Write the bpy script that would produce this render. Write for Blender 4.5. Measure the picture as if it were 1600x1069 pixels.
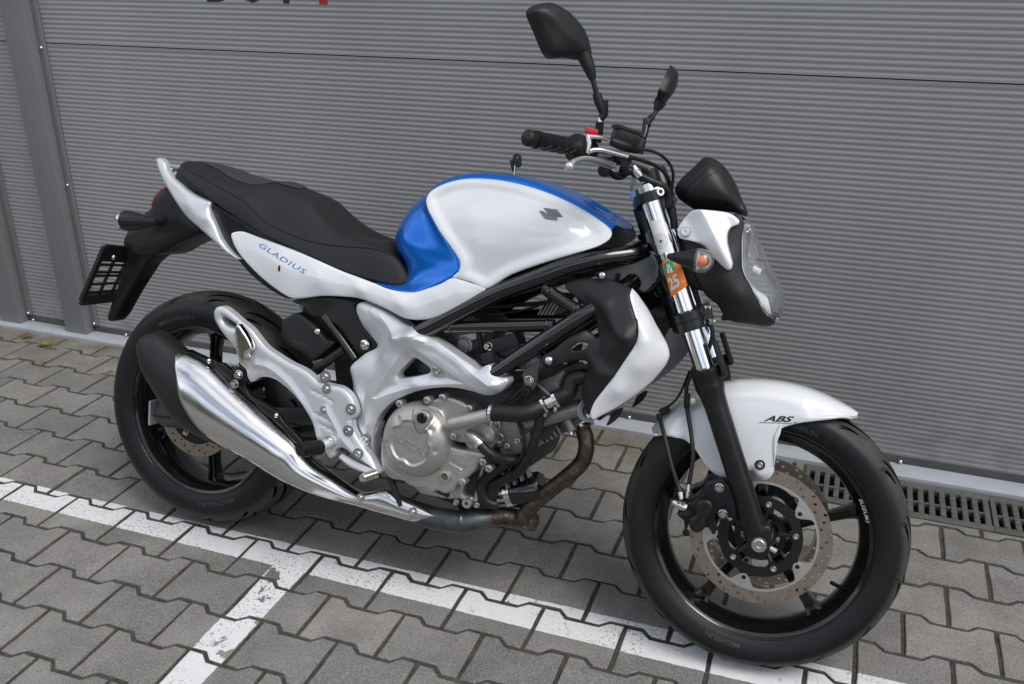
import bpy, bmesh, math, random
import numpy as np
from mathutils import Vector, Matrix
from mathutils.geometry import delaunay_2d_cdt
from mathutils.bvhtree import BVHTree
R = math.radians
random.seed(7)
rng = np.random.RandomState(7)
for o in list(bpy.data.objects):
    bpy.data.objects.remove(o, do_unlink=True)
sc = bpy.context.scene
COL = sc.collection

# ------------------------------------------------------------------ camera
cam = bpy.data.cameras.new('camera')
cam.lens = 33.118; cam.sensor_width = 36.0; cam.sensor_fit = 'HORIZONTAL'
cam.clip_start = 0.02; cam.clip_end = 500
co = bpy.data.objects.new('camera', cam); COL.objects.link(co)
co.location = (2.162, -1.717, 1.466)
co.rotation_euler = (R(66.735), R(0.148), R(20.279))
sc.camera = co
# ------------------------------------------------------------------ sky and sun
SUN_EL, SUN_AZ = 56.0, 112.0        # azimuth: degrees from +Y towards +X
w = bpy.data.worlds.new('World'); sc.world = w; w.use_nodes = True
nt = w.node_tree; nt.nodes.clear()
out = nt.nodes.new('ShaderNodeOutputWorld'); bg = nt.nodes.new('ShaderNodeBackground')
sky = nt.nodes.new('ShaderNodeTexSky'); sky.sky_type = 'NISHITA'; sky.sun_disc = False
sky.sun_elevation = R(SUN_EL); sky.sun_rotation = R(SUN_AZ)
sky.air_density = 1.0; sky.dust_density = 2.0; sky.ozone_density = 1.0
# even broken cloud over the whole dome
tc = nt.nodes.new('ShaderNodeTexCoord')
mp = nt.nodes.new('ShaderNodeMapping'); mp.inputs['Scale'].default_value = (1.0, 1.0, 2.2)
ns = nt.nodes.new('ShaderNodeTexNoise'); ns.inputs['Scale'].default_value = 2.1; ns.inputs['Detail'].default_value = 7; ns.inputs['Roughness'].default_value = .58
cr = nt.nodes.new('ShaderNodeValToRGB'); cr.color_ramp.elements[0].position = .40; cr.color_ramp.elements[1].position = .62
mx = nt.nodes.new('ShaderNodeMix'); mx.data_type = 'RGBA'
mx.inputs['B'].default_value = (11.0, 11.2, 11.6, 1)
nt.links.new(tc.outputs['Generated'], mp.inputs['Vector']); nt.links.new(mp.outputs['Vector'], ns.inputs['Vector'])
nt.links.new(ns.outputs['Fac'], cr.inputs['Fac']); nt.links.new(cr.outputs['Color'], mx.inputs['Factor'])
nt.links.new(sky.outputs['Color'], mx.inputs['A']); nt.links.new(mx.outputs['Result'], bg.inputs['Color'])
bg.inputs['Strength'].default_value = 0.098
nt.links.new(bg.outputs['Background'], out.inputs['Surface'])
sun = bpy.data.lights.new('sun', 'SUN'); sun.energy = 1.5; sun.angle = R(28); sun.color = (1, .97, .93)
so = bpy.data.objects.new('sun', sun); COL.objects.link(so)
d = Vector((math.sin(R(SUN_AZ)) * math.cos(R(SUN_EL)), math.cos(R(SUN_AZ)) * math.cos(R(SUN_EL)), math.sin(R(SUN_EL))))
so.rotation_euler = d.to_track_quat('Z', 'Y').to_euler(); so.location = (3, -3, 6)
sc.view_settings.view_transform = 'Standard'; sc.view_settings.look = 'None'
sc.view_settings.exposure = 0.36; sc.view_settings.gamma = 1.0; sc.view_settings.use_curve_mapping = False
sc.render.engine = 'CYCLES'
sc.render.resolution_x = 1024; sc.render.resolution_y = 684

# ------------------------------------------------------------------ materials
M = {}
def mat(name, base, rough=.5, metal=0., coat=0., coat_r=.05, spec=.5, nscale=0, namt=0, bump=0, bscale=200, rvar=0, trans=0, ior=1.45, aniso=0, objvar=0, edge=None):
    m = bpy.data.materials.new(name); m.use_nodes = True; M[name] = m
    n = m.node_tree.nodes; l = m.node_tree.links; p = n['Principled BSDF']
    p.inputs['Base Color'].default_value = (*base, 1); p.inputs['Roughness'].default_value = rough
    p.inputs['Metallic'].default_value = metal; p.inputs['Coat Weight'].default_value = coat
    p.inputs['Coat Roughness'].default_value = coat_r; p.inputs['Specular IOR Level'].default_value = spec
    p.inputs['Transmission Weight'].default_value = trans; p.inputs['IOR'].default_value = ior
    g = n.new('ShaderNodeTexCoord')
    if namt or rvar:
        t = n.new('ShaderNodeTexNoise'); t.inputs['Scale'].default_value = nscale or 30; t.inputs['Detail'].default_value = 6; t.inputs['Roughness'].default_value = .65
        l.new(g.outputs['Object'], t.inputs['Vector'])
        if namt:
            mm = n.new('ShaderNodeMapRange'); mm.inputs['From Min'].default_value = .3; mm.inputs['From Max'].default_value = .7
            mm.inputs['To Min'].default_value = 1 - namt; mm.inputs['To Max'].default_value = 1 + namt
            v = n.new('ShaderNodeVectorMath'); v.operation = 'SCALE'; v.inputs[0].default_value = base
            l.new(t.outputs['Fac'], mm.inputs['Value']); l.new(mm.outputs['Result'], v.inputs['Scale']); l.new(v.outputs['Vector'], p.inputs['Base Color'])
        if rvar:
            mr = n.new('ShaderNodeMapRange'); mr.inputs['From Min'].default_value = .3; mr.inputs['From Max'].default_value = .7
            mr.inputs['To Min'].default_value = max(0, rough - rvar); mr.inputs['To Max'].default_value = min(1, rough + rvar)
            l.new(t.outputs['Fac'], mr.inputs['Value']); l.new(mr.outputs['Result'], p.inputs['Roughness'])
    if bump:
        t2 = n.new('ShaderNodeTexNoise'); t2.inputs['Scale'].default_value = bscale; t2.inputs['Detail'].default_value = 3
        b = n.new('ShaderNodeBump'); b.inputs['Strength'].default_value = bump; b.inputs['Distance'].default_value = .001
        l.new(g.outputs['Object'], t2.inputs['Vector']); l.new(t2.outputs['Fac'], b.inputs['Height']); l.new(b.outputs['Normal'], p.inputs['Normal'])
    return m
mat('white_paint', (.745, .76, .775), .22, 0, 1, .03, nscale=6, namt=.015)
mat('blue_paint', (.0003, .165, .70), .18, .5, .5, .03, nscale=900, namt=.12)
mat('silver_paint', (.66, .675, .70), .43, .55, .15, .25, nscale=400, namt=.03, bump=.03, bscale=900)
mat('black_plastic', (.014, .014, .0155), .46, 0, 0, spec=.45, bump=.12, bscale=1600, nscale=20, rvar=.06)
mat('black_satin', (.009, .009, .010), .33, 0, 0, spec=.5, nscale=25, rvar=.06)
mat('black_gloss', (.005, .005, .0055), .20, 0, .8, .06, nscale=40, rvar=.05)
mat('seat_vinyl', (.014, .0145, .016), .58, 0, 0, spec=.4, bump=.25, bscale=1400, nscale=14, rvar=.05)
mat('seat_grain', (.036, .038, .043), .66, 0, 0, spec=.4, bump=.5, bscale=900)
mat('chrome', (.80, .79, .775), .18, 1, nscale=14, rvar=.05)
mat('polished', (.80, .78, .75), .13, 1, nscale=12, rvar=.07, bump=.01, bscale=300)
mat('fork_chrome', (.93, .93, .93), .10, 1, nscale=30, rvar=.02)
mat('alloy', (.46, .445, .42), .40, .75, .0, nscale=260, namt=.05, bump=.08, bscale=900, rvar=.05)
mat('alloy_dark', (.25, .25, .245), .45, .75, nscale=90, namt=.12, bump=.1, bscale=700)
mat('lever_alloy', (.72, .72, .71), .30, .85, nscale=60, rvar=.05)
mat('case_dark', (.050, .050, .050), .5, .4, nscale=60, namt=.2, bump=.1, bscale=700)
mat('zinc', (.72, .72, .70), .22, 1, nscale=200, rvar=.08)
mat('disc_metal', (.37, .305, .25), .33, .85, nscale=70, namt=.07, rvar=.06)
mat('disc_white', (.54, .52, .50), .35, .75, nscale=70, namt=.05)
mat('rubber', (.0095, .0098, .0108), .45, 0, spec=.38, bump=.12, bscale=500, nscale=9, namt=.22, rvar=.1)
mat('rubber_mark', (.040, .041, .044), .5)
mat('rubber_black', (.0035, .0035, .004), .5)
mat('groove', (.0012, .0012, .0012), .9, spec=.05)
mat('moulded_grey', (.040, .040, .042), .5)
mat('sticker_grey', (.42, .43, .44), .45)
mat('rim_black', (.008, .0072, .0068), .23, .2, .6, .08, nscale=60, rvar=.06)
mat('hose', (.010, .010, .0105), .46, nscale=60, rvar=.1)
mat('red', (.55, .012, .015), .3, 0, .3)
mat('red_lens', (.35, .01, .012), .12, 0, .5)
mat('amber', (.80, .17, .006), .35, 0, 0, spec=.3)
mat('orange_print', (.80, .22, .03), .45)
mat('green_print', (.01, .33, .16), .45)
mat('white_print', (.75, .76, .76), .45)
mat('grey_print', (.12, .12, .125), .45)
mat('blue_print', (.03, .22, .55), .4)
mat('dark_print', (.025, .026, .03), .4)
mat('emblem_metal', (.20, .21, .23), .25, .9)
mat('oil_glass', (.10, .085, .03), .1, 0, .8)
mat('reflector', (.92, .93, .94), .38, .15)
mat('wire_yellow', (.6, .55, .42), .5)
mat('gray_paint', (.200, .202, .205), .36, 0, .0)
mat('post_paint', (.190, .193, .197), .45, nscale=4, namt=.04, rvar=.04)
mat('rail_paint', (.075, .074, .071), .5, nscale=20, namt=.12)
mat('sill_metal', (.44, .46, .50), .5, .25, nscale=14, namt=.07, rvar=.1)
mat('gap_black', (.006, .006, .006), .9)
mat('letter_black', (.02, .02, .022), .5)
mat('letter_red', (.40, .02, .025), .5)
mat('grate_iron', (.105, .108, .100), .6, .2, nscale=40, namt=.25, bump=.3, bscale=300)
mat('added_bank_green', (.045, .055, .028), .9, nscale=2, namt=.4)
mat('leaf', (.17, .20, .035), .55, nscale=40, namt=.2)
mat('leaf_dry', (.16, .085, .03), .7, nscale=40, namt=.2)

def glassy(name, tint=(1, 1, 1), rough=.03, haze_=.09):
    m = bpy.data.materials.new(name); m.use_nodes = True; M[name] = m
    n = m.node_tree.nodes; l = m.node_tree.links; n.clear()
    o = n.new('ShaderNodeOutputMaterial'); t = n.new('ShaderNodeBsdfTransparent'); t.inputs['Color'].default_value = (*tint, 1)
    g = n.new('ShaderNodeBsdfGlossy'); g.inputs['Roughness'].default_value = rough
    f = n.new('ShaderNodeFresnel'); f.inputs['IOR'].default_value = 1.6
    x = n.new('ShaderNodeMixShader'); l.new(f.outputs['Fac'], x.inputs['Fac']); l.new(t.outputs['BSDF'], x.inputs[1]); l.new(g.outputs['BSDF'], x.inputs[2]); dz = n.new('ShaderNodeBsdfDiffuse'); dz.inputs['Color'].default_value = (.85, .87, .88, 1); hz = n.new('ShaderNodeMixShader'); hz.inputs['Fac'].default_value = haze_
    l.new(x.outputs['Shader'], hz.inputs[1]); l.new(dz.outputs['BSDF'], hz.inputs[2]); l.new(hz.outputs['Shader'], o.inputs['Surface'])
    return m
def door_paint():
    m = M['gray_paint']; n = m.node_tree.nodes; l = m.node_tree.links; p = n['Principled BSDF']
    g = n.new('ShaderNodeNewGeometry'); mp_ = n.new('ShaderNodeMapping'); mp_.inputs['Scale'].default_value = (1, 1, .35); l.new(g.outputs['Position'], mp_.inputs['Vector'])
    def noise(v, s_, d_=5):
        t = n.new('ShaderNodeTexNoise'); t.inputs['Scale'].default_value = s_; t.inputs['Detail'].default_value = d_; t.inputs['Roughness'].default_value = .65; l.new(v, t.inputs['Vector']); return t.outputs['Fac']
    def mr(f, a, b, c=0., d=1.):
        x = n.new('ShaderNodeMapRange'); x.inputs['From Min'].default_value = a; x.inputs['From Max'].default_value = b; x.inputs['To Min'].default_value = c; x.inputs['To Max'].default_value = d; l.new(f, x.inputs['Value']); return x.outputs['Result']
    def mix(f, a, b):
        x = n.new('ShaderNodeMix'); x.data_type = 'RGBA'; l.new(f, x.inputs['Factor'])
        for k, v in (('A', a), ('B', b)):
            if isinstance(v, tuple): x.inputs[k].default_value = v
            else: l.new(v, x.inputs[k])
        return x.outputs['Result']
    def mul(a, b):
        x = n.new('ShaderNodeMath'); x.operation = 'MULTIPLY'; l.new(a, x.inputs[0]); l.new(b, x.inputs[1]); return x.outputs[0]
    c = mix(mr(noise(mp_.outputs['Vector'], 2.2), .35, .65), (.268, .270, .273, 1), (.300, .302, .304, 1))
    s_ = n.new('ShaderNodeSeparateXYZ'); l.new(g.outputs['Position'], s_.inputs[0])
    splash = mul(mr(s_.outputs['Z'], .30, .02), mr(noise(g.outputs['Position'], 14, 7), .42, .70, 0, .55))
    c = mix(splash, c, (.115, .108, .092, 1))
    c = mix(mr(noise(g.outputs['Position'], 190, 2), .70, .74, 0, .5), c, (.11, .108, .10, 1))
    l.new(c, p.inputs['Base Color'])
    l.new(mr(noise(mp_.outputs['Vector'], 3.0), .3, .7, .30, .44), p.inputs['Roughness'])
    b = n.new('ShaderNodeBump'); b.inputs['Strength'].default_value = .35; b.inputs['Distance'].default_value = .012; l.new(noise(g.outputs['Position'], 1.6, 1), b.inputs['Height']); l.new(b.outputs['Normal'], p.inputs['Normal'])
door_paint()
def tyre_dust():
    m = M['rubber']; n = m.node_tree.nodes; l = m.node_tree.links; p = n['Principled BSDF']
    src = p.inputs['Base Color'].links[0].from_socket
    a = n.new('ShaderNodeAttribute'); a.attribute_name = 'tread'; g = n.new('ShaderNodeTexCoord')
    t = n.new('ShaderNodeTexNoise'); t.inputs['Scale'].default_value = 26; t.inputs['Detail'].default_value = 8; t.inputs['Roughness'].default_value = .7; l.new(g.outputs['Object'], t.inputs['Vector'])
    r_ = n.new('ShaderNodeMapRange'); r_.inputs['From Min'].default_value = .3; r_.inputs['From Max'].default_value = .7; r_.inputs['To Min'].default_value = .25; r_.inputs['To Max'].default_value = .9; l.new(t.outputs['Fac'], r_.inputs['Value'])
    k = n.new('ShaderNodeMath'); k.operation = 'MULTIPLY'; l.new(a.outputs['Fac'], k.inputs[0]); l.new(r_.outputs['Result'], k.inputs[1])
    x = n.new('ShaderNodeMix'); x.data_type = 'RGBA'; x.inputs['B'].default_value = (.085, .080, .073, 1); l.new(k.outputs[0], x.inputs['Factor']); l.new(src, x.inputs['A']); l.new(x.outputs['Result'], p.inputs['Base Color'])
    rr = n.new('ShaderNodeMath'); rr.operation = 'MULTIPLY_ADD'; rr.inputs[1].default_value = .25; rr.inputs[2].default_value = .46; l.new(k.outputs[0], rr.inputs[0]); l.new(rr.outputs[0], p.inputs['Roughness'])
tyre_dust()
glassy('clear_lens', (.93, .95, .96))
glassy('mirror_clear', (.9, .9, .9))

def rust_mat():
    m = mat('header_steel', (.18, .12, .085), .38, .85)
    n = m.node_tree.nodes; l = m.node_tree.links; p = n['Principled BSDF']; g = n.new('ShaderNodeTexCoord')
    t = n.new('ShaderNodeTexNoise'); t.inputs['Scale'].default_value = 55; t.inputs['Detail'].default_value = 9; t.inputs['Roughness'].default_value = .75
    c = n.new('ShaderNodeValToRGB'); e = c.color_ramp.elements
    e[0].position = .32; e[0].color = (.030, .025, .023, 1); e[1].position = .60; e[1].color = (.125, .098, .08, 1)
    k = c.color_ramp.elements.new(.70); k.color = (.50, .46, .41, 1)
    l.new(g.outputs['Object'], t.inputs['Vector']); l.new(t.outputs['Fac'], c.inputs['Fac']); l.new(c.outputs['Color'], p.inputs['Base Color'])
    mr = n.new('ShaderNodeMapRange'); mr.inputs['To Min'].default_value = .2; mr.inputs['To Max'].default_value = .6; l.new(t.outputs['Fac'], mr.inputs['Value']); l.new(mr.outputs['Result'], p.inputs['Roughness'])
    m2 = mat('collector_steel', (.085, .09, .10), .42, .7, nscale=40, namt=.35, rvar=.12)
rust_mat()

# ------------------------------------------------------------------ mesh helpers
BVH = {}
def obj(name, verts, faces, material, parent=None, smooth=35, mats=None, fmat=None, keep=None, matrix=None):
    me = bpy.data.meshes.new(name)
    me.from_pydata([tuple(map(float, v)) for v in verts], [], [tuple(int(i) for i in f) for f in faces])
    me.materials.append(M[material] if isinstance(material, str) else material)
    if mats:
        for x in mats: me.materials.append(M[x])
        me.polygons.foreach_set('material_index', fmat)
    bm = bmesh.new(); bm.from_mesh(me); bmesh.ops.remove_doubles(bm, verts=bm.verts, dist=1e-6)
    bmesh.ops.recalc_face_normals(bm, faces=bm.faces); bm.to_mesh(me); bm.free()
    if smooth:
        me.shade_smooth(); me.set_sharp_from_angle(angle=R(smooth))
    o = bpy.data.objects.new(name, me); COL.objects.link(o)
    if parent is not None: o.parent = parent
    if matrix is not None: o.matrix_local = matrix
    if keep: BVH[keep] = BVHTree.FromPolygons([tuple(map(float, v)) for v in verts], [tuple(int(i) for i in f) for f in faces])
    return o
def tag(o, label=None, cat=None, group=None, kind=None):
    if label: o['label'] = label
    if cat: o['category'] = cat
    if group: o['group'] = group
    if kind: o['kind'] = kind
    return o
def empty(name, loc=(0, 0, 0)):
    o = bpy.data.objects.new(name, None); COL.objects.link(o); o.location = loc; o.empty_display_size = .05
    return o
def crom(P, n=5, closed=False):
    P = np.asarray(P, float); N = len(P); res = []
    rg = range(N if closed else N - 1)
    for i in rg:
        if closed: p0, p1, p2, p3 = P[i - 1], P[i], P[(i + 1) % N], P[(i + 2) % N]
        else: p0, p1, p2, p3 = P[max(i - 1, 0)], P[i], P[i + 1], P[min(i + 2, N - 1)]
        # limit tangents so close corners do not overshoot
        L = np.linalg.norm(p2 - p1) + 1e-9
        m1 = (p2 - p0) * .5; m2 = (p3 - p1) * .5
        for mm in (m1, m2):
            q = np.linalg.norm(mm)
            if q > 1.0 * L: mm *= L / q
        for k in range(n):
            t = k / n; t2 = t * t; t3 = t2 * t
            res.append((2 * t3 - 3 * t2 + 1) * p1 + (t3 - 2 * t2 + t) * m1 + (-2 * t3 + 3 * t2) * p2 + (t3 - t2) * m2)
    if not closed: res.append(P[-1])
    return np.array(res)
def resample(P, n, closed=False):
    P = np.asarray(P, float)
    if closed: P = np.vstack([P, P[:1]])
    s = np.r_[0, np.cumsum(np.linalg.norm(np.diff(P, axis=0), axis=1))]
    t = np.linspace(0, s[-1], n + 1)[:-1] if closed else np.linspace(0, s[-1], n)
    return np.stack([np.interp(t, s, P[:, k]) for k in range(P.shape[1])], 1)
def inpoly(p, poly):
    x, y = p[:, 0], p[:, 1]; c = np.zeros(len(p), bool); n = len(poly); j = n - 1
    for i in range(n):
        xi, yi = poly[i]; xj, yj = poly[j]
        if yi != yj:
            c ^= ((yi > y) != (yj > y)) & (x < (xj - xi) * (y - yi) / (yj - yi) + xi)
        j = i
    return c
def dpoly(p, poly):
    a = poly; b = np.roll(poly, -1, 0); best = np.full(len(p), 1e9)
    for i in range(len(a)):
        ab = b[i] - a[i]; L = ab @ ab + 1e-16
        t = np.clip(((p - a[i]) @ ab) / L, 0, 1)[:, None]
        dd = p - (a[i] + t * ab); best = np.minimum(best, (dd * dd).sum(1))
    return np.sqrt(best)
def dline(p, line):
    best = np.full(len(p), 1e9)
    for i in range(len(line) - 1):
        ab = line[i + 1] - line[i]; L = ab @ ab + 1e-16
        t = np.clip(((p - line[i]) @ ab) / L, 0, 1)[:, None]
        dd = p - (line[i] + t * ab); best = np.minimum(best, (dd * dd).sum(1))
    return np.sqrt(best)
def tps(src, val):
    src = np.asarray(src); val = np.asarray(val); n = len(src); s0 = src.mean(0); sca = src.std() + 1e-9
    S_ = (src - s0) / sca
    def U(r2): return np.where(r2 > 1e-12, .5 * r2 * np.log(r2 + 1e-18), 0)
    d2 = ((S_[:, None] - S_[None]) ** 2).sum(2)
    A = np.zeros((n + 3, n + 3)); A[:n, :n] = U(d2) + np.eye(n) * 2e-3
    A[:n, n] = 1; A[:n, n + 1:] = S_; A[n, :n] = 1; A[n + 1:, :n] = S_.T
    w_ = np.linalg.solve(A, np.r_[val, 0, 0, 0])
    def f(p):
        q = (np.asarray(p) - s0) / sca; d2_ = ((q[:, None] - S_[None]) ** 2).sum(2)
        return U(d2_) @ w_[:n] + w_[n] + q @ w_[n + 1:]
    return f
def smoothstep(t): t = np.clip(t, 0, 1); return t * t * (3 - 2 * t)
def panel_geo(outline, ctrl=None, holes=(), th=.004, edge=.004, h=.007, sub=4, extra=None, flat=False, straight=False, relax=0, feat=()):
    """side plate traced as (x, y, z) on the machine's right; returns verts, faces"""
    O = np.asarray(outline, float)
    D = np.array(O) if straight else crom(O, sub, True)
    per = np.linalg.norm(np.diff(np.vstack([D, D[:1]]), axis=0), axis=1).sum()
    nb = max(24, int(per / (h * .8)))
    if not straight: D = resample(D, nb, True)
    b2 = D[:, [0, 2]]; bH = -D[:, 1]
    hol = []
    for H_ in holes:
        hp = crom(np.asarray(H_, float)[:, [0, 2]], 4, True)
        pl = np.linalg.norm(np.diff(np.vstack([hp, hp[:1]]), axis=0), axis=1).sum()
        hol.append(resample(hp, max(12, int(pl / (h * .8))), True))
    step = max(1, len(b2) // 70)
    src = b2[::step]; val = bH[::step]
    if ctrl is not None:
        C_ = np.asarray(ctrl, float); src = np.vstack([src, C_[:, [0, 2]]]); val = np.r_[val, -C_[:, 1]]
    f = (lambda p: np.full(len(p), bH.mean())) if flat else tps(src, val)
    # interior points
    pts = []
    loops = [b2] + hol
    area = .5 * np.sum(b2[:, 0] * np.roll(b2[:, 1], -1) - np.roll(b2[:, 0], -1) * b2[:, 1])
    for li, L in enumerate(loops):
        a_ = .5 * np.sum(L[:, 0] * np.roll(L[:, 1], -1) - np.roll(L[:, 0], -1) * L[:, 1])
        tan = np.roll(L, -1, 0) - np.roll(L, 1, 0); tan /= np.linalg.norm(tan, axis=1)[:, None] + 1e-12
        nrm = np.stack([-tan[:, 1], tan[:, 0]], 1) * (1 if a_ > 0 else -1) * (1 if li == 0 else -1)
        for e in ((.12, .4, 1.0) if edge > .0015 else (1.0,)):
            pts.append(L + nrm * edge * e)
    mn = b2.min(0); mxx = b2.max(0)
    gx, gy = np.meshgrid(np.arange(mn[0], mxx[0], h), np.arange(mn[1], mxx[1], h * .866))
    gx = gx + (np.arange(gx.shape[0]) % 2)[:, None] * h * .5
    gp = np.stack([gx.ravel(), gy.ravel()], 1)
    rings = np.vstack(pts)
    def clean(p, dmin):
        p = p[inpoly(p, b2)]
        for q in hol:
            if len(p): p = p[~inpoly(p, q)]
        dd = np.full(len(p), 1e9)
        for L in loops: dd = np.minimum(dd, dpoly(p, L))
        k = dd > dmin
        return p[k], dd[k]
    rings, rd = clean(rings, edge * .1)
    gp, gd = clean(gp, edge + h * .35)
    fl = []; fdist = []
    for L in feat:
        L = crom(np.asarray(L, float), 4); n_ = max(2, int(np.linalg.norm(np.diff(L, axis=0), axis=1).sum() / (h * .8))); L = resample(L, n_)
        k = inpoly(L, b2)
        for q in hol: k &= ~inpoly(L, q)
        dl = dpoly(L, b2)
        for q in hol: dl = np.minimum(dl, dpoly(L, q))
        k &= dl > h * .5
        if k.sum() < 2: continue
        run = []; idx = np.where(k)[0]
        for i in idx:
            if run and i != run[-1] + 1: break
            run.append(i)
        L = L[run]; fl.append(L); fdist.append(dl[run])
        if len(gp):
            kk = dline(gp, L) > h * .55; gp, gd = gp[kk], gd[kk]
        kk = dline(rings, L) > h * .35; rings, rd = rings[kk], rd[kk]
    allp = np.vstack([b2] + hol + fl + [rings, gp])
    dist = np.concatenate([np.zeros(sum(len(L) for L in loops))] + fdist + [rd, gd])
    ed = []; base = 0
    for L in loops:
        ed += [(base + i, base + (i + 1) % len(L)) for i in range(len(L))]; base += len(L)
    for L in fl:
        ed += [(base + i, base + i + 1) for i in range(len(L) - 1)]; base += len(L)
    r = delaunay_2d_cdt([Vector(p) for p in allp], ed, [], 0, 1e-7)
    vo = np.array([(v.x, v.y) for v in r[0]]); tri = np.array([t for t in r[2] if len(t) == 3])
    orig = [o_[0] if o_ else -1 for o_ in r[3]]
    cen = vo[tri].mean(1); keepm = inpoly(cen, b2)
    for q in hol: keepm &= ~inpoly(cen, q)
    tri = tri[keepm]
    dd = np.array([dist[i] if i >= 0 else 0 for i in orig])
    Hh = f(vo)
    if extra is not None: Hh = Hh + extra(vo, dd)
    t = np.minimum(dd / max(edge, 1e-6), 1)
    Hf = Hh - edge * (1 - np.sqrt(np.maximum(0, 1 - (1 - t) ** 2)))
    Hb = Hh - max(th, edge * 1.05)
    if relax:
        acc = np.zeros(len(vo)); cn = np.zeros(len(vo)); e_ = np.vstack([tri[:, [0, 1]], tri[:, [1, 2]], tri[:, [2, 0]]]); e_ = np.vstack([e_, e_[:, ::-1]])
        free = dd > edge * .9
        np.add.at(cn, e_[:, 0], 1)
        for _ in range(relax):
            acc[:] = 0; np.add.at(acc, e_[:, 0], Hf[e_[:, 1]]); Hf = np.where(free, .4 * Hf + .6 * acc / np.maximum(cn, 1), Hf)
    nv = len(vo)
    V = np.vstack([np.stack([vo[:, 0], -Hf, vo[:, 1]], 1), np.stack([vo[:, 0], -Hb, vo[:, 1]], 1)])
    F = [tuple(x) for x in tri] + [(a + nv, c_ + nv, b_ + nv) for a, b_, c_ in tri]
    # side walls: edges used once
    cnt = {}
    for a, b_, c_ in tri:
        for e in ((a, b_), (b_, c_), (c_, a)):
            k = (min(e), max(e)); cnt.setdefault(k, []).append(e)
    for k, e in cnt.items():
        if len(e) == 1: a, b_ = e[0]; F.append((b_, a, a + nv, b_ + nv))
    return V, F
def panel(name, material, parent, outline, mirror=True, matrix=None, keep=None, smooth=40, **kw):
    V, F = panel_geo(outline, **kw)
    o = obj(name, V, F, material, parent, smooth, keep=keep, matrix=matrix)
    if mirror:
        V2 = V * [1, -1, 1]
        o2 = obj(name, V2, [tuple(reversed(f)) for f in F], material, parent, smooth, matrix=matrix)
        return o, o2
    return o
def grid_faces(n, m, cu=False, cv=False):
    F = []
    for i in range(n if cu else n - 1):
        for j in range(m if cv else m - 1):
            F.append((i * m + j, i * m + (j + 1) % m, ((i + 1) % n) * m + (j + 1) % m, ((i + 1) % n) * m + j))
    return F
def loft_geo(curves, along=3, across=6, mirror=True):
    """curves: right edge first ... centre last, all with equal counts"""
    C_ = [crom(c, along) for c in curves]
    A = np.array(C_)                       # K,N,3
    if mirror:
        last = A[-1]
        B_ = (A[:-1] if np.abs(last[:, 1]).max() < 1e-4 else A)[::-1] * [1, -1, 1]
        A = np.vstack([A, B_])
    N = A.shape[1]; rows = [crom(A[:, i], across) for i in range(N)]
    V = np.array(rows); return V.reshape(-1, 3), grid_faces(V.shape[0], V.shape[1]), V.shape
def loft(name, material, parent, curves, along=3, across=6, mirror=True, th=.004, matrix=None, keep=None, smooth=50, cap=False, relax=0):
    V, F, shp = loft_geo(curves, along, across, mirror)
    if relax:
        G = V.reshape(shp)
        for _ in range(relax):
            A_ = (G[:-2, 1:-1] + G[2:, 1:-1] + G[1:-1, :-2] + G[1:-1, 2:]) / 4; G = G.copy(); G[1:-1, 1:-1] = .3 * G[1:-1, 1:-1] + .7 * A_
        V = G.reshape(-1, 3)
    if cap:
        n, m = shp[0], shp[1]
        F = F + [tuple(range(m))] + [tuple(range((n - 1) * m, n * m))]
    o = obj(name, V, F, material, parent, smooth, keep=keep, matrix=matrix)
    if th:
        s = o.modifiers.new('thickness', 'SOLIDIFY'); s.thickness = th; s.offset = -1
    return o
def frames(P):
    T = np.gradient(P, axis=0); T /= np.linalg.norm(T, axis=1)[:, None] + 1e-12
    up = np.array([0, 0, 1.]) if abs(T[0][2]) < .9 else np.array([1., 0, 0])
    n = np.cross(T[0], up); n /= np.linalg.norm(n); Ns = [n]
    for i in range(1, len(P)):
        n = Ns[-1] - T[i] * (Ns[-1] @ T[i]); n /= np.linalg.norm(n) + 1e-12; Ns.append(n)
    Ns = np.array(Ns); return T, Ns, np.cross(T, Ns)
def tube_geo(path, r, n=14, sub=6, cap=True, flat=1.0):
    P = crom(path, sub) if sub > 1 and len(path) > 2 else np.asarray(path, float)
    rr = np.full(len(P), r) if np.isscalar(r) else np.interp(np.linspace(0, 1, len(P)), np.linspace(0, 1, len(r)), r)
    T, Nn, Bn = frames(P); a = np.linspace(0, 2 * np.pi, n, endpoint=False)
    V = (P[:, None] + rr[:, None, None] * (np.cos(a)[None, :, None] * Nn[:, None] + flat * np.sin(a)[None, :, None] * Bn[:, None])).reshape(-1, 3)
    F = grid_faces(len(P), n, False, True)
    if cap: F = F + [tuple(reversed(range(n))), tuple(range((len(P) - 1) * n, len(P) * n))]
    return V, F
def tube(name, material, parent, path, r, mirror=False, matrix=None, **kw):
    V, F = tube_geo(path, r, **kw)
    o = obj(name, V, F, material, parent, 40, matrix=matrix)
    if mirror:
        o2 = obj(name, V * [1, -1, 1], [tuple(reversed(f)) for f in F], material, parent, 40, matrix=matrix); return o, o2
    return o
def basis(axis):
    a = np.asarray(axis, float); a = a / np.linalg.norm(a)
    u = np.cross(a, [0, 0, 1.] if abs(a[2]) < .9 else [1., 0, 0]); u /= np.linalg.norm(u); return a, u, np.cross(a, u)
def lathe_geo(prof, center, axis, n=40, closed=False):
    """prof: (radius, distance along axis)"""
    a, u, v = basis(axis); t = np.linspace(0, 2 * np.pi, n, endpoint=False)
    c = np.asarray(center, float)
    V = []
    for r, hh in prof:
        V.append(c + a * hh + r * (np.cos(t)[:, None] * u + np.sin(t)[:, None] * v))
    V = np.vstack(V); F = grid_faces(len(prof), n, closed, True)
    return V, F
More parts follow.
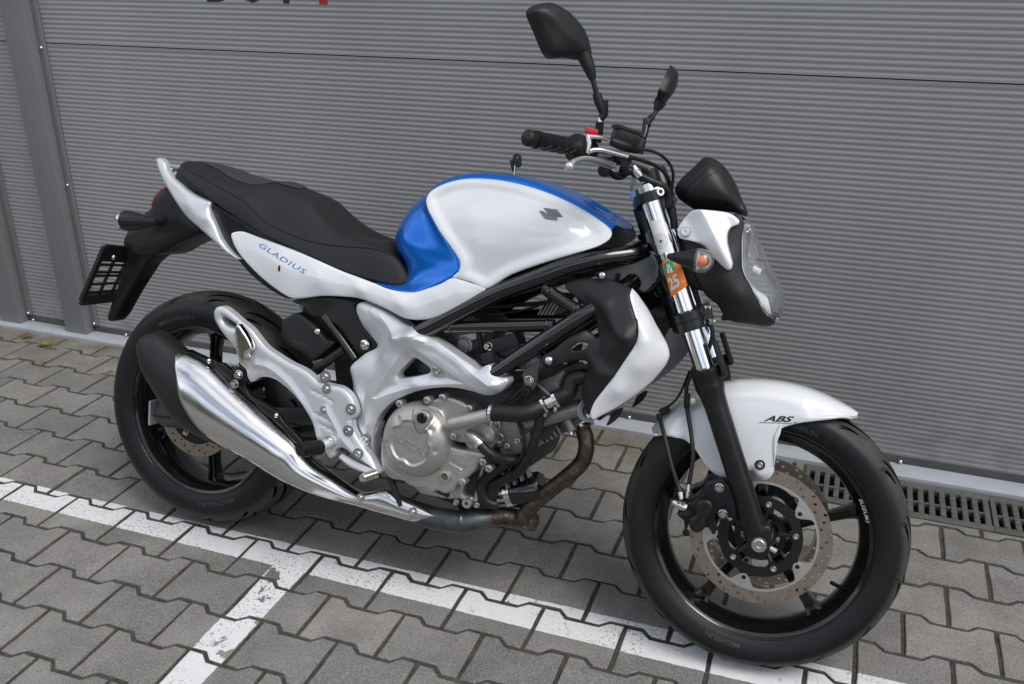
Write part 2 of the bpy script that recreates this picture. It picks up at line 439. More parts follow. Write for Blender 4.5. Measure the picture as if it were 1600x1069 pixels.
def lathe(name, material, parent, prof, center, axis, n=40, closed=False, smooth=35, matrix=None, keep=None):
    V, F = lathe_geo(prof, center, axis, n, closed)
    if not closed:
        m = len(prof)
        if prof[0][0] > 1e-5: F = F + [tuple(range(n))]
        if prof[-1][0] > 1e-5: F = F + [tuple(range((m - 1) * n, m * n))]
    return obj(name, V, F, material, parent, smooth, matrix=matrix, keep=keep)
def join(*geos):
    V = []; F = []; b = 0
    for v, f in geos:
        v = np.asarray(v, float); V.append(v); F += [tuple(i + b for i in x) for x in f]; b += len(v)
    return np.vstack(V), F
def box_geo(c, s, rot=None, bev=0.0):
    bm = bmesh.new(); bmesh.ops.create_cube(bm, size=1.0)
    for v in bm.verts: v.co = Vector((v.co.x * s[0], v.co.y * s[1], v.co.z * s[2]))
    if bev: bmesh.ops.bevel(bm, geom=bm.edges[:], offset=bev, segments=2, affect='EDGES', profile=.6)
    if rot is not None: bmesh.ops.transform(bm, matrix=rot.to_4x4(), verts=bm.verts)
    bm.verts.ensure_lookup_table()
    V = np.array([v.co[:] for v in bm.verts]) + np.asarray(c, float); F = [tuple(v.index for v in f.verts) for f in bm.faces]; bm.free(); return V, F
def hexprof(name, parent, pos, axis, r, h, material='zinc', matrix=None, kind='cap'):
    pos = np.asarray(pos, float)
    if kind == 'hex':
        g1 = lathe_geo([(r * 1.25, 0), (r * 1.25, h * .25), (r * 1.05, h * .3)], pos, axis, 18)
        g2 = lathe_geo([(r, h * .28), (r, h * .85), (r * .85, h), (.0001, h)], pos, axis, 6)
        V, F = join(g1, g2)
        return obj(name, V, F, material, parent, 30, matrix=matrix)
    if kind == 'dome':
        return lathe(name, material, parent, [(r, 0), (r, h * .3), (r * .85, h * .7), (r * .5, h * .95), (.0001, h)], pos, axis, 16, matrix=matrix)
    # socket cap with washer and hexagon recess
    g = lathe_geo([(r * 1.35, 0), (r * 1.35, h * .18), (r * 1.02, h * .2), (r, h * .9), (r * .92, h), (r * .5, h), (r * .46, h * .45), (.0001, h * .4)], pos, axis, 18)
    return obj(name, g[0], g[1], material, parent, 30, matrix=matrix)
def text_geo(s, size=1.0, extrude=0.0, shear=0.0, bold=0.0, space=1.0):
    cu = bpy.data.curves.new('txt', 'FONT'); cu.body = s; cu.size = size; cu.extrude = extrude; cu.shear = shear; cu.offset = bold; cu.space_character = space; cu.resolution_u = 3
    ob = bpy.data.objects.new('txt', cu); COL.objects.link(ob)
    dg = bpy.context.evaluated_depsgraph_get(); me = ob.evaluated_get(dg).to_mesh()
    V = np.array([v.co[:] for v in me.vertices]); F = [tuple(p.vertices) for p in me.polygons]
    ob.evaluated_get(dg).to_mesh_clear(); bpy.data.objects.remove(ob); bpy.data.curves.remove(cu)
    return V, F
def refine(V, F, maxlen):
    bm = bmesh.new(); vs = [bm.verts.new(v) for v in V]
    for f in F:
        try: bm.faces.new([vs[i] for i in f])
        except ValueError: pass
    bmesh.ops.triangulate(bm, faces=bm.faces[:])
    for _ in range(4):
        e = [x for x in bm.edges if x.calc_length() > maxlen]
        if not e: break
        bmesh.ops.subdivide_edges(bm, edges=e, cuts=1); bmesh.ops.triangulate(bm, faces=bm.faces[:])
    bm.verts.index_update()
    V = np.array([v.co[:] for v in bm.verts]); F = [tuple(v.index for v in f.verts) for f in bm.faces]; bm.free(); return V, F
def drape(V, keys, off, dirv=(0, 1, 0), start=-1.0):
    """press points sideways (along +y) on kept surfaces"""
    out_ = []
    for v in V:
        best = None
        for k in keys:
            h_ = BVH[k].ray_cast(Vector((v[0], start, v[2])), Vector(dirv))
            if h_[0] is not None and (best is None or h_[0].y < best): best = h_[0].y
        y = (best if best is not None else v[1]) - off
        out_.append((v[0], y, v[2]))
    return np.array(out_)
def skirted(Wa, Wb, F):
    n_ = len(Wa); cnt = {}
    for f in F:
        for i in range(len(f)):
            e = (f[i], f[(i + 1) % len(f)]); cnt.setdefault((min(e), max(e)), []).append(e)
    return np.vstack([Wa, Wb]), list(F) + [tuple(i + n_ for i in reversed(f)) for f in F] + [(e[0][1], e[0][0], e[0][0] + n_, e[0][1] + n_) for e in cnt.values() if len(e) == 1]
def side_text(name, s, material, parent, p0, p1, height, keys, shear=0., bold=0., off=.0006, th=0, space=1.0, matrix=None):
    V, F = text_geo(s, 1.0, 0, shear, bold, space)
    mn = V.min(0); mxv = V.max(0); V = V - [mn[0], mn[1], 0]; wd = mxv[0] - mn[0]; ht = mxv[1] - mn[1]
    p0 = np.asarray(p0, float); p1 = np.asarray(p1, float); ux = (p1 - p0)[[0, 2]]; L = np.linalg.norm(ux); ux /= L; uy = np.array([-ux[1], ux[0]])
    q = V[:, :1] / wd * L * ux + V[:, 1:2] / ht * height * uy + p0[[0, 2]]
    W = np.stack([q[:, 0], np.full(len(q), p0[1]), q[:, 1]], 1)
    W, F = refine(W, F, .006)
    if th:
        Wa = drape(W, keys, th); Wb = drape(W, keys, -.0006)
        return obj(name, *skirted(Wa, Wb, F), material, parent, 0, matrix=matrix)
    W = drape(W, keys, off)
    return obj(name, W, F, material, parent, 0, matrix=matrix)

# ================================================================== the setting
PB, PT, PP = .1367, .0106, .2002          # row pitch, tooth half height, stone pitch
def node_math(n, l, op, a, b=None, c=None):
    x = n.new('ShaderNodeMath'); x.operation = op
    for i, v in enumerate((a, b, c)):
        if v is None: continue
        if isinstance(v, (int, float)): x.inputs[i].default_value = v
        else: l.new(v, x.inputs[i])
    return x.outputs[0]
def paver_material():
    m = bpy.data.materials.new('paver_concrete'); m.use_nodes = True; M['paver'] = m
    n = m.node_tree.nodes; l = m.node_tree.links; p = n['Principled BSDF']; p.inputs['Roughness'].default_value = .82; p.inputs['Specular IOR Level'].default_value = .3
    g = n.new('ShaderNodeNewGeometry'); s = n.new('ShaderNodeSeparateXYZ'); l.new(g.outputs['Position'], s.inputs[0]); X, Y = s.outputs['X'], s.outputs['Y']
    def noise(sca, det=5, ro=.6, dist=0):
        t = n.new('ShaderNodeTexNoise'); t.inputs['Scale'].default_value = sca; t.inputs['Detail'].default_value = det; t.inputs['Roughness'].default_value = ro; t.inputs['Distortion'].default_value = dist
        l.new(g.outputs['Position'], t.inputs['Vector']); return t.outputs['Fac']
    def mix(f, a, b):
        x = n.new('ShaderNodeMix'); x.data_type = 'RGBA'
        for k, v in (('Factor', f), ('A', a), ('B', b)):
            if isinstance(v, tuple): x.inputs[k].default_value = v
            elif isinstance(v, (int, float)): x.inputs[k].default_value = v
            else: l.new(v, x.inputs[k])
        return x.outputs['Result']
    def ramp(f, a, b):
        x = n.new('ShaderNodeMapRange'); x.inputs['From Min'].default_value = a; x.inputs['From Max'].default_value = b; l.new(f, x.inputs['Value']); return x.outputs['Result']
    oi = n.new('ShaderNodeObjectInfo')
    grey = mix(ramp(noise(5, 8, .7), .36, .64), (.150, .144, .134, 1), (.247, .238, .223, 1))
    grey = mix(node_math(n, l, 'MULTIPLY', ramp(noise(1.7, 4, .6), .50, .66), .45), grey, (.135, .130, .122, 1))
    tint = mix(oi.outputs['Random'], (.80, .80, .82, 1), (1.14, 1.13, 1.10, 1))
    mul = n.new('ShaderNodeMix'); mul.data_type = 'RGBA'; mul.blend_type = 'MULTIPLY'; mul.inputs['Factor'].default_value = 1; l.new(grey, mul.inputs['A']); l.new(tint, mul.inputs['B'])
    col = mul.outputs['Result']
    # aggregate: dark and light grains
    col = mix(ramp(noise(260, 4, .7), .50, .72), col, (.36, .355, .34, 1))
    col = mix(ramp(noise(210, 4, .7), .52, .74), col, (.045, .043, .04, 1))
    # faint scuffs
    col = mix(node_math(n, l, 'MULTIPLY', ramp(noise(22, 8, .75, 1.5), .62, .75), .35), col, (.26, .26, .255, 1))
    # moss and soil towards the wall
    wallf = ramp(Y, .52, .92)
    col = mix(node_math(n, l, 'MULTIPLY', wallf, ramp(noise(9, 7, .7), .38, .62)), col, (.115, .105, .062, 1))
    # road paint: one strip along the wall, one across
    j = node_math(n, l, 'MULTIPLY', node_math(n, l, 'SUBTRACT', noise(60, 3), .5), .006)
    Yj = node_math(n, l, 'ADD', Y, j); Xj = node_math(n, l, 'ADD', X, j)
    top = node_math(n, l, 'MULTIPLY_ADD', X, .0092, .0118)
    a1 = node_math(n, l, 'MULTIPLY', node_math(n, l, 'LESS_THAN', Yj, top), node_math(n, l, 'GREATER_THAN', Yj, -.0762))
    a2 = node_math(n, l, 'MULTIPLY', node_math(n, l, 'MULTIPLY', node_math(n, l, 'GREATER_THAN', Xj, .9035), node_math(n, l, 'LESS_THAN', Xj, .9945)), node_math(n, l, 'LESS_THAN', Y, -.07))
    pm = node_math(n, l, 'MAXIMUM', a1, a2)
    w1 = ramp(noise(150, 4, .7), .57, .60)                                   # pinholes
    w2 = ramp(noise(13, 6, .68, .6), .685, .70)                              # flaked patches
    near = node_math(n, l, 'MULTIPLY', a2, ramp(noise(9.5, 5, .6, .5), .60, .61))
    big = ramp(noise(3.1, 2), .42, .6)
    wear = node_math(n, l, 'MAXIMUM', node_math(n, l, 'MULTIPLY', w1, big), node_math(n, l, 'MAXIMUM', w2, near))
    up = n.new('ShaderNodeSeparateXYZ'); l.new(g.outputs['True Normal'], up.inputs[0])
    topf = ramp(up.outputs['Z'], .35, .55)
    pm = node_math(n, l, 'MULTIPLY', node_math(n, l, 'MULTIPLY', pm, node_math(n, l, 'SUBTRACT', 1.0, wear)), topf)
    paint = mix(noise(35, 6, .7), (.58, .585, .59, 1), (.76, .765, .77, 1))
    pm = node_math(n, l, 'MULTIPLY', pm, ramp(noise(28, 6, .7), .25, .42))
    col = mix(pm, col, paint)
    l.new(col, p.inputs['Base Color'])
    b = n.new('ShaderNodeBump'); b.inputs['Strength'].default_value = .55; b.inputs['Distance'].default_value = .0015; l.new(noise(260, 4, .7), b.inputs['Height']); l.new(b.outputs['Normal'], p.inputs['Normal'])
    return m
paver_material()
def soil_material():
    m = mat('joint_soil', (.055, .050, .041), .95, bump=.9, bscale=350, nscale=45, namt=.55)
soil_material()

gz = -.0045
gxs, gys = (-60, 2.1395, 3.142, 60), (-60, .7175, .9095, 60)
ground = obj('ground', [(x, y, gz) for y in gys for x in gxs], [(r * 4 + k, r * 4 + k + 1, r * 4 + k + 5, r * 4 + k + 4) for r in range(3) for k in range(3) if (r, k) != (1, 1)], 'joint_soil', None, 0)
tag(ground, kind='structure')
def lot_ground():
    m = M['joint_soil']; n = m.node_tree.nodes; l = m.node_tree.links; p = n['Principled BSDF']; src = p.inputs['Base Color'].links[0].from_socket
    g = n.new('ShaderNodeNewGeometry'); s = n.new('ShaderNodeSeparateXYZ'); l.new(g.outputs['Position'], s.inputs[0])
    far_ = node_math(n, l, 'MAXIMUM', node_math(n, l, 'LESS_THAN', s.outputs['Y'], -3.72), node_math(n, l, 'GREATER_THAN', node_math(n, l, 'ABSOLUTE', node_math(n, l, 'SUBTRACT', s.outputs['X'], 1.4)), 3.95))
    x = n.new('ShaderNodeMix'); x.data_type = 'RGBA'; x.inputs['B'].default_value = (.19, .185, .175, 1); l.new(far_, x.inputs['Factor']); l.new(src, x.inputs['A']); l.new(x.outputs['Result'], p.inputs['Base Color'])
lot_ground()
# low green bank ring, unseen, added so glossy parts reflect dark surroundings
V = []; nb_ = 90
for i in range(nb_):
    a = 2 * math.pi * i / nb_; rr = 27 + 3 * math.sin(3 * a + 1) + rng.uniform(-.8, .8); hh = 6.5 + 1.3 * math.sin(5 * a) + rng.uniform(-1.2, 1.2)
    V += [(rr * math.cos(a), rr * math.sin(a), -.5), ((rr + 1.5) * math.cos(a), (rr + 1.5) * math.sin(a), hh * .6), ((rr + 4) * math.cos(a), (rr + 4) * math.sin(a), hh), ((rr + 12) * math.cos(a), (rr + 12) * math.sin(a), hh * .9)]
tag(obj('added_bank', V, grid_faces(nb_, 4, True, False), 'added_bank_green', None, 50), kind='structure')
pavement = empty('pavement'); tag(pavement, kind='structure')
g_ = .0055
def stone_outline():
    b = PB / 2; t = PT; hx = PP / 2 - g_
    top = [(-hx, b + t), (-.062, b + t), (-.040, b - t), (.040, b - t), (.062, b + t), (hx, b + t)]
    top = [(x, y - g_) for x, y in top]
    bot = [(x, -y) for x, y in reversed(top)]
    return top + bot                      # clockwise
def clip(poly, axis, val, keep_less):
    res = []
    for i in range(len(poly)):
        a, b = poly[i], poly[(i + 1) % len(poly)]
        ina = (a[axis] < val) == keep_less; inb = (b[axis] < val) == keep_less
        if ina: res.append(a)
        if ina != inb:
            t = (val - a[axis]) / (b[axis] - a[axis]); res.append((a[0] + (b[0] - a[0]) * t, a[1] + (b[1] - a[1]) * t))
    return res
def stone_geo(o2, z0=-.035, ch=.0022):
    o2 = np.array(o2, float); n = len(o2)
    tan = np.roll(o2, -1, 0) - np.roll(o2, 1, 0); cen = o2.mean(0)
    a_ = .5 * np.sum(o2[:, 0] * np.roll(o2[:, 1], -1) - np.roll(o2[:, 0], -1) * o2[:, 1])
    e0 = o2 - np.roll(o2, 1, 0); e1 = np.roll(o2, -1, 0) - o2
    n0 = np.stack([-e0[:, 1], e0[:, 0]], 1) / (np.linalg.norm(e0, axis=1)[:, None] + 1e-9); n1 = np.stack([-e1[:, 1], e1[:, 0]], 1) / (np.linalg.norm(e1, axis=1)[:, None] + 1e-9)
    nn = n0 + n1; nn /= (np.linalg.norm(nn, axis=1)[:, None] + 1e-9); nn *= (1 if a_ > 0 else -1)
    k = 1 / np.maximum(.5, (nn * n1 * (1 if a_ > 0 else -1)).sum(1))
    ins = o2 + nn * ch * k[:, None]
    V = [(x, y, z0) for x, y in o2] + [(x, y, -ch * .7) for x, y in o2] + [(x, y, 0) for x, y in ins]
    F = []
    for i in range(n):
        j = (i + 1) % n
        F += [(i, j, n + j, n + i), (n + i, n + j, 2 * n + j, 2 * n + i)]
    F.append(tuple(range(2 * n, 3 * n)))
    return np.array(V), F
STONE = stone_outline()
def worn(o2, seed):
    q = np.random.RandomState(seed); res = []
    for i in range(len(o2)):
        a, b = np.array(o2[i]), np.array(o2[(i + 1) % len(o2)]); n_ = 4 if np.linalg.norm(b - a) > .1 else (2 if np.linalg.norm(b - a) > .05 else 1)
        for k in range(n_): res.append(tuple(a + (b - a) * k / n_ + q.uniform(-.0011, .0011, 2)))
    return res
VAR = [stone_geo(worn(STONE, 40 + i)) for i in range(6)]; sV, sF = VAR[0]
Rc = co.rotation_euler.to_matrix(); Cc = np.array(co.location)
def inframe(p, mg=.06):
    q = Rc.transposed() @ Vector(np.asarray(p, float) - Cc)
    if q.z > -.1: return False
    fx = 33.118 / 36
    u = q.x / -q.z * fx + .5; v = q.y / -q.z * fx * 1024 / 684 + .5
    return -mg < u < 1 + mg and -mg < v < 1 + mg
GX0, GY0 = 2.138, .716
stone_me = [None] * 6; rest = []; npv = 0
for r_ in range(-7, 27):
    yc = -(r_ + .5) * PB
    for k in range(-16, 30):
        xc = (k + .5 * (r_ & 1)) * PP + PP / 2
        special = None
        if yc + .08 > GY0 and xc + .1 > GX0 - .01:
            o2 = [(x + xc, y + yc) for x, y in STONE]
            if xc - .1 >= GX0 - .03 : o2 = clip(o2, 1, GY0 - .006, True)
            else:
                o2 = clip(o2, 0, GX0 - .008, True)
            if len(o2) < 3 or max(y for _, y in o2) - min(y for _, y in o2) < .02: continue
            special = [(x - xc, y - yc) for x, y in o2]
        dz = rng.uniform(-.0012, .0012); tx, ty = rng.uniform(-.006, .006, 2)
        vis = any(inframe((xc + ax, yc + ay, 0)) for ax, ay in ((0, 0), (.09, .07), (-.09, .07), (.09, -.07), (-.09, -.07))) and yc < .97
        if special is not None:
            V, F = stone_geo(special)
            o = obj('paver', V, F, 'paver', pavement, 0); o.location = (xc, yc, dz); npv += 1
        elif vis:
            vi = rng.randint(6)
            if stone_me[vi] is None:
                o = obj('paver', *VAR[vi], 'paver', pavement, 0); stone_me[vi] = o.data
            else:
                o = bpy.data.objects.new('paver', stone_me[vi]); COL.objects.link(o); o.parent = pavement
            o.location = (xc, yc, dz); o.rotation_euler = (tx, ty, rng.uniform(-.006, .006)); npv += 1
        elif -2.6 < xc < 5.4 and yc < .97:
            rest.append((sV + [xc, yc, dz], sF))
V, F = join(*rest)
tag(obj('paver_field', V, F, 'paver', pavement, 0), kind='stuff')

# ---- garage front
DY, RP = .990, .01612
def ribbed(name, x0, x1, z0, z1, parent):
    nr = int(round((z1 - z0 - .012) / RP)); V = []; F = []
    prof = [(z0, DY + .012), (z0, DY)]; zz = z0 + .006; rp = (z1 - z0 - .012) / nr
    for i in range(nr):
        for k, dy in ((0, 0), (.08, .0001), (.16, .0004), (.26, .0010), (.36, .0012), (.52, .0012), (.60, .0010), (.70, .0004), (.78, .0001)):
            prof.append((zz + (i + k) * rp, DY + dy))
    prof += [(z1 - .006, DY), (z1, DY), (z1, DY + .012)]
    for z, y in prof: V += [(x0, y, z), (x1, y, z)]
    F = [(2 * i, 2 * i + 1, 2 * i + 3, 2 * i + 2) for i in range(len(prof) - 1)]
    return obj(name, V, F, 'gray_paint', parent, 50)
def dome_bolt(parent, x, y, z, r=.0065, name='bolt'):
    return hexprof(name, parent, (x, y, z), (0, -1, 0), r, .008, 'zinc', kind='dome')
door = empty('garage_door', (0, DY, 0)); PD = Matrix.Translation((0, -DY, 0))
def under(o, parent, m): o.matrix_local = m; return o
for z0, z1 in ((.0365, 1.1222), (1.1258, 2.2100), (2.2136, 3.2980)):
    under(ribbed('door_section', -.606, 6.2, z0, z1, door), door, PD)
under(obj('seam_strip', *box_geo((2.8, DY + .012, 1.66), (6.9, .012, 3.32)), 'gap_black', door, 0), door, PD)
under(obj('bottom_rail', *box_geo((2.79, DY - .001, .0245), (6.84, .008, .025), bev=.002), 'rail_paint', door), door, PD)
for x in (-.472, .545, 1.5702, 2.4003, 3.4): under(dome_bolt(door, x, DY - .005, .020), door, PD)
for s_, xa, wx, mt in (('B', .105, .080, 'letter_black'), ('O', .236, .086, 'letter_black'), ('T', .356, .096, 'letter_black'), ('I', .5228, .029, 'letter_red')):
    V, F = text_geo(s_, 1, 0, 0, .02); V = V - V.min(0); V = V / [V[:, 0].max(), V[:, 1].max(), 1]
    n_ = len(V); W = np.stack([xa + V[:, 0] * wx, np.full(n_, DY - .0012), 1.2755 + V[:, 1] * .115], 1)
    W2 = W + [0, .0008, 0]
    under(obj('letter', np.vstack([W, W2]), F + [tuple(i + n_ for i in reversed(f)) for f in F], mt, door, 0), door, PD)
tag(door, 'wide grey ribbed garage door behind the motorcycle, with lettering cut by the top edge', 'garage door')
infill = empty('ribbed_wall_panel', (-.86, DY, 0)); PI_ = Matrix.Translation((.86, -DY, 0))
for z0, z1 in ((.0365, 1.1222), (1.1258, 2.2100), (2.2136, 3.2980)):
    under(ribbed('wall_section', -.968, -.766, z0, z1, infill), infill, PI_)
under(obj('backing', *box_geo((-.86, DY + .012, 1.66), (.3, .012, 3.32)), 'gap_black', infill, 0), infill, PI_)
under(obj('bottom_rail', *box_geo((-.858, DY - .001, .0245), (.226, .008, .025), bev=.002), 'rail_paint', infill), infill, PI_)
under(dome_bolt(infill, -.9475, DY - .005, .0184), infill, PI_)
tag(infill, 'narrow grey ribbed wall panel between the two posts at the left', 'wall panel')
def post(name, x0, x1, label, right_flange=True, left_flange=True):
    e = empty(name, ((x0 + x1) / 2, .97, 0)); m = Matrix.Translation((-(x0 + x1) / 2, -.97, 0))
    under(obj('upright', *box_geo(((x0 + x1) / 2, .9725, 1.662), (x1 - x0, .061, 3.30), bev=.004), 'post_paint', e), e, m)
    for fl, a, b in ((right_flange, x1 + .0005, x1 + .0265), (left_flange, x0 - .0285, x0 - .0005)):
        if not fl: continue
        under(obj('flange', *box_geo(((a + b) / 2, DY - .004, 1.672), (b - a, .014, 3.264), bev=.0015), 'post_paint', e), e, m)
        for z in (.0495, .612, 1.108, 1.70, 2.3): under(dome_bolt(e, (a + b) / 2 + .001, DY - .011, z), e, m)
    tag(e, label, 'post', 'posts of the garage front'); return e
post('door_post', -.7375, -.634, 'grey steel post directly left of the garage door, with flange bolts')
post('door_post', -1.080, -.9745, 'grey steel post at the very left edge of the picture')
far = empty('far_garage_door', (-2.4, DY, 0)); PF_ = Matrix.Translation((2.4, -DY, 0))
for z0, z1 in ((.0365, 1.1222), (1.1258, 2.2100), (2.2136, 3.2980)): under(ribbed('door_section', -4.6, -1.11, z0, z1, far), far, PF_)
tag(far, 'second grey ribbed garage door beyond the leftmost post', 'garage door')
bldg = obj('garage_building', *box_geo((.8, 4.05, 1.74), (11.0, 6.04, 3.48)), 'post_paint', None, 0)
tag(bldg, 'grey garage building behind the ribbed doors', 'building')
sill = obj('sill', *box_geo((.8, .956, .003), (11.0, .092, .018), bev=.002), 'sill_metal'); tag(sill, 'light grey metal sill along the foot of the garage doors', 'sill')
# ---- drain grate
def grate(x0, label):
    e = empty('drain_grate', (x0 + .25, .81, 0)); m = Matrix.Translation((-x0 - .25, -.81, 0))
    holes = []; ol = [(x0 + .002, -0, .7185), (x0 + .498, 0, .7185), (x0 + .498, 0, .9085), (x0 + .002, 0, .9085)]
    k = 0; x = x0 + .028
    b2 = []
    # top plate built as bars round real slots
    geos = []
    zt, zb = -.001, -.016
    def bar(ax, bx, ay, by, dz=0): geos.append(box_geo(((ax + bx) / 2, (ay + by) / 2, (zt + zb) / 2 + dz), (bx - ax, by - ay, zt - zb), bev=.0012))
    bar(x0 + .0004, x0 + .5001, .7185, .7455); bar(x0 + .0004, x0 + .5001, .880, .9085)
    n_ = 17; pitch = .0284; xs = x0 + .0135
    bar(x0 + .0004, xs - .0001, .7457, .8798)
    for i in range(n_):
        a = xs + i * pitch
        bar(a + .0135, min(a + pitch - .0002, x0 + .4978), .7457, .8798)
        bar(a + .0002, a + .0133, .8015, .8095, -.0008)
    V, F = join(*geos); top = obj('slotted_plate', V, F, 'grate_iron', e, 30); top.matrix_local = m
    tr = []
    for i in range(n_ - 1):
        a = xs + i * pitch + .0138
        for yy in (.752, .775, .798, .823, .846, .868):
            tr.append(box_geo((a + .0072, yy, zt + .0005), (.0165, .0035, .003), Matrix.Rotation(R(32), 3, 'Z'), .0008))
    V, F = join(*tr); t_ = obj('tread_rib', V, F, 'grate_iron', e, 30); t_.matrix_local = m; t_['kind'] = 'stuff'
    ch = obj('channel', *box_geo((x0 + .25, .8135, -.055), (.5035, .200, .05)), 'gap_black', e, 0); ch.matrix_local = m
    tag(e, label, 'drain grate', 'drain grates along the sill'); return e
grate(2.138, 'slotted drain grate behind the front tyre')
grate(2.6385, 'slotted drain grate at the right edge of the picture')
# ---- weeds in the joints
def weed(name, x, y, n_, size, mt, label, lift=.5):
    e = empty(name, (x, y, 0)); tag(e, label, 'weed', 'weeds in the paving joints')
    for i in range(n_):
        a = 2 * math.pi * i / n_ + random.uniform(-.4, .4); L = size * random.uniform(.6, 1.1); w_ = L * random.uniform(.22, .34); V = []; F = []
        for j in range(6):
            t = j / 5; ww = w_ * math.sin(math.pi * min(1, .12 + t * .9)) * .5; rr = L * t; z = L * lift * math.sin(t * 2.2) * .55 + .001
            c_, s_ = math.cos(a), math.sin(a)
            V += [(rr * c_ - ww * s_, rr * s_ + ww * c_, z + ww * .25), (rr * c_, rr * s_, z), (rr * c_ + ww * s_, rr * s_ - ww * c_, z + ww * .25)]
        for j in range(5):
            b = j * 3; F += [(b, b + 1, b + 4, b + 3), (b + 1, b + 2, b + 5, b + 4)]
        obj('leaf', V, F, mt, e, 60)
weed('weed', -.728, .825, 10, .035, 'leaf', 'bright green weed growing between the pavers by the left posts')
weed('weed', -.857, .862, 9, .038, 'leaf_dry', 'brownish wilted weed left of the bright green one')
weed('weed', -.61, .70, 6, .016, 'leaf', 'tiny green sprout in front of the left post')
weed('weed', -.318, .716, 7, .018, 'leaf', 'small yellowish sprout beside the rear tyre')

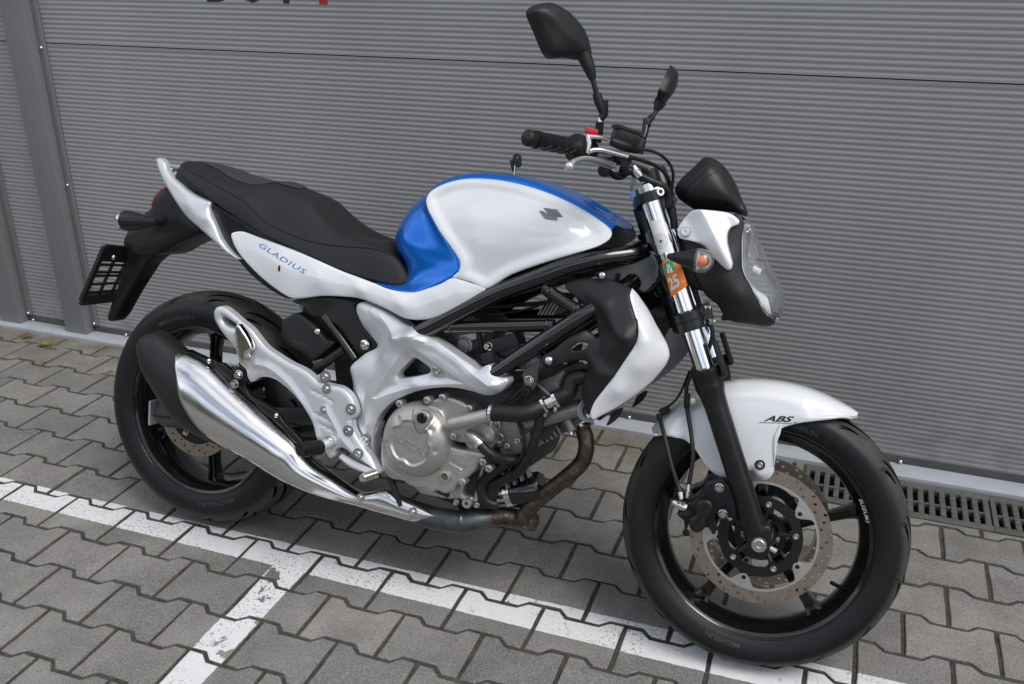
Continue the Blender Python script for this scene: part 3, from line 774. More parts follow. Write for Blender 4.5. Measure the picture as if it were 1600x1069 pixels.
# side-view stations of the machine in its own axes (x forward, y left, z up), metres
TR = {
 'tank_panel': [(0.6397, -0.118, 0.9237), (0.643, -0.11, 0.9419), (0.6601, -0.102, 0.957), (0.6863, -0.097, 0.9697), (0.7185, -0.094, 0.9789), (0.7562, -0.092, 0.9831), (0.8042, -0.092, 0.9835), (0.8519, -0.092, 0.9791), (0.8993, -0.092, 0.9706), (0.9464, -0.092, 0.958), (0.9934, -0.092, 0.9414), (1.031, -0.092, 0.9241), (1.0601, -0.095, 0.9083), (1.0713, -0.105, 0.8971), (1.069, -0.115, 0.8824), (1.0479, -0.125, 0.8657), (0.998, -0.14, 0.8436), (0.9373, -0.15, 0.8177), (0.8751, -0.158, 0.787), (0.8249, -0.163, 0.7506), (0.7918, -0.165, 0.7595), (0.7626, -0.165, 0.7644), (0.7409, -0.165, 0.7652), (0.7562, -0.165, 0.7811), (0.7574, -0.163, 0.7942), (0.7515, -0.16, 0.8065), (0.7261, -0.152, 0.8294), (0.6947, -0.143, 0.8564), (0.6674, -0.133, 0.8843), (0.649, -0.125, 0.9046)],
 'tank_panel_c': [(0.7718, -0.152, 0.9037), (0.8837, -0.152, 0.9025), (0.8499, -0.166, 0.8398), (0.9822, -0.138, 0.9003)],
 'tank_edge': [(1.0666, -0.1, 0.9028), (1.0601, -0.095, 0.9083), (1.031, -0.092, 0.9241), (0.9934, -0.092, 0.9414), (0.9464, -0.092, 0.958), (0.8993, -0.092, 0.9706), (0.8519, -0.092, 0.9791), (0.8042, -0.092, 0.9835), (0.7562, -0.092, 0.9831), (0.7185, -0.094, 0.9789), (0.6863, -0.097, 0.9697), (0.6601, -0.102, 0.957), (0.643, -0.11, 0.9419), (0.6397, -0.118, 0.9237), (0.649, -0.125, 0.9046), (0.6674, -0.133, 0.8843), (0.6947, -0.143, 0.8564), (0.7261, -0.152, 0.8294), (0.7515, -0.16, 0.8065), (0.7574, -0.163, 0.7942), (0.7562, -0.165, 0.7811), (0.7409, -0.165, 0.7652), (0.6848, -0.16, 0.7355), (0.6484, -0.155, 0.7214), (0.6106, -0.15, 0.7169), (0.534, -0.135, 0.7242)],
 'tank_mid': [(1.0772, -0.03, 0.9074), (1.0721, -0.03, 0.9125), (1.0438, -0.03, 0.9242), (1.0007, -0.03, 0.9427), (0.9522, -0.03, 0.9641), (0.9033, -0.03, 0.9827), (0.8546, -0.03, 0.9937), (0.806, -0.03, 0.9975), (0.7619, -0.03, 0.9977), (0.7275, -0.03, 0.9943), (0.6978, -0.03, 0.9895), (0.6682, -0.03, 0.9805), (0.6438, -0.04, 0.9657), (0.6196, -0.05, 0.9472), (0.5956, -0.06, 0.9251), (0.5845, -0.075, 0.9054), (0.5714, -0.085, 0.8789), (0.5638, -0.095, 0.8483), (0.5621, -0.1, 0.8275), (0.5684, -0.102, 0.8099), (0.5791, -0.105, 0.7951), (0.5974, -0.107, 0.7767), (0.605, -0.108, 0.7547), (0.603, -0.11, 0.7315), (0.5803, -0.115, 0.7243), (0.5239, -0.118, 0.7265)],
 'side_panel': [(0.1137, -0.118, 0.7855), (0.1142, -0.116, 0.7925), (0.1259, -0.116, 0.7977), (0.1488, -0.118, 0.8003), (0.1924, -0.122, 0.7934), (0.2424, -0.126, 0.7856), (0.316, -0.132, 0.7732), (0.388, -0.138, 0.7563), (0.4462, -0.142, 0.7422), (0.5041, -0.148, 0.7327), (0.5438, -0.152, 0.7256), (0.5773, -0.155, 0.7188), (0.6144, -0.157, 0.717), (0.6501, -0.158, 0.7209), (0.6853, -0.161, 0.7348), (0.7147, -0.163, 0.7485), (0.7409, -0.165, 0.7643), (0.7627, -0.165, 0.7636), (0.7919, -0.165, 0.7586), (0.825, -0.163, 0.7498), (0.7868, -0.166, 0.7174), (0.7331, -0.168, 0.6813), (0.7, -0.168, 0.6677), (0.6647, -0.166, 0.6601), (0.6334, -0.164, 0.6599), (0.6056, -0.161, 0.6671), (0.5663, -0.157, 0.6772), (0.5102, -0.152, 0.6862), (0.4532, -0.146, 0.6831), (0.3952, -0.14, 0.6758), (0.3405, -0.137, 0.6627), (0.303, -0.135, 0.6606), (0.2426, -0.13, 0.6833), (0.191, -0.126, 0.7116), (0.1482, -0.122, 0.7416), (0.1253, -0.119, 0.7644)],
 'side_panel_c': [(0.4001, -0.152, 0.7173), (0.515, -0.163, 0.7098), (0.6258, -0.174, 0.6937), (0.7246, -0.177, 0.7164), (0.7692, -0.174, 0.7397), (0.2786, -0.14, 0.7385)],
 'gladius': [(0.2089, -0.14, 0.7841), (0.3553, -0.14, 0.7244), (0.2051, -0.14, 0.7702)],
 'panel_slot': [(0.2771, -0.14, 0.7268)],
 'emblem': [(0.9196, -0.15, 0.9348), (0.9474, -0.15, 0.9344), (0.9642, -0.15, 0.9208), (0.9575, -0.15, 0.9204), (0.9488, -0.15, 0.9248), (0.9391, -0.15, 0.9315), (0.9577, -0.15, 0.9124), (0.9306, -0.15, 0.913), (0.9128, -0.15, 0.9281), (0.9215, -0.15, 0.9277), (0.931, -0.15, 0.9233), (0.9415, -0.15, 0.9167), (0.9266, -0.15, 0.9292)],
 'seat_low': [(-0.1009, -0.06, 0.9365), (-0.0692, -0.085, 0.9219), (-0.0302, -0.1, 0.9048), (0.0074, -0.108, 0.887), (0.0461, -0.112, 0.8681), (0.0893, -0.116, 0.8487), (0.1416, -0.12, 0.8287), (0.2184, -0.126, 0.8002), (0.2914, -0.13, 0.7817), (0.3852, -0.134, 0.7588), (0.4399, -0.132, 0.7423), (0.4921, -0.128, 0.7314), (0.5581, -0.122, 0.7242), (0.5912, -0.116, 0.7249), (0.6092, -0.108, 0.7368)],
 'seat_crease': [(-0.1058, -0.05, 0.9407), (-0.0632, -0.075, 0.9341), (-0.0247, -0.09, 0.9264), (0.0123, -0.098, 0.9166), (0.0573, -0.104, 0.9023), (0.1113, -0.11, 0.8861), (0.1534, -0.114, 0.8706), (0.2103, -0.118, 0.8339), (0.2837, -0.122, 0.8112), (0.3522, -0.122, 0.799), (0.405, -0.118, 0.7963), (0.4556, -0.112, 0.7982), (0.5151, -0.104, 0.7992), (0.5645, -0.096, 0.7862), (0.6007, -0.09, 0.7532)],
 'seat_top': [(-0.1296, -0.02, 0.9452), (-0.1014, -0.02, 0.9558), (-0.0703, -0.02, 0.9562), (-0.0445, -0.02, 0.9534), (0.0067, -0.02, 0.9455), (0.0574, -0.02, 0.9336), (0.1318, -0.02, 0.9241), (0.1801, -0.02, 0.9244), (0.2286, -0.02, 0.911), (0.3002, -0.02, 0.8923), (0.3306, -0.02, 0.8713), (0.3729, -0.02, 0.8415), (0.4087, -0.02, 0.8185), (0.454, -0.02, 0.8124), (0.5145, -0.02, 0.8134)],
 'seat_insert': [(-0.0416, -0.02, 0.9467), (0.0069, -0.02, 0.9427), (0.0824, -0.02, 0.9298), (0.1558, -0.02, 0.9282), (0.1945, -0.02, 0.9237), (0.2307, -0.03, 0.9129), (0.2641, -0.06, 0.9016), (0.2719, -0.08, 0.8885), (0.2486, -0.08, 0.892), (0.1702, -0.07, 0.9043), (0.0894, -0.06, 0.9209), (0.0275, -0.045, 0.934)],
 'tail_trim': [(0.04, -0.107, 0.8597), (0.0847, -0.11, 0.8444), (0.1452, -0.112, 0.8232), (0.2102, -0.115, 0.7992), (0.2845, -0.12, 0.7787), (0.3796, -0.125, 0.7539), (0.3854, -0.125, 0.6747), (0.3144, -0.125, 0.6582), (0.2849, -0.122, 0.6548), (0.2179, -0.115, 0.6759), (0.1651, -0.11, 0.7025), (0.1325, -0.107, 0.7265), (0.1055, -0.105, 0.747), (0.0788, -0.104, 0.7758), (0.0572, -0.104, 0.8132), (0.0415, -0.105, 0.8472)],
 'grab_rail': [(-0.1687, -0.075, 0.9525), (-0.1594, -0.075, 0.9565), (-0.1478, -0.078, 0.9552), (-0.1345, -0.082, 0.9468), (-0.1206, -0.088, 0.9295), (-0.1017, -0.094, 0.9147), (-0.0754, -0.1, 0.9008), (-0.039, -0.106, 0.8839), (-0.0051, -0.11, 0.8731), (0.0266, -0.112, 0.8662), (0.0442, -0.114, 0.862), (0.0434, -0.116, 0.8442), (0.0604, -0.12, 0.8144), (0.0835, -0.122, 0.7775), (0.1107, -0.124, 0.753), (0.1363, -0.125, 0.7383), (0.151, -0.125, 0.7334), (0.1423, -0.126, 0.7316), (0.1129, -0.126, 0.7415), (0.0779, -0.126, 0.7611), (0.024, -0.122, 0.7907), (-0.0281, -0.115, 0.8171), (-0.0658, -0.108, 0.8454), (-0.0997, -0.1, 0.8745), (-0.1286, -0.092, 0.9004), (-0.1535, -0.083, 0.927)],
 'grab_rail_c': [(0.0479, -0.135, 0.8249), (-0.0136, -0.122, 0.8503), (0.0892, -0.135, 0.7783)],
 'tail_body': [(-0.1277, -0.075, 0.884), (-0.1423, -0.075, 0.8843), (-0.1612, -0.075, 0.8715), (-0.1763, -0.075, 0.8557), (-0.1836, -0.075, 0.8384), (-0.1894, -0.075, 0.8234), (-0.2091, -0.075, 0.811), (-0.2402, -0.075, 0.7785), (-0.2666, -0.075, 0.7546), (-0.2664, -0.075, 0.7164), (-0.2264, -0.075, 0.6956), (-0.1624, -0.075, 0.7073), (-0.1211, -0.075, 0.7309), (-0.0601, -0.075, 0.7606), (-0.0152, -0.075, 0.7819), (-0.0315, -0.075, 0.8046), (-0.074, -0.075, 0.8369), (-0.1011, -0.075, 0.8669)],
 'tail_light': [(-0.1604, -0.055, 0.8832), (-0.1794, -0.055, 0.8703), (-0.1948, -0.055, 0.8543), (-0.2022, -0.055, 0.839), (-0.206, -0.055, 0.8282)],
 'mudguard': [(-0.3088, -0.032, 0.7364), (-0.3073, -0.032, 0.693), (-0.2993, -0.032, 0.6656), (-0.3155, -0.032, 0.6438), (-0.3308, -0.032, 0.5932), (-0.3467, -0.032, 0.5555), (-0.36, -0.032, 0.52), (-0.3629, -0.032, 0.5016), (-0.3535, -0.032, 0.495), (-0.3311, -0.032, 0.5151), (-0.3068, -0.032, 0.5542), (-0.2854, -0.032, 0.5882), (-0.2641, -0.032, 0.6195), (-0.2429, -0.032, 0.6485), (-0.2246, -0.032, 0.6746), (-0.2008, -0.032, 0.6937), (-0.1693, -0.032, 0.7199), (-0.1248, -0.032, 0.742), (-0.0886, -0.032, 0.7608), (-0.166, -0.032, 0.7692), (-0.247, -0.032, 0.7562)],
 'rear_indicator': [(-0.0901, -0.15, 0.7982), (-0.1632, -0.15, 0.7925), (-0.1894, -0.15, 0.7929), (-0.1959, -0.15, 0.7932), (-0.2051, -0.15, 0.7912), (-0.213, -0.15, 0.7904), (-0.1371, -0.08, 0.7972)],
 'pl_tl': [(-0.3033, -0.1, 0.7117)],
 'pl_bl': [(-0.3804, -0.1, 0.5575)],
 'pl_br': [(-0.3831, 0.1, 0.5574)],
 'pl_tr': [(-0.3133, 0.1, 0.6902)],
 'muf_chrome': [(0.0498, -0.2, 0.4886), (0.0417, -0.185, 0.4982), (0.0564, -0.172, 0.4947), (0.1005, -0.165, 0.4777), (0.1307, -0.165, 0.4604), (0.1804, -0.165, 0.4325), (0.2144, -0.165, 0.4223), (0.2392, -0.165, 0.4026), (0.2735, -0.165, 0.3808), (0.311, -0.164, 0.3635), (0.3434, -0.162, 0.3413), (0.3707, -0.16, 0.3222), (0.3767, -0.155, 0.3013), (0.4019, -0.15, 0.2826), (0.4351, -0.147, 0.2661), (0.4731, -0.143, 0.248), (0.5061, -0.14, 0.2293), (0.5385, -0.138, 0.2232), (0.564, -0.136, 0.2307), (0.5837, -0.134, 0.2418), (0.6045, -0.133, 0.2436), (0.6414, -0.13, 0.2311), (0.6888, -0.128, 0.2214), (0.7328, -0.125, 0.2084), (0.7105, -0.124, 0.1893), (0.6859, -0.126, 0.1823), (0.6561, -0.13, 0.1841), (0.5894, -0.136, 0.1867), (0.5118, -0.145, 0.1959), (0.4591, -0.15, 0.1958), (0.4057, -0.156, 0.206), (0.3515, -0.162, 0.2188), (0.3197, -0.167, 0.2271), (0.2978, -0.17, 0.2375), (0.2656, -0.176, 0.2613), (0.2225, -0.184, 0.2926), (0.1595, -0.19, 0.3249), (0.1318, -0.195, 0.3537), (0.1083, -0.205, 0.3842), (0.0977, -0.212, 0.4112), (0.0733, -0.215, 0.4545)],
 'muf_chrome_c': [(0.157, -0.243, 0.457), (0.217, -0.246, 0.429), (0.2864, -0.243, 0.3789), (0.3487, -0.234, 0.3578), (0.1264, -0.225, 0.4806), (0.2286, -0.232, 0.4363), (0.3283, -0.218, 0.3162), (0.378, -0.206, 0.289), (0.4272, -0.194, 0.2666), (0.4751, -0.18, 0.2434), (0.5486, -0.163, 0.2177), (0.6221, -0.15, 0.213), (0.6817, -0.142, 0.2069)],
 'muf_black': [(-0.0874, -0.168, 0.5237), (-0.0697, -0.168, 0.5332), (-0.0492, -0.168, 0.5322), (-0.0236, -0.168, 0.5258), (0.0271, -0.166, 0.4987), (0.0404, -0.18, 0.4763), (0.0704, -0.2, 0.4477), (0.0947, -0.203, 0.4041), (0.1305, -0.2, 0.3655), (0.139, -0.195, 0.355), (0.1683, -0.186, 0.3257), (0.222, -0.176, 0.2958), (0.2652, -0.168, 0.2644), (0.2901, -0.155, 0.2321), (0.2577, -0.148, 0.239), (0.2125, -0.145, 0.2524), (0.1449, -0.145, 0.2597), (0.0819, -0.145, 0.2735), (0.0241, -0.145, 0.2888), (-0.0153, -0.145, 0.3079), (-0.0373, -0.147, 0.3344), (-0.0589, -0.15, 0.3723), (-0.0805, -0.15, 0.3897), (-0.1077, -0.15, 0.4147), (-0.1151, -0.155, 0.4563), (-0.1071, -0.165, 0.4922)],
 'muf_black_c': [(0.0011, -0.222, 0.5038), (0.0509, -0.232, 0.4693), (0.068, -0.226, 0.4074), (0.0158, -0.206, 0.4031), (0.0914, -0.205, 0.3553), (-0.0382, -0.2, 0.4827), (0.0444, -0.215, 0.4977)],
 'muf_axis': [(-0.0789, -0.12, 0.4488), (0.0157, -0.118, 0.3798), (0.2182, -0.115, 0.2823), (0.4083, -0.11, 0.2205), (0.5874, -0.105, 0.193), (0.7408, -0.105, 0.1989)],
 'muf_up': [(-0.0906, -0.165, 0.5228), (-0.048, -0.165, 0.5341), (0.0263, -0.165, 0.498), (0.1025, -0.165, 0.4776), (0.1801, -0.162, 0.4304), (0.2674, -0.158, 0.3791), (0.3654, -0.152, 0.3194), (0.3993, -0.147, 0.2817), (0.4713, -0.14, 0.2467), (0.5347, -0.133, 0.2215), (0.5674, -0.13, 0.2294), (0.6016, -0.128, 0.2426), (0.6392, -0.126, 0.2312), (0.6865, -0.124, 0.2207), (0.7319, -0.122, 0.2068)],
 'muf_lo': [(-0.1047, -0.165, 0.4576), (-0.0669, -0.165, 0.3953), (-0.0107, -0.165, 0.3332), (0.0318, -0.165, 0.2942), (0.1026, -0.162, 0.2737), (0.2216, -0.158, 0.2566), (0.295, -0.152, 0.2291), (0.3413, -0.147, 0.2129), (0.4116, -0.14, 0.1967), (0.4801, -0.133, 0.1903), (0.5356, -0.13, 0.1872), (0.5839, -0.128, 0.183), (0.6349, -0.126, 0.1812), (0.685, -0.124, 0.181), (0.7337, -0.122, 0.2056)],
 'muf_bracket': [(0.118, -0.168, 0.4709), (0.1467, -0.168, 0.4776), (0.1715, -0.168, 0.4636), (0.1945, -0.168, 0.4794), (0.2181, -0.168, 0.4793), (0.2307, -0.168, 0.4655), (0.2246, -0.168, 0.4485), (0.216, -0.168, 0.4351), (0.2314, -0.168, 0.4138), (0.2698, -0.168, 0.4006), (0.3126, -0.168, 0.3845), (0.3323, -0.168, 0.3643), (0.3705, -0.168, 0.3398), (0.39, -0.168, 0.3199), (0.3674, -0.168, 0.3194), (0.3144, -0.168, 0.357), (0.2664, -0.168, 0.3801), (0.2171, -0.168, 0.4153), (0.173, -0.168, 0.4358)],
 'muf_bolts': [(0.12, -0.18, 0.483), (0.1968, -0.18, 0.4378), (0.3237, -0.18, 0.383), (0.211, -0.185, 0.464)],
 'peg_bracket': [(0.1249, -0.185, 0.6052), (0.1338, -0.185, 0.6174), (0.1503, -0.185, 0.6205), (0.172, -0.185, 0.6118), (0.2059, -0.185, 0.5933), (0.2347, -0.185, 0.5782), (0.2541, -0.185, 0.5617), (0.2783, -0.185, 0.5422), (0.3111, -0.185, 0.528), (0.3481, -0.185, 0.5147), (0.3935, -0.185, 0.5029), (0.431, -0.185, 0.4823), (0.4485, -0.185, 0.4815), (0.4682, -0.185, 0.4801), (0.4934, -0.185, 0.4789), (0.5186, -0.185, 0.4643), (0.5348, -0.185, 0.4398), (0.5373, -0.185, 0.4213), (0.5247, -0.185, 0.4057), (0.5271, -0.185, 0.4061), (0.5307, -0.185, 0.3876), (0.5474, -0.185, 0.366), (0.5659, -0.185, 0.3466), (0.5842, -0.185, 0.3311), (0.6006, -0.185, 0.3115), (0.6091, -0.185, 0.2979), (0.602, -0.185, 0.2936), (0.5905, -0.185, 0.3056), (0.5687, -0.185, 0.3126), (0.5466, -0.185, 0.3216), (0.5331, -0.185, 0.3285), (0.5175, -0.185, 0.3351), (0.5021, -0.185, 0.3378), (0.4898, -0.185, 0.3276), (0.4886, -0.185, 0.3138), (0.476, -0.185, 0.3064), (0.4678, -0.185, 0.3135), (0.4588, -0.185, 0.3312), (0.4445, -0.185, 0.3459), (0.441, -0.185, 0.342), (0.4326, -0.185, 0.3667), (0.4222, -0.185, 0.3881), (0.4027, -0.185, 0.4118), (0.3837, -0.185, 0.4278), (0.3624, -0.185, 0.4435), (0.3343, -0.185, 0.4581), (0.3109, -0.185, 0.4677), (0.2878, -0.185, 0.4697), (0.2673, -0.185, 0.4653), (0.254, -0.185, 0.4551), (0.2426, -0.185, 0.4503), (0.2326, -0.185, 0.4604), (0.227, -0.185, 0.4773), (0.2123, -0.185, 0.4867), (0.2046, -0.185, 0.4934), (0.201, -0.185, 0.5145), (0.181, -0.185, 0.5349), (0.1613, -0.185, 0.5496), (0.1412, -0.185, 0.5683), (0.1283, -0.185, 0.586)],
 'peg_bracket_hole': [(0.1485, -0.185, 0.5921), (0.1539, -0.185, 0.5983), (0.1731, -0.185, 0.5925), (0.1949, -0.185, 0.582), (0.1884, -0.185, 0.5721), (0.1646, -0.185, 0.5748), (0.1523, -0.185, 0.5828)],
 'passenger_peg': [(0.2064, -0.205, 0.5742), (0.2125, -0.205, 0.5894), (0.2221, -0.205, 0.5823), (0.2418, -0.205, 0.5622), (0.2543, -0.205, 0.5448), (0.2582, -0.205, 0.5331), (0.2484, -0.205, 0.5277), (0.2401, -0.205, 0.5117), (0.2371, -0.205, 0.4996), (0.2271, -0.205, 0.4956), (0.217, -0.205, 0.5111), (0.2103, -0.205, 0.5458)],
 'passenger_bolt': [(0.2566, -0.215, 0.5188)],
 'peg': [(0.4835, -0.195, 0.3519), (0.4863, -0.215, 0.3436), (0.4607, -0.285, 0.3486)],
 'pedal': [(0.5101, -0.185, 0.3181), (0.545, -0.195, 0.3103), (0.5839, -0.21, 0.3096), (0.6169, -0.22, 0.3105)],
 'pedal_pad': [(0.6204, -0.215, 0.3081), (0.6112, -0.262, 0.3072)],
 'bracket_bolts': [(0.4578, -0.19, 0.4707), (0.4549, -0.19, 0.4206), (0.5256, -0.19, 0.4344), (0.5226, -0.19, 0.3825), (0.5547, -0.19, 0.3343), (0.5572, -0.165, 0.3612), (0.4517, -0.185, 0.4982)],
 'casting': [(0.4922, -0.142, 0.6586), (0.4967, -0.142, 0.6723), (0.5145, -0.144, 0.6787), (0.5377, -0.147, 0.6747), (0.5736, -0.15, 0.667), (0.61, -0.154, 0.6542), (0.6287, -0.157, 0.6463), (0.647, -0.16, 0.642), (0.6663, -0.163, 0.6469), (0.677, -0.166, 0.6344), (0.7006, -0.168, 0.6273), (0.7211, -0.17, 0.6227), (0.7679, -0.172, 0.6023), (0.81, -0.176, 0.5847), (0.8288, -0.178, 0.5774), (0.8422, -0.18, 0.5862), (0.8562, -0.183, 0.5907), (0.863, -0.183, 0.5795), (0.872, -0.183, 0.5719), (0.8847, -0.183, 0.5687), (0.8984, -0.183, 0.5686), (0.9017, -0.183, 0.5586), (0.8895, -0.183, 0.5397), (0.8719, -0.183, 0.5281), (0.8493, -0.182, 0.5229), (0.8167, -0.178, 0.5254), (0.7752, -0.172, 0.5244), (0.7306, -0.168, 0.5167), (0.6784, -0.165, 0.4991), (0.6462, -0.163, 0.4819), (0.6222, -0.162, 0.4663), (0.5985, -0.161, 0.443), (0.5812, -0.16, 0.4168), (0.5732, -0.16, 0.3848), (0.5721, -0.16, 0.3615), (0.5824, -0.16, 0.4074), (0.5749, -0.158, 0.3807), (0.5723, -0.156, 0.3508), (0.574, -0.153, 0.3291), (0.5762, -0.15, 0.3132), (0.5691, -0.15, 0.3157), (0.5505, -0.15, 0.3315), (0.534, -0.15, 0.3477), (0.5219, -0.15, 0.3629), (0.5118, -0.15, 0.3805), (0.5074, -0.15, 0.3952), (0.5176, -0.15, 0.4146), (0.5185, -0.15, 0.4302), (0.5023, -0.15, 0.4543), (0.5046, -0.15, 0.47), (0.5006, -0.15, 0.4924), (0.491, -0.148, 0.5172), (0.4959, -0.147, 0.5293), (0.5094, -0.146, 0.5428), (0.5293, -0.146, 0.5611), (0.5517, -0.146, 0.574), (0.5574, -0.145, 0.5842), (0.5324, -0.143, 0.6064), (0.5135, -0.142, 0.6223), (0.4991, -0.142, 0.6427)],
 'casting_hole': [(0.6232, -0.163, 0.5197), (0.6209, -0.163, 0.5268), (0.6402, -0.163, 0.5514), (0.655, -0.163, 0.5686), (0.6648, -0.163, 0.5731), (0.6876, -0.163, 0.5665), (0.7032, -0.163, 0.5581), (0.707, -0.163, 0.5514), (0.7017, -0.163, 0.5432), (0.6665, -0.163, 0.53), (0.6307, -0.163, 0.5184)],
 'casting_c': [(0.5503, -0.158, 0.6516), (0.6264, -0.178, 0.6173), (0.5988, -0.172, 0.5645), (0.5567, -0.166, 0.527), (0.5388, -0.164, 0.4708), (0.6595, -0.176, 0.5966), (0.7341, -0.18, 0.5873), (0.802, -0.186, 0.5564), (0.6765, -0.18, 0.5197), (0.6091, -0.168, 0.5137), (0.7176, -0.17, 0.5397), (0.5611, -0.163, 0.3984), (0.6569, -0.184, 0.6298), (0.875, -0.196, 0.5527), (0.6439, -0.166, 0.5746)],
 'casting_ridge': [(0.5663, -0.17, 0.4635), (0.5903, -0.17, 0.5033), (0.6193, -0.17, 0.5528), (0.6447, -0.17, 0.5899), (0.6602, -0.17, 0.5978), (0.6893, -0.17, 0.5878), (0.739, -0.17, 0.565), (0.788, -0.17, 0.5443)],
 'casting_bolts': [(0.728, -0.175, 0.5538), (0.5243, -0.14, 0.5796)],
 'tube_upper': [(0.6669, -0.15, 0.6311), (0.6832, -0.152, 0.641), (0.7651, -0.152, 0.6945), (0.8471, -0.148, 0.7455), (0.9349, -0.142, 0.789), (0.9963, -0.13, 0.8212), (1.0541, -0.11, 0.8416), (1.1083, -0.075, 0.8562), (1.1296, -0.05, 0.8687)],
 'tube_lower': [(0.8574, -0.165, 0.5652), (0.87, -0.165, 0.5758), (0.9598, -0.158, 0.6536), (1.0033, -0.15, 0.6909), (1.0432, -0.14, 0.7243), (1.0823, -0.11, 0.7571), (1.117, -0.05, 0.7986)],
 'tube_mid': [(0.7312, -0.148, 0.652), (0.8276, -0.148, 0.6676), (0.9823, -0.148, 0.6931)],
 'tube_brace': [(0.9473, -0.138, 0.7684), (0.9931, -0.138, 0.7458), (1.0381, -0.138, 0.7262)],
 'tube_sub': [(0.3965, -0.115, 0.627), (0.4419, -0.12, 0.5863), (0.4943, -0.125, 0.5382)],
 'side_cover': [(0.3103, -0.125, 0.6539), (0.3372, -0.125, 0.6596), (0.3683, -0.125, 0.6676), (0.4211, -0.125, 0.6767), (0.4648, -0.125, 0.6778), (0.4912, -0.125, 0.6739), (0.4858, -0.13, 0.6707), (0.4826, -0.13, 0.6618), (0.4875, -0.13, 0.6492), (0.4995, -0.13, 0.6339), (0.5161, -0.13, 0.6155), (0.5368, -0.13, 0.5978), (0.5496, -0.13, 0.5846), (0.5496, -0.13, 0.577), (0.5412, -0.13, 0.57), (0.5206, -0.13, 0.5591), (0.5102, -0.13, 0.5537), (0.5013, -0.13, 0.5561), (0.4873, -0.13, 0.5692), (0.4707, -0.13, 0.5858), (0.4518, -0.13, 0.6041), (0.4333, -0.13, 0.6148), (0.4042, -0.12, 0.6211), (0.3817, -0.12, 0.6227), (0.3636, -0.12, 0.623), (0.3493, -0.12, 0.6327), (0.3373, -0.12, 0.6427), (0.3073, -0.12, 0.6463)],
 'side_cover_bolt': [(0.5209, -0.135, 0.5789)],
 'abs_box': [(0.2743, -0.118, 0.5982), (0.2855, -0.118, 0.6058), (0.3144, -0.118, 0.6227), (0.3402, -0.118, 0.6136), (0.3686, -0.118, 0.5982), (0.402, -0.118, 0.572), (0.4291, -0.118, 0.5684), (0.4169, -0.118, 0.5529), (0.4043, -0.118, 0.5408), (0.3713, -0.118, 0.5123), (0.3442, -0.118, 0.5228), (0.2801, -0.118, 0.5455), (0.2735, -0.118, 0.5744)],
 'abs_box_bolt': [(0.3895, -0.13, 0.59)],
 'abs_text': [(0.2909, -0.125, 0.5639), (0.3688, -0.125, 0.5335)],
 'clutch': [(0.6955, -0.19, 0.3923)],
 'clutch_rim': [(0.5933, -0.16, 0.3733), (0.601, -0.16, 0.3345), (0.6233, -0.16, 0.3067), (0.6551, -0.16, 0.2952), (0.694, -0.16, 0.2986), (0.727, -0.16, 0.3143), (0.7501, -0.16, 0.3408), (0.7629, -0.16, 0.3749), (0.7621, -0.16, 0.406), (0.7494, -0.16, 0.4386), (0.7265, -0.16, 0.4596), (0.696, -0.16, 0.4685), (0.6662, -0.16, 0.4663), (0.633, -0.16, 0.4505), (0.6071, -0.16, 0.4199)],
 'clutch_recess': [(0.6671, -0.2, 0.4334), (0.662, -0.2, 0.4214), (0.6443, -0.2, 0.4143), (0.6406, -0.2, 0.3968), (0.6401, -0.2, 0.378), (0.6489, -0.2, 0.3591), (0.6603, -0.2, 0.3464), (0.6767, -0.2, 0.346), (0.6875, -0.2, 0.3388), (0.6998, -0.2, 0.3372), (0.7153, -0.2, 0.3445), (0.7283, -0.2, 0.3565), (0.7349, -0.2, 0.3726), (0.7361, -0.2, 0.3876), (0.7288, -0.2, 0.3954), (0.7313, -0.2, 0.4124), (0.7266, -0.2, 0.4207), (0.6972, -0.2, 0.4354), (0.6889, -0.2, 0.4384)],
 'suzuki': [(0.6468, -0.2, 0.397), (0.7284, -0.2, 0.3667), (0.6444, -0.2, 0.3882)],
 'oil_cap': [(0.7162, -0.2, 0.4517), (0.7295, -0.2, 0.4542), (0.7166, -0.2, 0.4427)],
 'oil_boss': [(0.6948, -0.195, 0.456), (0.7098, -0.195, 0.467), (0.7282, -0.195, 0.4621), (0.7333, -0.195, 0.4502), (0.7269, -0.195, 0.4326), (0.7159, -0.195, 0.4213), (0.7031, -0.195, 0.4299), (0.6967, -0.195, 0.4453)],
 'oil_wire': [(0.6995, -0.212, 0.4711), (0.6988, -0.212, 0.4564), (0.7033, -0.212, 0.439), (0.7105, -0.212, 0.4257), (0.7209, -0.212, 0.4204), (0.7324, -0.212, 0.4244), (0.7447, -0.212, 0.4413), (0.7553, -0.212, 0.4542)],
 'cover_base': [(0.5988, -0.162, 0.3748), (0.603, -0.162, 0.4036), (0.622, -0.162, 0.439), (0.6506, -0.162, 0.4599), (0.6925, -0.162, 0.4714), (0.7393, -0.162, 0.4682), (0.7613, -0.162, 0.4335), (0.7718, -0.162, 0.3889), (0.8583, -0.162, 0.3886), (0.8442, -0.162, 0.3665), (0.8378, -0.162, 0.3477), (0.8269, -0.162, 0.3337), (0.8081, -0.162, 0.3141), (0.7928, -0.162, 0.2991), (0.7896, -0.162, 0.2885), (0.7697, -0.162, 0.2763), (0.7482, -0.162, 0.2795), (0.7364, -0.162, 0.269), (0.7227, -0.162, 0.278), (0.6972, -0.162, 0.2745), (0.6796, -0.162, 0.2768), (0.6571, -0.162, 0.2841), (0.6308, -0.162, 0.2825), (0.605, -0.162, 0.2994), (0.5977, -0.162, 0.3343)],
 'cover_win1': [(0.7809, -0.162, 0.3755), (0.8194, -0.162, 0.3758), (0.8218, -0.162, 0.3717), (0.8167, -0.162, 0.3632), (0.8185, -0.162, 0.3543), (0.8131, -0.162, 0.3495), (0.7782, -0.162, 0.361)],
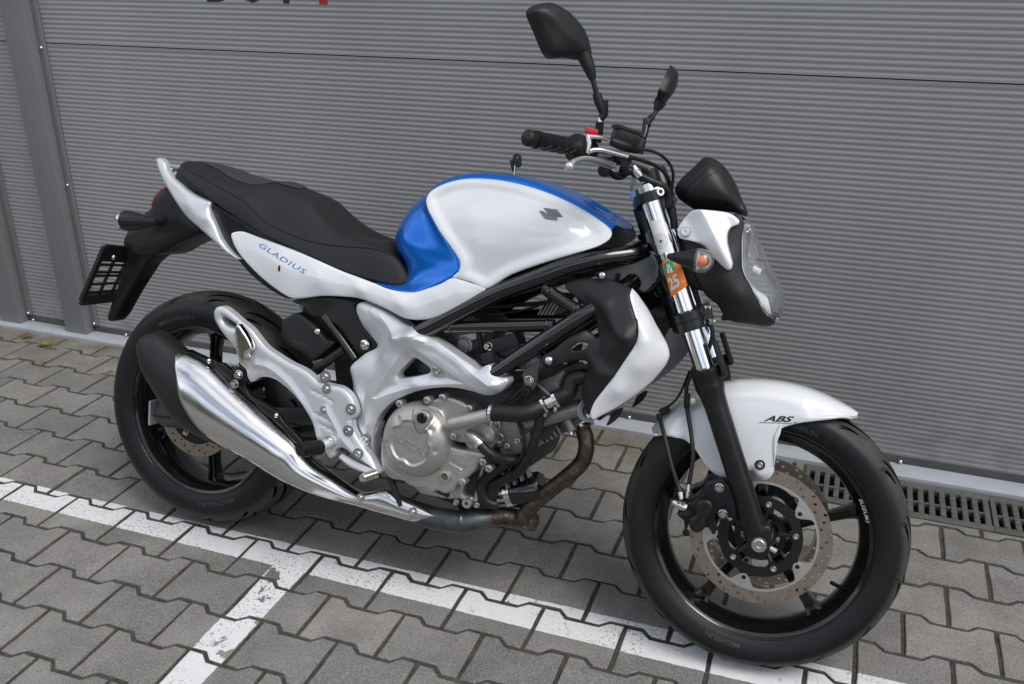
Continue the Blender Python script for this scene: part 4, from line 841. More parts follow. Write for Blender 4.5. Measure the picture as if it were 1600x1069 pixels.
 'cover_win2': [(0.7731, -0.162, 0.3516), (0.8058, -0.162, 0.3433), (0.8064, -0.162, 0.3369), (0.7974, -0.162, 0.3275), (0.789, -0.162, 0.3314), (0.7728, -0.162, 0.3449)],
 'cover_win3': [(0.6099, -0.162, 0.3192), (0.615, -0.162, 0.3212), (0.6278, -0.162, 0.3074), (0.6475, -0.162, 0.2981), (0.6711, -0.162, 0.2915), (0.6653, -0.162, 0.2864), (0.6444, -0.162, 0.2858), (0.6332, -0.162, 0.2931), (0.6146, -0.162, 0.3008)],
 'sight': [(0.7677, -0.165, 0.3183), (0.7863, -0.165, 0.3223)],
 'cover_bolts': [(0.8544, -0.16, 0.3686), (0.8097, -0.16, 0.3131), (0.8691, -0.16, 0.3569), (0.7774, -0.16, 0.4125), (0.6363, -0.16, 0.4629), (0.7053, -0.16, 0.483), (0.7421, -0.16, 0.4953), (0.8094, -0.16, 0.4824)],
 'pump': [(0.7067, -0.15, 0.458), (0.707, -0.15, 0.4776), (0.7353, -0.15, 0.4924), (0.7643, -0.15, 0.4955), (0.7897, -0.15, 0.4904), (0.8095, -0.15, 0.4767), (0.834, -0.15, 0.4563), (0.8591, -0.15, 0.4494), (0.8709, -0.15, 0.4325), (0.8669, -0.15, 0.4125), (0.8479, -0.15, 0.3992), (0.8232, -0.15, 0.4001), (0.7735, -0.15, 0.3982), (0.7597, -0.15, 0.4111), (0.7517, -0.15, 0.4292), (0.7437, -0.15, 0.4472), (0.7279, -0.15, 0.458)],
 'pump_pipe': [(0.7859, -0.185, 0.4493), (0.8261, -0.185, 0.4655), (0.8654, -0.18, 0.4808)],
 'hose1': [(0.8683, -0.18, 0.4876), (0.8916, -0.18, 0.4918), (0.9218, -0.178, 0.4951), (0.9499, -0.172, 0.5009), (0.9675, -0.16, 0.5111), (0.9784, -0.15, 0.5186)],
 'joiner': [(0.9772, -0.152, 0.518), (1.0053, -0.14, 0.5382)],
 'hose2': [(1.0007, -0.142, 0.5341), (1.0136, -0.138, 0.5431), (1.0238, -0.132, 0.553), (1.0255, -0.13, 0.5659), (1.0289, -0.128, 0.5809), (1.0459, -0.125, 0.5888), (1.0632, -0.12, 0.5891)],
 'clamps': [(0.8691, -0.18, 0.4877), (0.8761, -0.18, 0.4883), (0.9801, -0.15, 0.5208), (0.9837, -0.15, 0.5233), (0.9993, -0.143, 0.5333), (1.0035, -0.142, 0.5364)],
 'elbow': [(0.8155, -0.165, 0.4302), (0.8292, -0.17, 0.4229), (0.849, -0.168, 0.4098)],
 'hose3': [(0.8449, -0.168, 0.4118), (0.8616, -0.168, 0.3995), (0.8786, -0.16, 0.3873), (0.8962, -0.14, 0.3777), (0.9173, -0.12, 0.3752)],
 'hose4': [(0.973, -0.15, 0.4971), (0.9704, -0.15, 0.4667), (0.9637, -0.148, 0.4311), (0.9495, -0.14, 0.3883), (0.9291, -0.13, 0.3546), (0.8992, -0.12, 0.3301), (0.8645, -0.11, 0.3062)],
 'hose5': [(0.9148, -0.12, 0.3763), (0.894, -0.125, 0.3616), (0.8638, -0.125, 0.3358), (0.8414, -0.12, 0.3099), (0.8392, -0.12, 0.2895), (0.8498, -0.115, 0.2664), (0.8673, -0.105, 0.2574), (0.8753, -0.1, 0.2597)],
 'crankcase': [(0.548, -0.1, 0.4221), (0.577, -0.1, 0.4895), (0.6931, -0.1, 0.5093), (0.8511, -0.1, 0.5363), (0.9476, -0.1, 0.5672), (1.0067, -0.1, 0.5054), (0.9853, -0.1, 0.4286), (0.9496, -0.1, 0.4069), (0.9324, -0.1, 0.3513), (0.875, -0.1, 0.3014), (0.8498, -0.1, 0.2346), (0.7523, -0.1, 0.2283), (0.6488, -0.1, 0.2529), (0.5781, -0.1, 0.2698)],
 'sump': [(0.6572, -0.12, 0.2797), (0.7218, -0.12, 0.2623), (0.7598, -0.12, 0.255), (0.7575, -0.12, 0.2797), (0.7931, -0.12, 0.2912), (0.7953, -0.12, 0.2686), (0.8196, -0.12, 0.2682), (0.8211, -0.12, 0.2531), (0.8049, -0.12, 0.2534), (0.7844, -0.12, 0.2547), (0.7603, -0.12, 0.2493), (0.7294, -0.12, 0.2484), (0.681, -0.12, 0.2496)],
 'sump_lug': [(0.8108, -0.125, 0.2538)],
 'filter': [(0.8879, -0.06, 0.2778), (0.9046, -0.06, 0.2861), (0.9758, -0.06, 0.3121)],
 'filter_r': [(0.8875, -0.06, 0.3057), (0.8993, -0.06, 0.2534)],
 'header': [(1.0406, -0.05, 0.4569), (1.0521, -0.055, 0.4389), (1.0573, -0.06, 0.4139), (1.0508, -0.062, 0.3839), (1.0255, -0.064, 0.3498), (0.983, -0.066, 0.3037), (0.948, -0.07, 0.2631), (0.931, -0.072, 0.2356), (0.9279, -0.072, 0.2248)],
 'collector': [(0.9427, -0.03, 0.209), (0.9245, -0.05, 0.2152), (0.8861, -0.06, 0.2177), (0.8483, -0.07, 0.2121), (0.8297, -0.085, 0.2063), (0.7945, -0.1, 0.1967), (0.7539, -0.105, 0.1931), (0.7101, -0.105, 0.1913), (0.6195, -0.105, 0.2002)],
 'coolant_tube': [(0.9167, -0.12, 0.4487), (0.9526, -0.115, 0.469), (0.997, -0.11, 0.4926), (1.048, -0.105, 0.5171)],
 'coolant_ring': [(1.0626, -0.11, 0.5154), (1.0483, -0.11, 0.5288), (1.0772, -0.11, 0.4984)],
 'stub': [(1.0187, -0.1, 0.4838), (1.0322, -0.1, 0.4627)],
 'barrel': [(0.9356, -0.1, 0.5396), (0.9452, -0.1, 0.5558), (0.9609, -0.1, 0.5675), (0.9732, -0.1, 0.575), (0.9938, -0.1, 0.591), (1.0021, -0.1, 0.5834), (1.0002, -0.1, 0.567), (0.9937, -0.1, 0.5587), (0.9985, -0.1, 0.5487), (0.9812, -0.1, 0.5367), (0.9606, -0.1, 0.5186), (0.9474, -0.1, 0.518)],
 'bracket_plate': [(0.9222, -0.15, 0.5814), (0.9574, -0.15, 0.6153), (0.958, -0.15, 0.5926), (0.9543, -0.15, 0.5585), (0.9482, -0.15, 0.5468), (0.9295, -0.15, 0.5471), (0.9262, -0.15, 0.5608)],
 'bracket_plate_bolts': [(0.9414, -0.155, 0.5677), (0.9385, -0.155, 0.5424), (0.9895, -0.178, 0.6236)],
 'coil': [(0.8433, -0.12, 0.6249), (0.8998, -0.12, 0.6515)],
 'throttle_body': [(0.7617, -0.11, 0.611), (0.7678, -0.11, 0.6303), (0.737, -0.11, 0.6183), (0.7653, -0.11, 0.595)],
 'shroud': [(0.9888, -0.13, 0.7785), (0.9953, -0.13, 0.769), (1.0114, -0.132, 0.7593), (1.0319, -0.136, 0.7471), (1.0522, -0.14, 0.735), (1.0698, -0.145, 0.7176), (1.0764, -0.148, 0.6985), (1.0808, -0.148, 0.6839), (1.073, -0.148, 0.6828), (1.0606, -0.15, 0.6896), (1.0502, -0.152, 0.6934), (1.0393, -0.154, 0.6869), (1.0223, -0.158, 0.6763), (1.0067, -0.16, 0.6621), (0.9924, -0.165, 0.6451), (0.9734, -0.168, 0.6304), (0.9677, -0.17, 0.6229), (0.9678, -0.17, 0.6142), (0.9731, -0.17, 0.6064), (0.9816, -0.168, 0.6053), (0.99, -0.166, 0.6047), (1.0029, -0.164, 0.6117), (1.0254, -0.16, 0.6225), (1.054, -0.152, 0.6294), (1.0661, -0.15, 0.6259), (1.064, -0.15, 0.6136), (1.0607, -0.15, 0.5958), (1.0578, -0.15, 0.5745), (1.0571, -0.15, 0.557), (1.0638, -0.152, 0.5429), (1.0716, -0.154, 0.5272), (1.0829, -0.156, 0.5192), (1.0839, -0.158, 0.5201), (1.0903, -0.16, 0.5459), (1.1083, -0.162, 0.5768), (1.129, -0.164, 0.6112), (1.1515, -0.166, 0.6555), (1.1648, -0.166, 0.6841), (1.1678, -0.165, 0.7076), (1.1613, -0.162, 0.7327), (1.1586, -0.158, 0.7319), (1.1457, -0.152, 0.7559), (1.1369, -0.146, 0.7741), (1.1368, -0.14, 0.7895), (1.1191, -0.134, 0.7957), (1.0898, -0.13, 0.8017), (1.0683, -0.128, 0.8021), (1.0265, -0.127, 0.7967), (0.9924, -0.128, 0.7856)],
 'shroud_c': [(1.0889, -0.158, 0.7518), (1.1137, -0.166, 0.706), (1.1129, -0.176, 0.6654), (1.0566, -0.145, 0.7715), (1.0393, -0.166, 0.6747), (1.1546, -0.184, 0.6894), (1.0939, -0.174, 0.6017), (1.078, -0.165, 0.5633)],
 'shroud_hole': [(1.0294, -0.16, 0.6502), (1.0353, -0.16, 0.6614), (1.0486, -0.16, 0.6686), (1.0609, -0.16, 0.6687), (1.0622, -0.16, 0.6604), (1.0522, -0.16, 0.6521), (1.0368, -0.16, 0.6476)],
 'shroud_white': [(1.0845, -0.16, 0.5206), (1.0909, -0.162, 0.5463), (1.1088, -0.164, 0.5772), (1.1295, -0.166, 0.6116), (1.152, -0.168, 0.6558), (1.1653, -0.168, 0.6845), (1.1682, -0.167, 0.7079), (1.162, -0.165, 0.7331), (1.1591, -0.16, 0.7322), (1.1462, -0.154, 0.7562), (1.1374, -0.148, 0.7743), (1.1373, -0.142, 0.7897), (1.1377, -0.138, 0.7914), (1.1508, -0.13, 0.778), (1.1732, -0.125, 0.7507), (1.1968, -0.122, 0.7171), (1.2166, -0.12, 0.6897), (1.2232, -0.12, 0.6774), (1.2276, -0.122, 0.6615), (1.2224, -0.126, 0.6411), (1.2026, -0.132, 0.6083), (1.1802, -0.138, 0.5817), (1.1567, -0.142, 0.5578), (1.1326, -0.146, 0.537), (1.1079, -0.15, 0.5195), (1.0922, -0.154, 0.5077), (1.0857, -0.158, 0.5135)],
 'shroud_white_c': [(1.1931, -0.166, 0.6984), (1.1816, -0.17, 0.6376), (1.1406, -0.168, 0.5801), (1.1829, -0.162, 0.7194), (1.1498, -0.148, 0.7694)],
 'shroud_tab': [(1.1408, -0.11, 0.5349), (1.1346, -0.11, 0.5126), (1.1125, -0.11, 0.489), (1.1088, -0.11, 0.4901), (1.1128, -0.11, 0.5015), (1.1195, -0.11, 0.5204)],
 'shroud_bolt': [(1.0713, -0.135, 0.8096)],
 'bolt_big': [(0.9896, -0.178, 0.6232)],
 'head_tube': [(1.0905, 0, 0.8486), (1.1345, 0, 0.7836)],
 'fk': [(1.1181, -0.1, 0.9988), (1.1152, -0.1, 0.9841), (1.13, -0.1, 0.962), (1.2381, -0.1, 0.7516), (1.2584, -0.1, 0.7171), (1.2823, -0.1, 0.6365), (1.3089, -0.1, 0.5842), (1.4352, -0.1, 0.3247), (1.4481, -0.1, 0.2924)],
 'fender_edge': [(1.1978, -0.066, 0.477), (1.2445, -0.066, 0.4798), (1.2658, -0.066, 0.4791), (1.2888, -0.066, 0.4644), (1.3086, -0.066, 0.4418), (1.3325, -0.066, 0.42), (1.3626, -0.066, 0.4126), (1.3936, -0.066, 0.427), (1.4123, -0.066, 0.439), (1.4266, -0.066, 0.4245), (1.4371, -0.066, 0.4221), (1.4471, -0.066, 0.4283), (1.4544, -0.066, 0.4425), (1.4534, -0.066, 0.4636), (1.4474, -0.066, 0.4923), (1.4458, -0.066, 0.5175), (1.4555, -0.066, 0.534), (1.4738, -0.066, 0.5455), (1.4999, -0.066, 0.5562), (1.5376, -0.066, 0.5667), (1.5751, -0.066, 0.575), (1.6019, -0.03, 0.5774)],
 'fender_top': [(1.1919, -0.02, 0.4717), (1.2001, -0.02, 0.4932), (1.2202, -0.02, 0.5234), (1.2431, -0.02, 0.5471), (1.2859, -0.02, 0.5803), (1.3165, -0.02, 0.6048), (1.3474, 0, 0.6156), (1.4091, 0, 0.623), (1.4627, 0, 0.6226), (1.5124, 0, 0.6154), (1.5544, 0, 0.6029), (1.5921, 0, 0.5898), (1.6059, 0, 0.5815)],
 'fender_bolt': [(1.4257, -0.078, 0.4536)],
 'abs_decal': [(1.4114, -0.07, 0.5399), (1.4801, -0.07, 0.5703), (1.4185, -0.07, 0.5407)],
 'hl_panel': [(1.3017, -0.08, 0.9583), (1.3143, -0.08, 0.9596), (1.3259, -0.08, 0.9446), (1.3279, -0.085, 0.9092), (1.333, -0.088, 0.8708), (1.3391, -0.088, 0.8455), (1.3639, -0.082, 0.8093), (1.3872, -0.07, 0.7756), (1.4142, -0.05, 0.7508), (1.4139, -0.045, 0.7457), (1.4016, -0.05, 0.7381), (1.3698, -0.065, 0.7391), (1.3281, -0.075, 0.7408), (1.3104, -0.078, 0.7526), (1.2948, -0.078, 0.7721), (1.2737, -0.08, 0.7844), (1.2547, -0.082, 0.8054), (1.2385, -0.084, 0.8299), (1.2255, -0.082, 0.8516), (1.2091, -0.08, 0.8794), (1.2046, -0.08, 0.8955), (1.2085, -0.08, 0.9289), (1.2505, -0.08, 0.9562)],
 'hl_panel_c': [(1.3026, -0.108, 0.8253), (1.3379, -0.102, 0.797), (1.3152, -0.1, 0.8688), (1.3573, -0.085, 0.7659)],
 'hl_rim': [(1.3256, -0.078, 0.9463), (1.3265, -0.083, 0.9252), (1.3293, -0.086, 0.8996), (1.3333, -0.088, 0.8709), (1.3394, -0.088, 0.8456), (1.3513, -0.085, 0.8274), (1.3645, -0.082, 0.8093), (1.3787, -0.076, 0.788), (1.394, -0.068, 0.7681), (1.4145, -0.045, 0.7505)],
 'hl_center': [(1.3246, 0, 0.9502), (1.3462, 0, 0.9374), (1.3568, 0, 0.9134), (1.3727, 0, 0.8883), (1.3898, 0, 0.86), (1.4062, 0, 0.8367), (1.4183, 0, 0.8197), (1.4269, 0, 0.8005), (1.4283, 0, 0.777), (1.4201, 0, 0.7494)],
 'hl_bracket': [(1.1989, -0.105, 0.9109), (1.1992, -0.105, 0.9207), (1.209, -0.1, 0.9414), (1.2199, -0.098, 0.9549), (1.2353, -0.096, 0.9598), (1.2829, -0.09, 0.9608), (1.3025, -0.088, 0.9564), (1.3165, -0.088, 0.9466), (1.3162, -0.09, 0.9385), (1.3031, -0.092, 0.9306), (1.2985, -0.095, 0.9187), (1.3013, -0.098, 0.8996), (1.3112, -0.1, 0.8748), (1.3171, -0.1, 0.8593), (1.3155, -0.1, 0.8478), (1.3073, -0.1, 0.8452), (1.2951, -0.102, 0.8535), (1.2738, -0.105, 0.8705), (1.2593, -0.108, 0.885), (1.2457, -0.11, 0.8916), (1.2226, -0.11, 0.8955), (1.2078, -0.11, 0.8971), (1.2013, -0.108, 0.9029)],
 'hl_bracket_c': [(1.2692, -0.122, 0.915), (1.2422, -0.115, 0.9218), (1.2966, -0.116, 0.8732)],
 'hl_bracket_bolt': [(1.2157, -0.118, 0.9124)],
 'cowl': [(1.2169, -0.03, 1.063), (1.2249, -0.03, 1.0703), (1.239, -0.03, 1.0709), (1.2546, -0.03, 1.0654), (1.273, -0.03, 1.0505), (1.2928, -0.03, 1.026), (1.3101, -0.03, 0.9948), (1.3257, -0.03, 0.9693), (1.3237, -0.03, 0.9598), (1.2946, -0.03, 0.9647), (1.252, -0.03, 0.9627), (1.2189, -0.03, 0.961), (1.2028, -0.03, 0.9684), (1.182, -0.03, 0.9807), (1.1725, -0.03, 0.9966), (1.1743, -0.03, 1.0082), (1.1866, -0.03, 1.0271), (1.2041, -0.03, 1.047)],
 'cowl_hole': [(1.2946, -0.08, 0.9784)],
 'ind_tip': [(1.1903, -0.165, 0.8604), (1.2515, -0.165, 0.8587), (1.2828, -0.165, 0.863), (1.2649, -0.165, 0.8571)],
 'ind_rad': [(1.2613, -0.165, 0.8835), (1.2648, -0.165, 0.8343)],
 'decal25': [(1.1644, -0.105, 0.8503), (1.1818, -0.105, 0.8564), (1.2214, -0.105, 0.8183), (1.2057, -0.105, 0.7998), (1.1899, -0.105, 0.7945)],
 'decal_round': [(1.1292, -0.1, 0.9221), (1.1512, -0.1, 0.9318), (1.1707, -0.1, 0.8845), (1.1573, -0.1, 0.8598)],
 'caliper': [(1.3111, -0.125, 0.3554), (1.3146, -0.125, 0.3664), (1.3252, -0.125, 0.3727), (1.3367, -0.125, 0.3724), (1.3452, -0.125, 0.3638), (1.346, -0.125, 0.352), (1.3398, -0.125, 0.3371), (1.3354, -0.125, 0.3276), (1.3367, -0.125, 0.3176), (1.3294, -0.125, 0.3049), (1.3184, -0.125, 0.3009), (1.3077, -0.125, 0.3066), (1.3021, -0.125, 0.3175), (1.3032, -0.125, 0.3281), (1.312, -0.125, 0.3367), (1.3143, -0.125, 0.344)],
 'caliper_body': [(1.2868, -0.09, 0.3483), (1.3053, -0.09, 0.3606), (1.3161, -0.09, 0.3801), (1.3198, -0.09, 0.4016), (1.3354, -0.09, 0.4089), (1.3611, -0.09, 0.4145), (1.3841, -0.09, 0.3896), (1.3993, -0.09, 0.3391), (1.3785, -0.09, 0.3349), (1.3606, -0.09, 0.3453), (1.3512, -0.09, 0.3295), (1.3581, -0.09, 0.3152), (1.3499, -0.09, 0.3022), (1.3361, -0.09, 0.3055), (1.3179, -0.09, 0.2913), (1.2993, -0.09, 0.3051), (1.2954, -0.09, 0.2832), (1.2885, -0.09, 0.31), (1.2756, -0.09, 0.318), (1.273, -0.09, 0.3245), (1.2952, -0.09, 0.3359)],
 'caliper_bolts': [(1.3531, -0.115, 0.402), (1.3671, -0.115, 0.3491), (1.3527, -0.12, 0.3176), (1.2991, -0.115, 0.2949)],
 'caliper_fit': [(1.2637, -0.115, 0.3539), (1.2929, -0.115, 0.3475)],
 'hose_a': [(1.2111, -0.06, 0.5067), (1.2291, -0.085, 0.4726), (1.2508, -0.1, 0.4241), (1.2676, -0.105, 0.3904), (1.2753, -0.11, 0.3757), (1.2802, -0.115, 0.3623)],
 'hose_b': [(1.2563, -0.07, 0.585), (1.2638, -0.075, 0.5457), (1.2803, -0.09, 0.4962), (1.2905, -0.1, 0.452), (1.2904, -0.105, 0.3946), (1.2915, -0.11, 0.3667)],
 'hose_c': [(1.2588, -0.04, 0.7428), (1.2901, -0.05, 0.7176), (1.2878, -0.05, 0.673), (1.2653, -0.055, 0.6325), (1.2558, -0.065, 0.598), (1.2568, -0.07, 0.5817)],
 'hose_d': [(1.2567, -0.06, 0.625), (1.2407, -0.06, 0.5673), (1.2176, -0.06, 0.5357), (1.2077, -0.06, 0.5201), (1.2111, -0.06, 0.5067)],
 'hose_tab': [(1.2733, -0.08, 0.5659)],
 'hose_plug': [(1.2153, -0.05, 0.5302)],
 'grip': [(0.9343, -0.365, 1.0485), (0.9496, -0.345, 1.0497), (0.998, -0.235, 1.0488), (1.0093, -0.215, 1.0469)],
 'bar': [(1.0093, -0.215, 1.0469), (1.0573, -0.14, 1.0444), (1.1, -0.07, 1.0349), (1.113, -0.04, 1.0252)],
 'reservoir': [(1.0351, -0.16, 1.0828), (1.0383, -0.16, 1.1029), (1.071, -0.16, 1.096), (1.1113, -0.16, 1.0905), (1.1069, -0.16, 1.0681), (1.0687, -0.16, 1.0823)],
 'lever': [(1.0165, -0.35, 1.0051), (1.02, -0.335, 1.0162), (1.0289, -0.29, 1.0256), (1.04, -0.24, 1.0281), (1.0527, -0.19, 1.0275), (1.0644, -0.165, 1.026)],
 'killswitch': [(1.0242, -0.235, 1.0832)],
 'cable_br': [(1.0205, -0.246, 1.0748), (1.025, -0.246, 1.0599), (1.0239, -0.246, 1.0399)],
 'cable_a': [(1.0245, -0.245, 1.0722), (1.0441, -0.225, 1.0737), (1.0588, -0.2, 1.0708)],
 'cable_b': [(1.0236, -0.245, 1.0408), (1.0329, -0.24, 1.0474), (1.048, -0.23, 1.0497), (1.07, -0.21, 1.0474), (1.0924, -0.19, 1.0443)],
 'cable_a2': [(1.0588, -0.2, 1.0708), (1.0825, -0.185, 1.065), (1.1059, -0.16, 1.0633), (1.1287, -0.13, 1.0651), (1.1498, -0.11, 1.0577), (1.1637, -0.09, 1.0446), (1.1712, -0.08, 1.0281), (1.1715, -0.07, 1.0042), (1.1716, -0.06, 0.975)],
 'cable_b2': [(1.0924, -0.19, 1.0443), (1.1117, -0.16, 1.0433), (1.1339, -0.12, 1.0393), (1.1503, -0.1, 1.0311), (1.1636, -0.085, 1.0156), (1.1678, -0.07, 0.994)],
 'hose_mc': [(1.1, -0.12, 1.0217), (1.1169, -0.115, 1.0123), (1.137, -0.11, 1.0048), (1.1561, -0.1, 0.9991), (1.168, -0.09, 0.9862), (1.1724, -0.085, 0.9607), (1.1738, -0.08, 0.9679), (1.1813, -0.075, 0.9441), (1.1876, -0.07, 0.9167)],
 'hose_fit': [(1.0945, -0.125, 1.0321), (1.111, -0.12, 1.013)],
 'top_clamp': [(1.1016, -0.1, 0.9709), (1.1378, -0.1, 0.9876), (1.1502, -0.115, 0.9838)],
 'stem_r': [(1.0062, -0.235, 1.2004), (1.0143, -0.232, 1.1809), (1.0242, -0.228, 1.1556), (1.0305, -0.225, 1.1407), (1.0413, -0.222, 1.12), (1.0363, -0.222, 1.1098), (1.0362, -0.22, 1.0868), (1.0326, -0.215, 1.0662)],
 'mirror_c': [(0.9504, -0.27, 1.2477)],
 'mirror': [(0.8993, -0.3208, 1.282), (0.9026, -0.3167, 1.2918), (0.9148, -0.3032, 1.3028), (0.9287, -0.2881, 1.3094), (0.9412, -0.2752, 1.3084), (0.9597, -0.2565, 1.2999), (0.9794, -0.2371, 1.283), (0.9918, -0.2256, 1.2652), (1.0011, -0.2176, 1.2402), (1.0028, -0.2166, 1.2299), (0.9955, -0.2249, 1.2209), (0.9843, -0.2368, 1.2165), (0.9665, -0.2555, 1.2158), (0.9423, -0.2814, 1.2079), (0.9344, -0.2893, 1.2119), (0.9255, -0.2976, 1.2259), (0.9129, -0.3088, 1.2521), (0.9022, -0.3184, 1.2726)],
 'mirror_n': [(0.9504, -0.27, 1.2477), (0.7211, -0.691, 0.0501)],
 'stay': [(-0.1786, -0.03, 0.929), (-0.1486, -0.03, 0.9216), (-0.1019, -0.03, 0.9075)],
 'red_wire': [(0.7219, -0.125, 0.6095), (0.728, -0.125, 0.6092), (0.7352, -0.125, 0.607)],
 'mirror_l': [(1.0773, 0.29, 1.2493)],
 'stem_l': [(1.0698, 0.27, 1.2076), (1.0611, 0.26, 1.1809), (1.0526, 0.25, 1.1675), (1.0537, 0.24, 1.155), (1.0515, 0.235, 1.1391), (1.0487, 0.23, 1.1251), (1.0493, 0.225, 1.117)],
 'hl_ridge': [(1.2398, -0.11, 0.9597), (1.2553, -0.11, 0.9395), (1.2793, -0.11, 0.9035), (1.3122, -0.11, 0.8492)],
 'cowl_seam1': [(1.1947, -0.05, 0.9882), (1.2052, -0.05, 1.0042), (1.2193, -0.05, 1.022), (1.2364, -0.05, 1.0416), (1.2541, -0.05, 1.0612)],
 'cowl_seam2': [(1.2089, -0.05, 0.9813), (1.2189, -0.05, 1.0005), (1.233, -0.05, 1.0183), (1.2503, -0.05, 1.0357), (1.2716, -0.05, 1.052)],
 'cowl_slot': [(1.2732, -0.05, 0.9877), (1.2867, -0.05, 0.9841), (1.2992, -0.05, 0.9756), (1.3019, -0.05, 0.9676), (1.292, -0.05, 0.9689), (1.2795, -0.05, 0.9769)],
 'pump_house': [(0.8295, -0.135, 0.4189), (0.8622, -0.135, 0.4252)],
 'case_bolts': [(0.8725, -0.125, 0.4065), (0.8647, -0.125, 0.454), (0.9174, -0.125, 0.4208), (0.8941, -0.125, 0.4042), (0.8552, -0.125, 0.3441)],
 'clip': [(0.8688, -0.128, 0.4554), (0.8734, -0.128, 0.448), (0.8741, -0.128, 0.4315), (0.8832, -0.128, 0.4277), (0.8836, -0.128, 0.4149), (0.8748, -0.128, 0.4057)],
 'cr1': [(0.5474, -0.17, 0.6707), (0.587, -0.17, 0.6434), (0.6201, -0.17, 0.6154)],
 'cr2': [(0.6184, -0.17, 0.6114), (0.5936, -0.17, 0.5634), (0.5649, -0.17, 0.5065), (0.5483, -0.17, 0.4508), (0.5567, -0.17, 0.399)],
 'cr3': [(0.6866, -0.17, 0.6182), (0.7267, -0.17, 0.6135), (0.7756, -0.17, 0.5925), (0.8246, -0.17, 0.5648), (0.8641, -0.17, 0.5501)],
 'cr4': [(0.6263, -0.17, 0.6145), (0.6499, -0.17, 0.6235), (0.6858, -0.17, 0.6271)],
 'sr1': [(1.0889, -0.17, 0.7528), (1.1041, -0.17, 0.725), (1.1286, -0.17, 0.7054), (1.1587, -0.17, 0.6933)],
 'sr2': [(1.0733, -0.17, 0.6334), (1.0959, -0.17, 0.6184), (1.1178, -0.17, 0.6085), (1.1348, -0.17, 0.6097)],
 'recess': [(0.5664, -0.17, 0.4623), (0.6011, -0.17, 0.5238), (0.639, -0.17, 0.5853), (0.6555, -0.17, 0.597), (0.6723, -0.17, 0.5979), (0.7304, -0.17, 0.5726), (0.7715, -0.17, 0.5541), (0.8055, -0.17, 0.5437), (0.7734, -0.17, 0.5339), (0.7114, -0.17, 0.5196), (0.6604, -0.17, 0.5035), (0.6128, -0.17, 0.4829)],
 'arch': [(0.2584, -0.185, 0.4972), (0.2862, -0.185, 0.4968), (0.3142, -0.185, 0.4878), (0.3542, -0.185, 0.4654), (0.3901, -0.185, 0.4328), (0.4173, -0.185, 0.395), (0.4403, -0.185, 0.3526)],
 'eng1': [(0.4149, -0.185, 0.4603), (0.4463, -0.185, 0.4524), (0.4754, -0.185, 0.4422)],
 'eng2': [(0.4309, -0.185, 0.4062), (0.4791, -0.185, 0.3929)],
 'eng3': [(0.4447, -0.185, 0.3836), (0.4806, -0.185, 0.373)],
 'bedge': [(0.4609, -0.185, 0.4226), (0.4827, -0.185, 0.3939), (0.5021, -0.185, 0.3668), (0.523, -0.185, 0.3477), (0.5455, -0.185, 0.3349), (0.5723, -0.185, 0.321), (0.5966, -0.185, 0.3087)],
 'key': [(0.7764, 0, 0.998), (0.7739, 0, 1.0226), (0.7885, 0, 1.0013), (0.7892, 0, 1.0418)],
 'swing_end': [(-0.1047, -0.115, 0.3239), (-0.0943, -0.115, 0.33), (-0.0368, -0.115, 0.3403), (-0.0128, -0.115, 0.2718), (-0.0807, -0.115, 0.2589), (-0.0976, -0.115, 0.2818)],
 'pivot': [(0.524, -0.1, 0.3941)],
 'belt_hose': [(0.3805, -0.13, 0.4801), (0.3927, -0.13, 0.4998), (0.4234, -0.125, 0.5256), (0.458, -0.12, 0.5557)],
}

# ================================================================== the motorcycle
LEAN, HEAD, RK, WB = R(14.7), R(-2.45), R(25), 1.447
bx = np.array([math.cos(HEAD), math.sin(HEAD), 0]); by = np.array([-math.sin(HEAD), math.cos(HEAD), 0]); bz = np.array([0, 0, 1.])
zl = math.cos(LEAN) * bz + math.sin(LEAN) * by; yl = math.cos(LEAN) * by - math.sin(LEAN) * bz
bike = empty('motorcycle')
mw = Matrix.Identity(4)
for i in range(3): mw[i][0], mw[i][1], mw[i][2] = bx[i], yl[i], zl[i]
mw[0][3], mw[1][3], mw[2][3] = .622, .053, .003
bike.matrix_world = mw
tag(bike, 'white, blue and silver naked motorcycle leaning on its side stand before the garage door', 'motorcycle')
AXP = Vector((WB + .104, 0, 0)); AXD = Vector((-math.sin(RK), 0, math.cos(RK)))
ST = Matrix.Translation(AXP) @ Matrix.Rotation(R(5.8), 4, AXD) @ Matrix.Translation(-AXP)
T = TR
A3 = np.array
def pt(k, i=0): return A3(T[k][i])
OUT = (0, -1, 0)

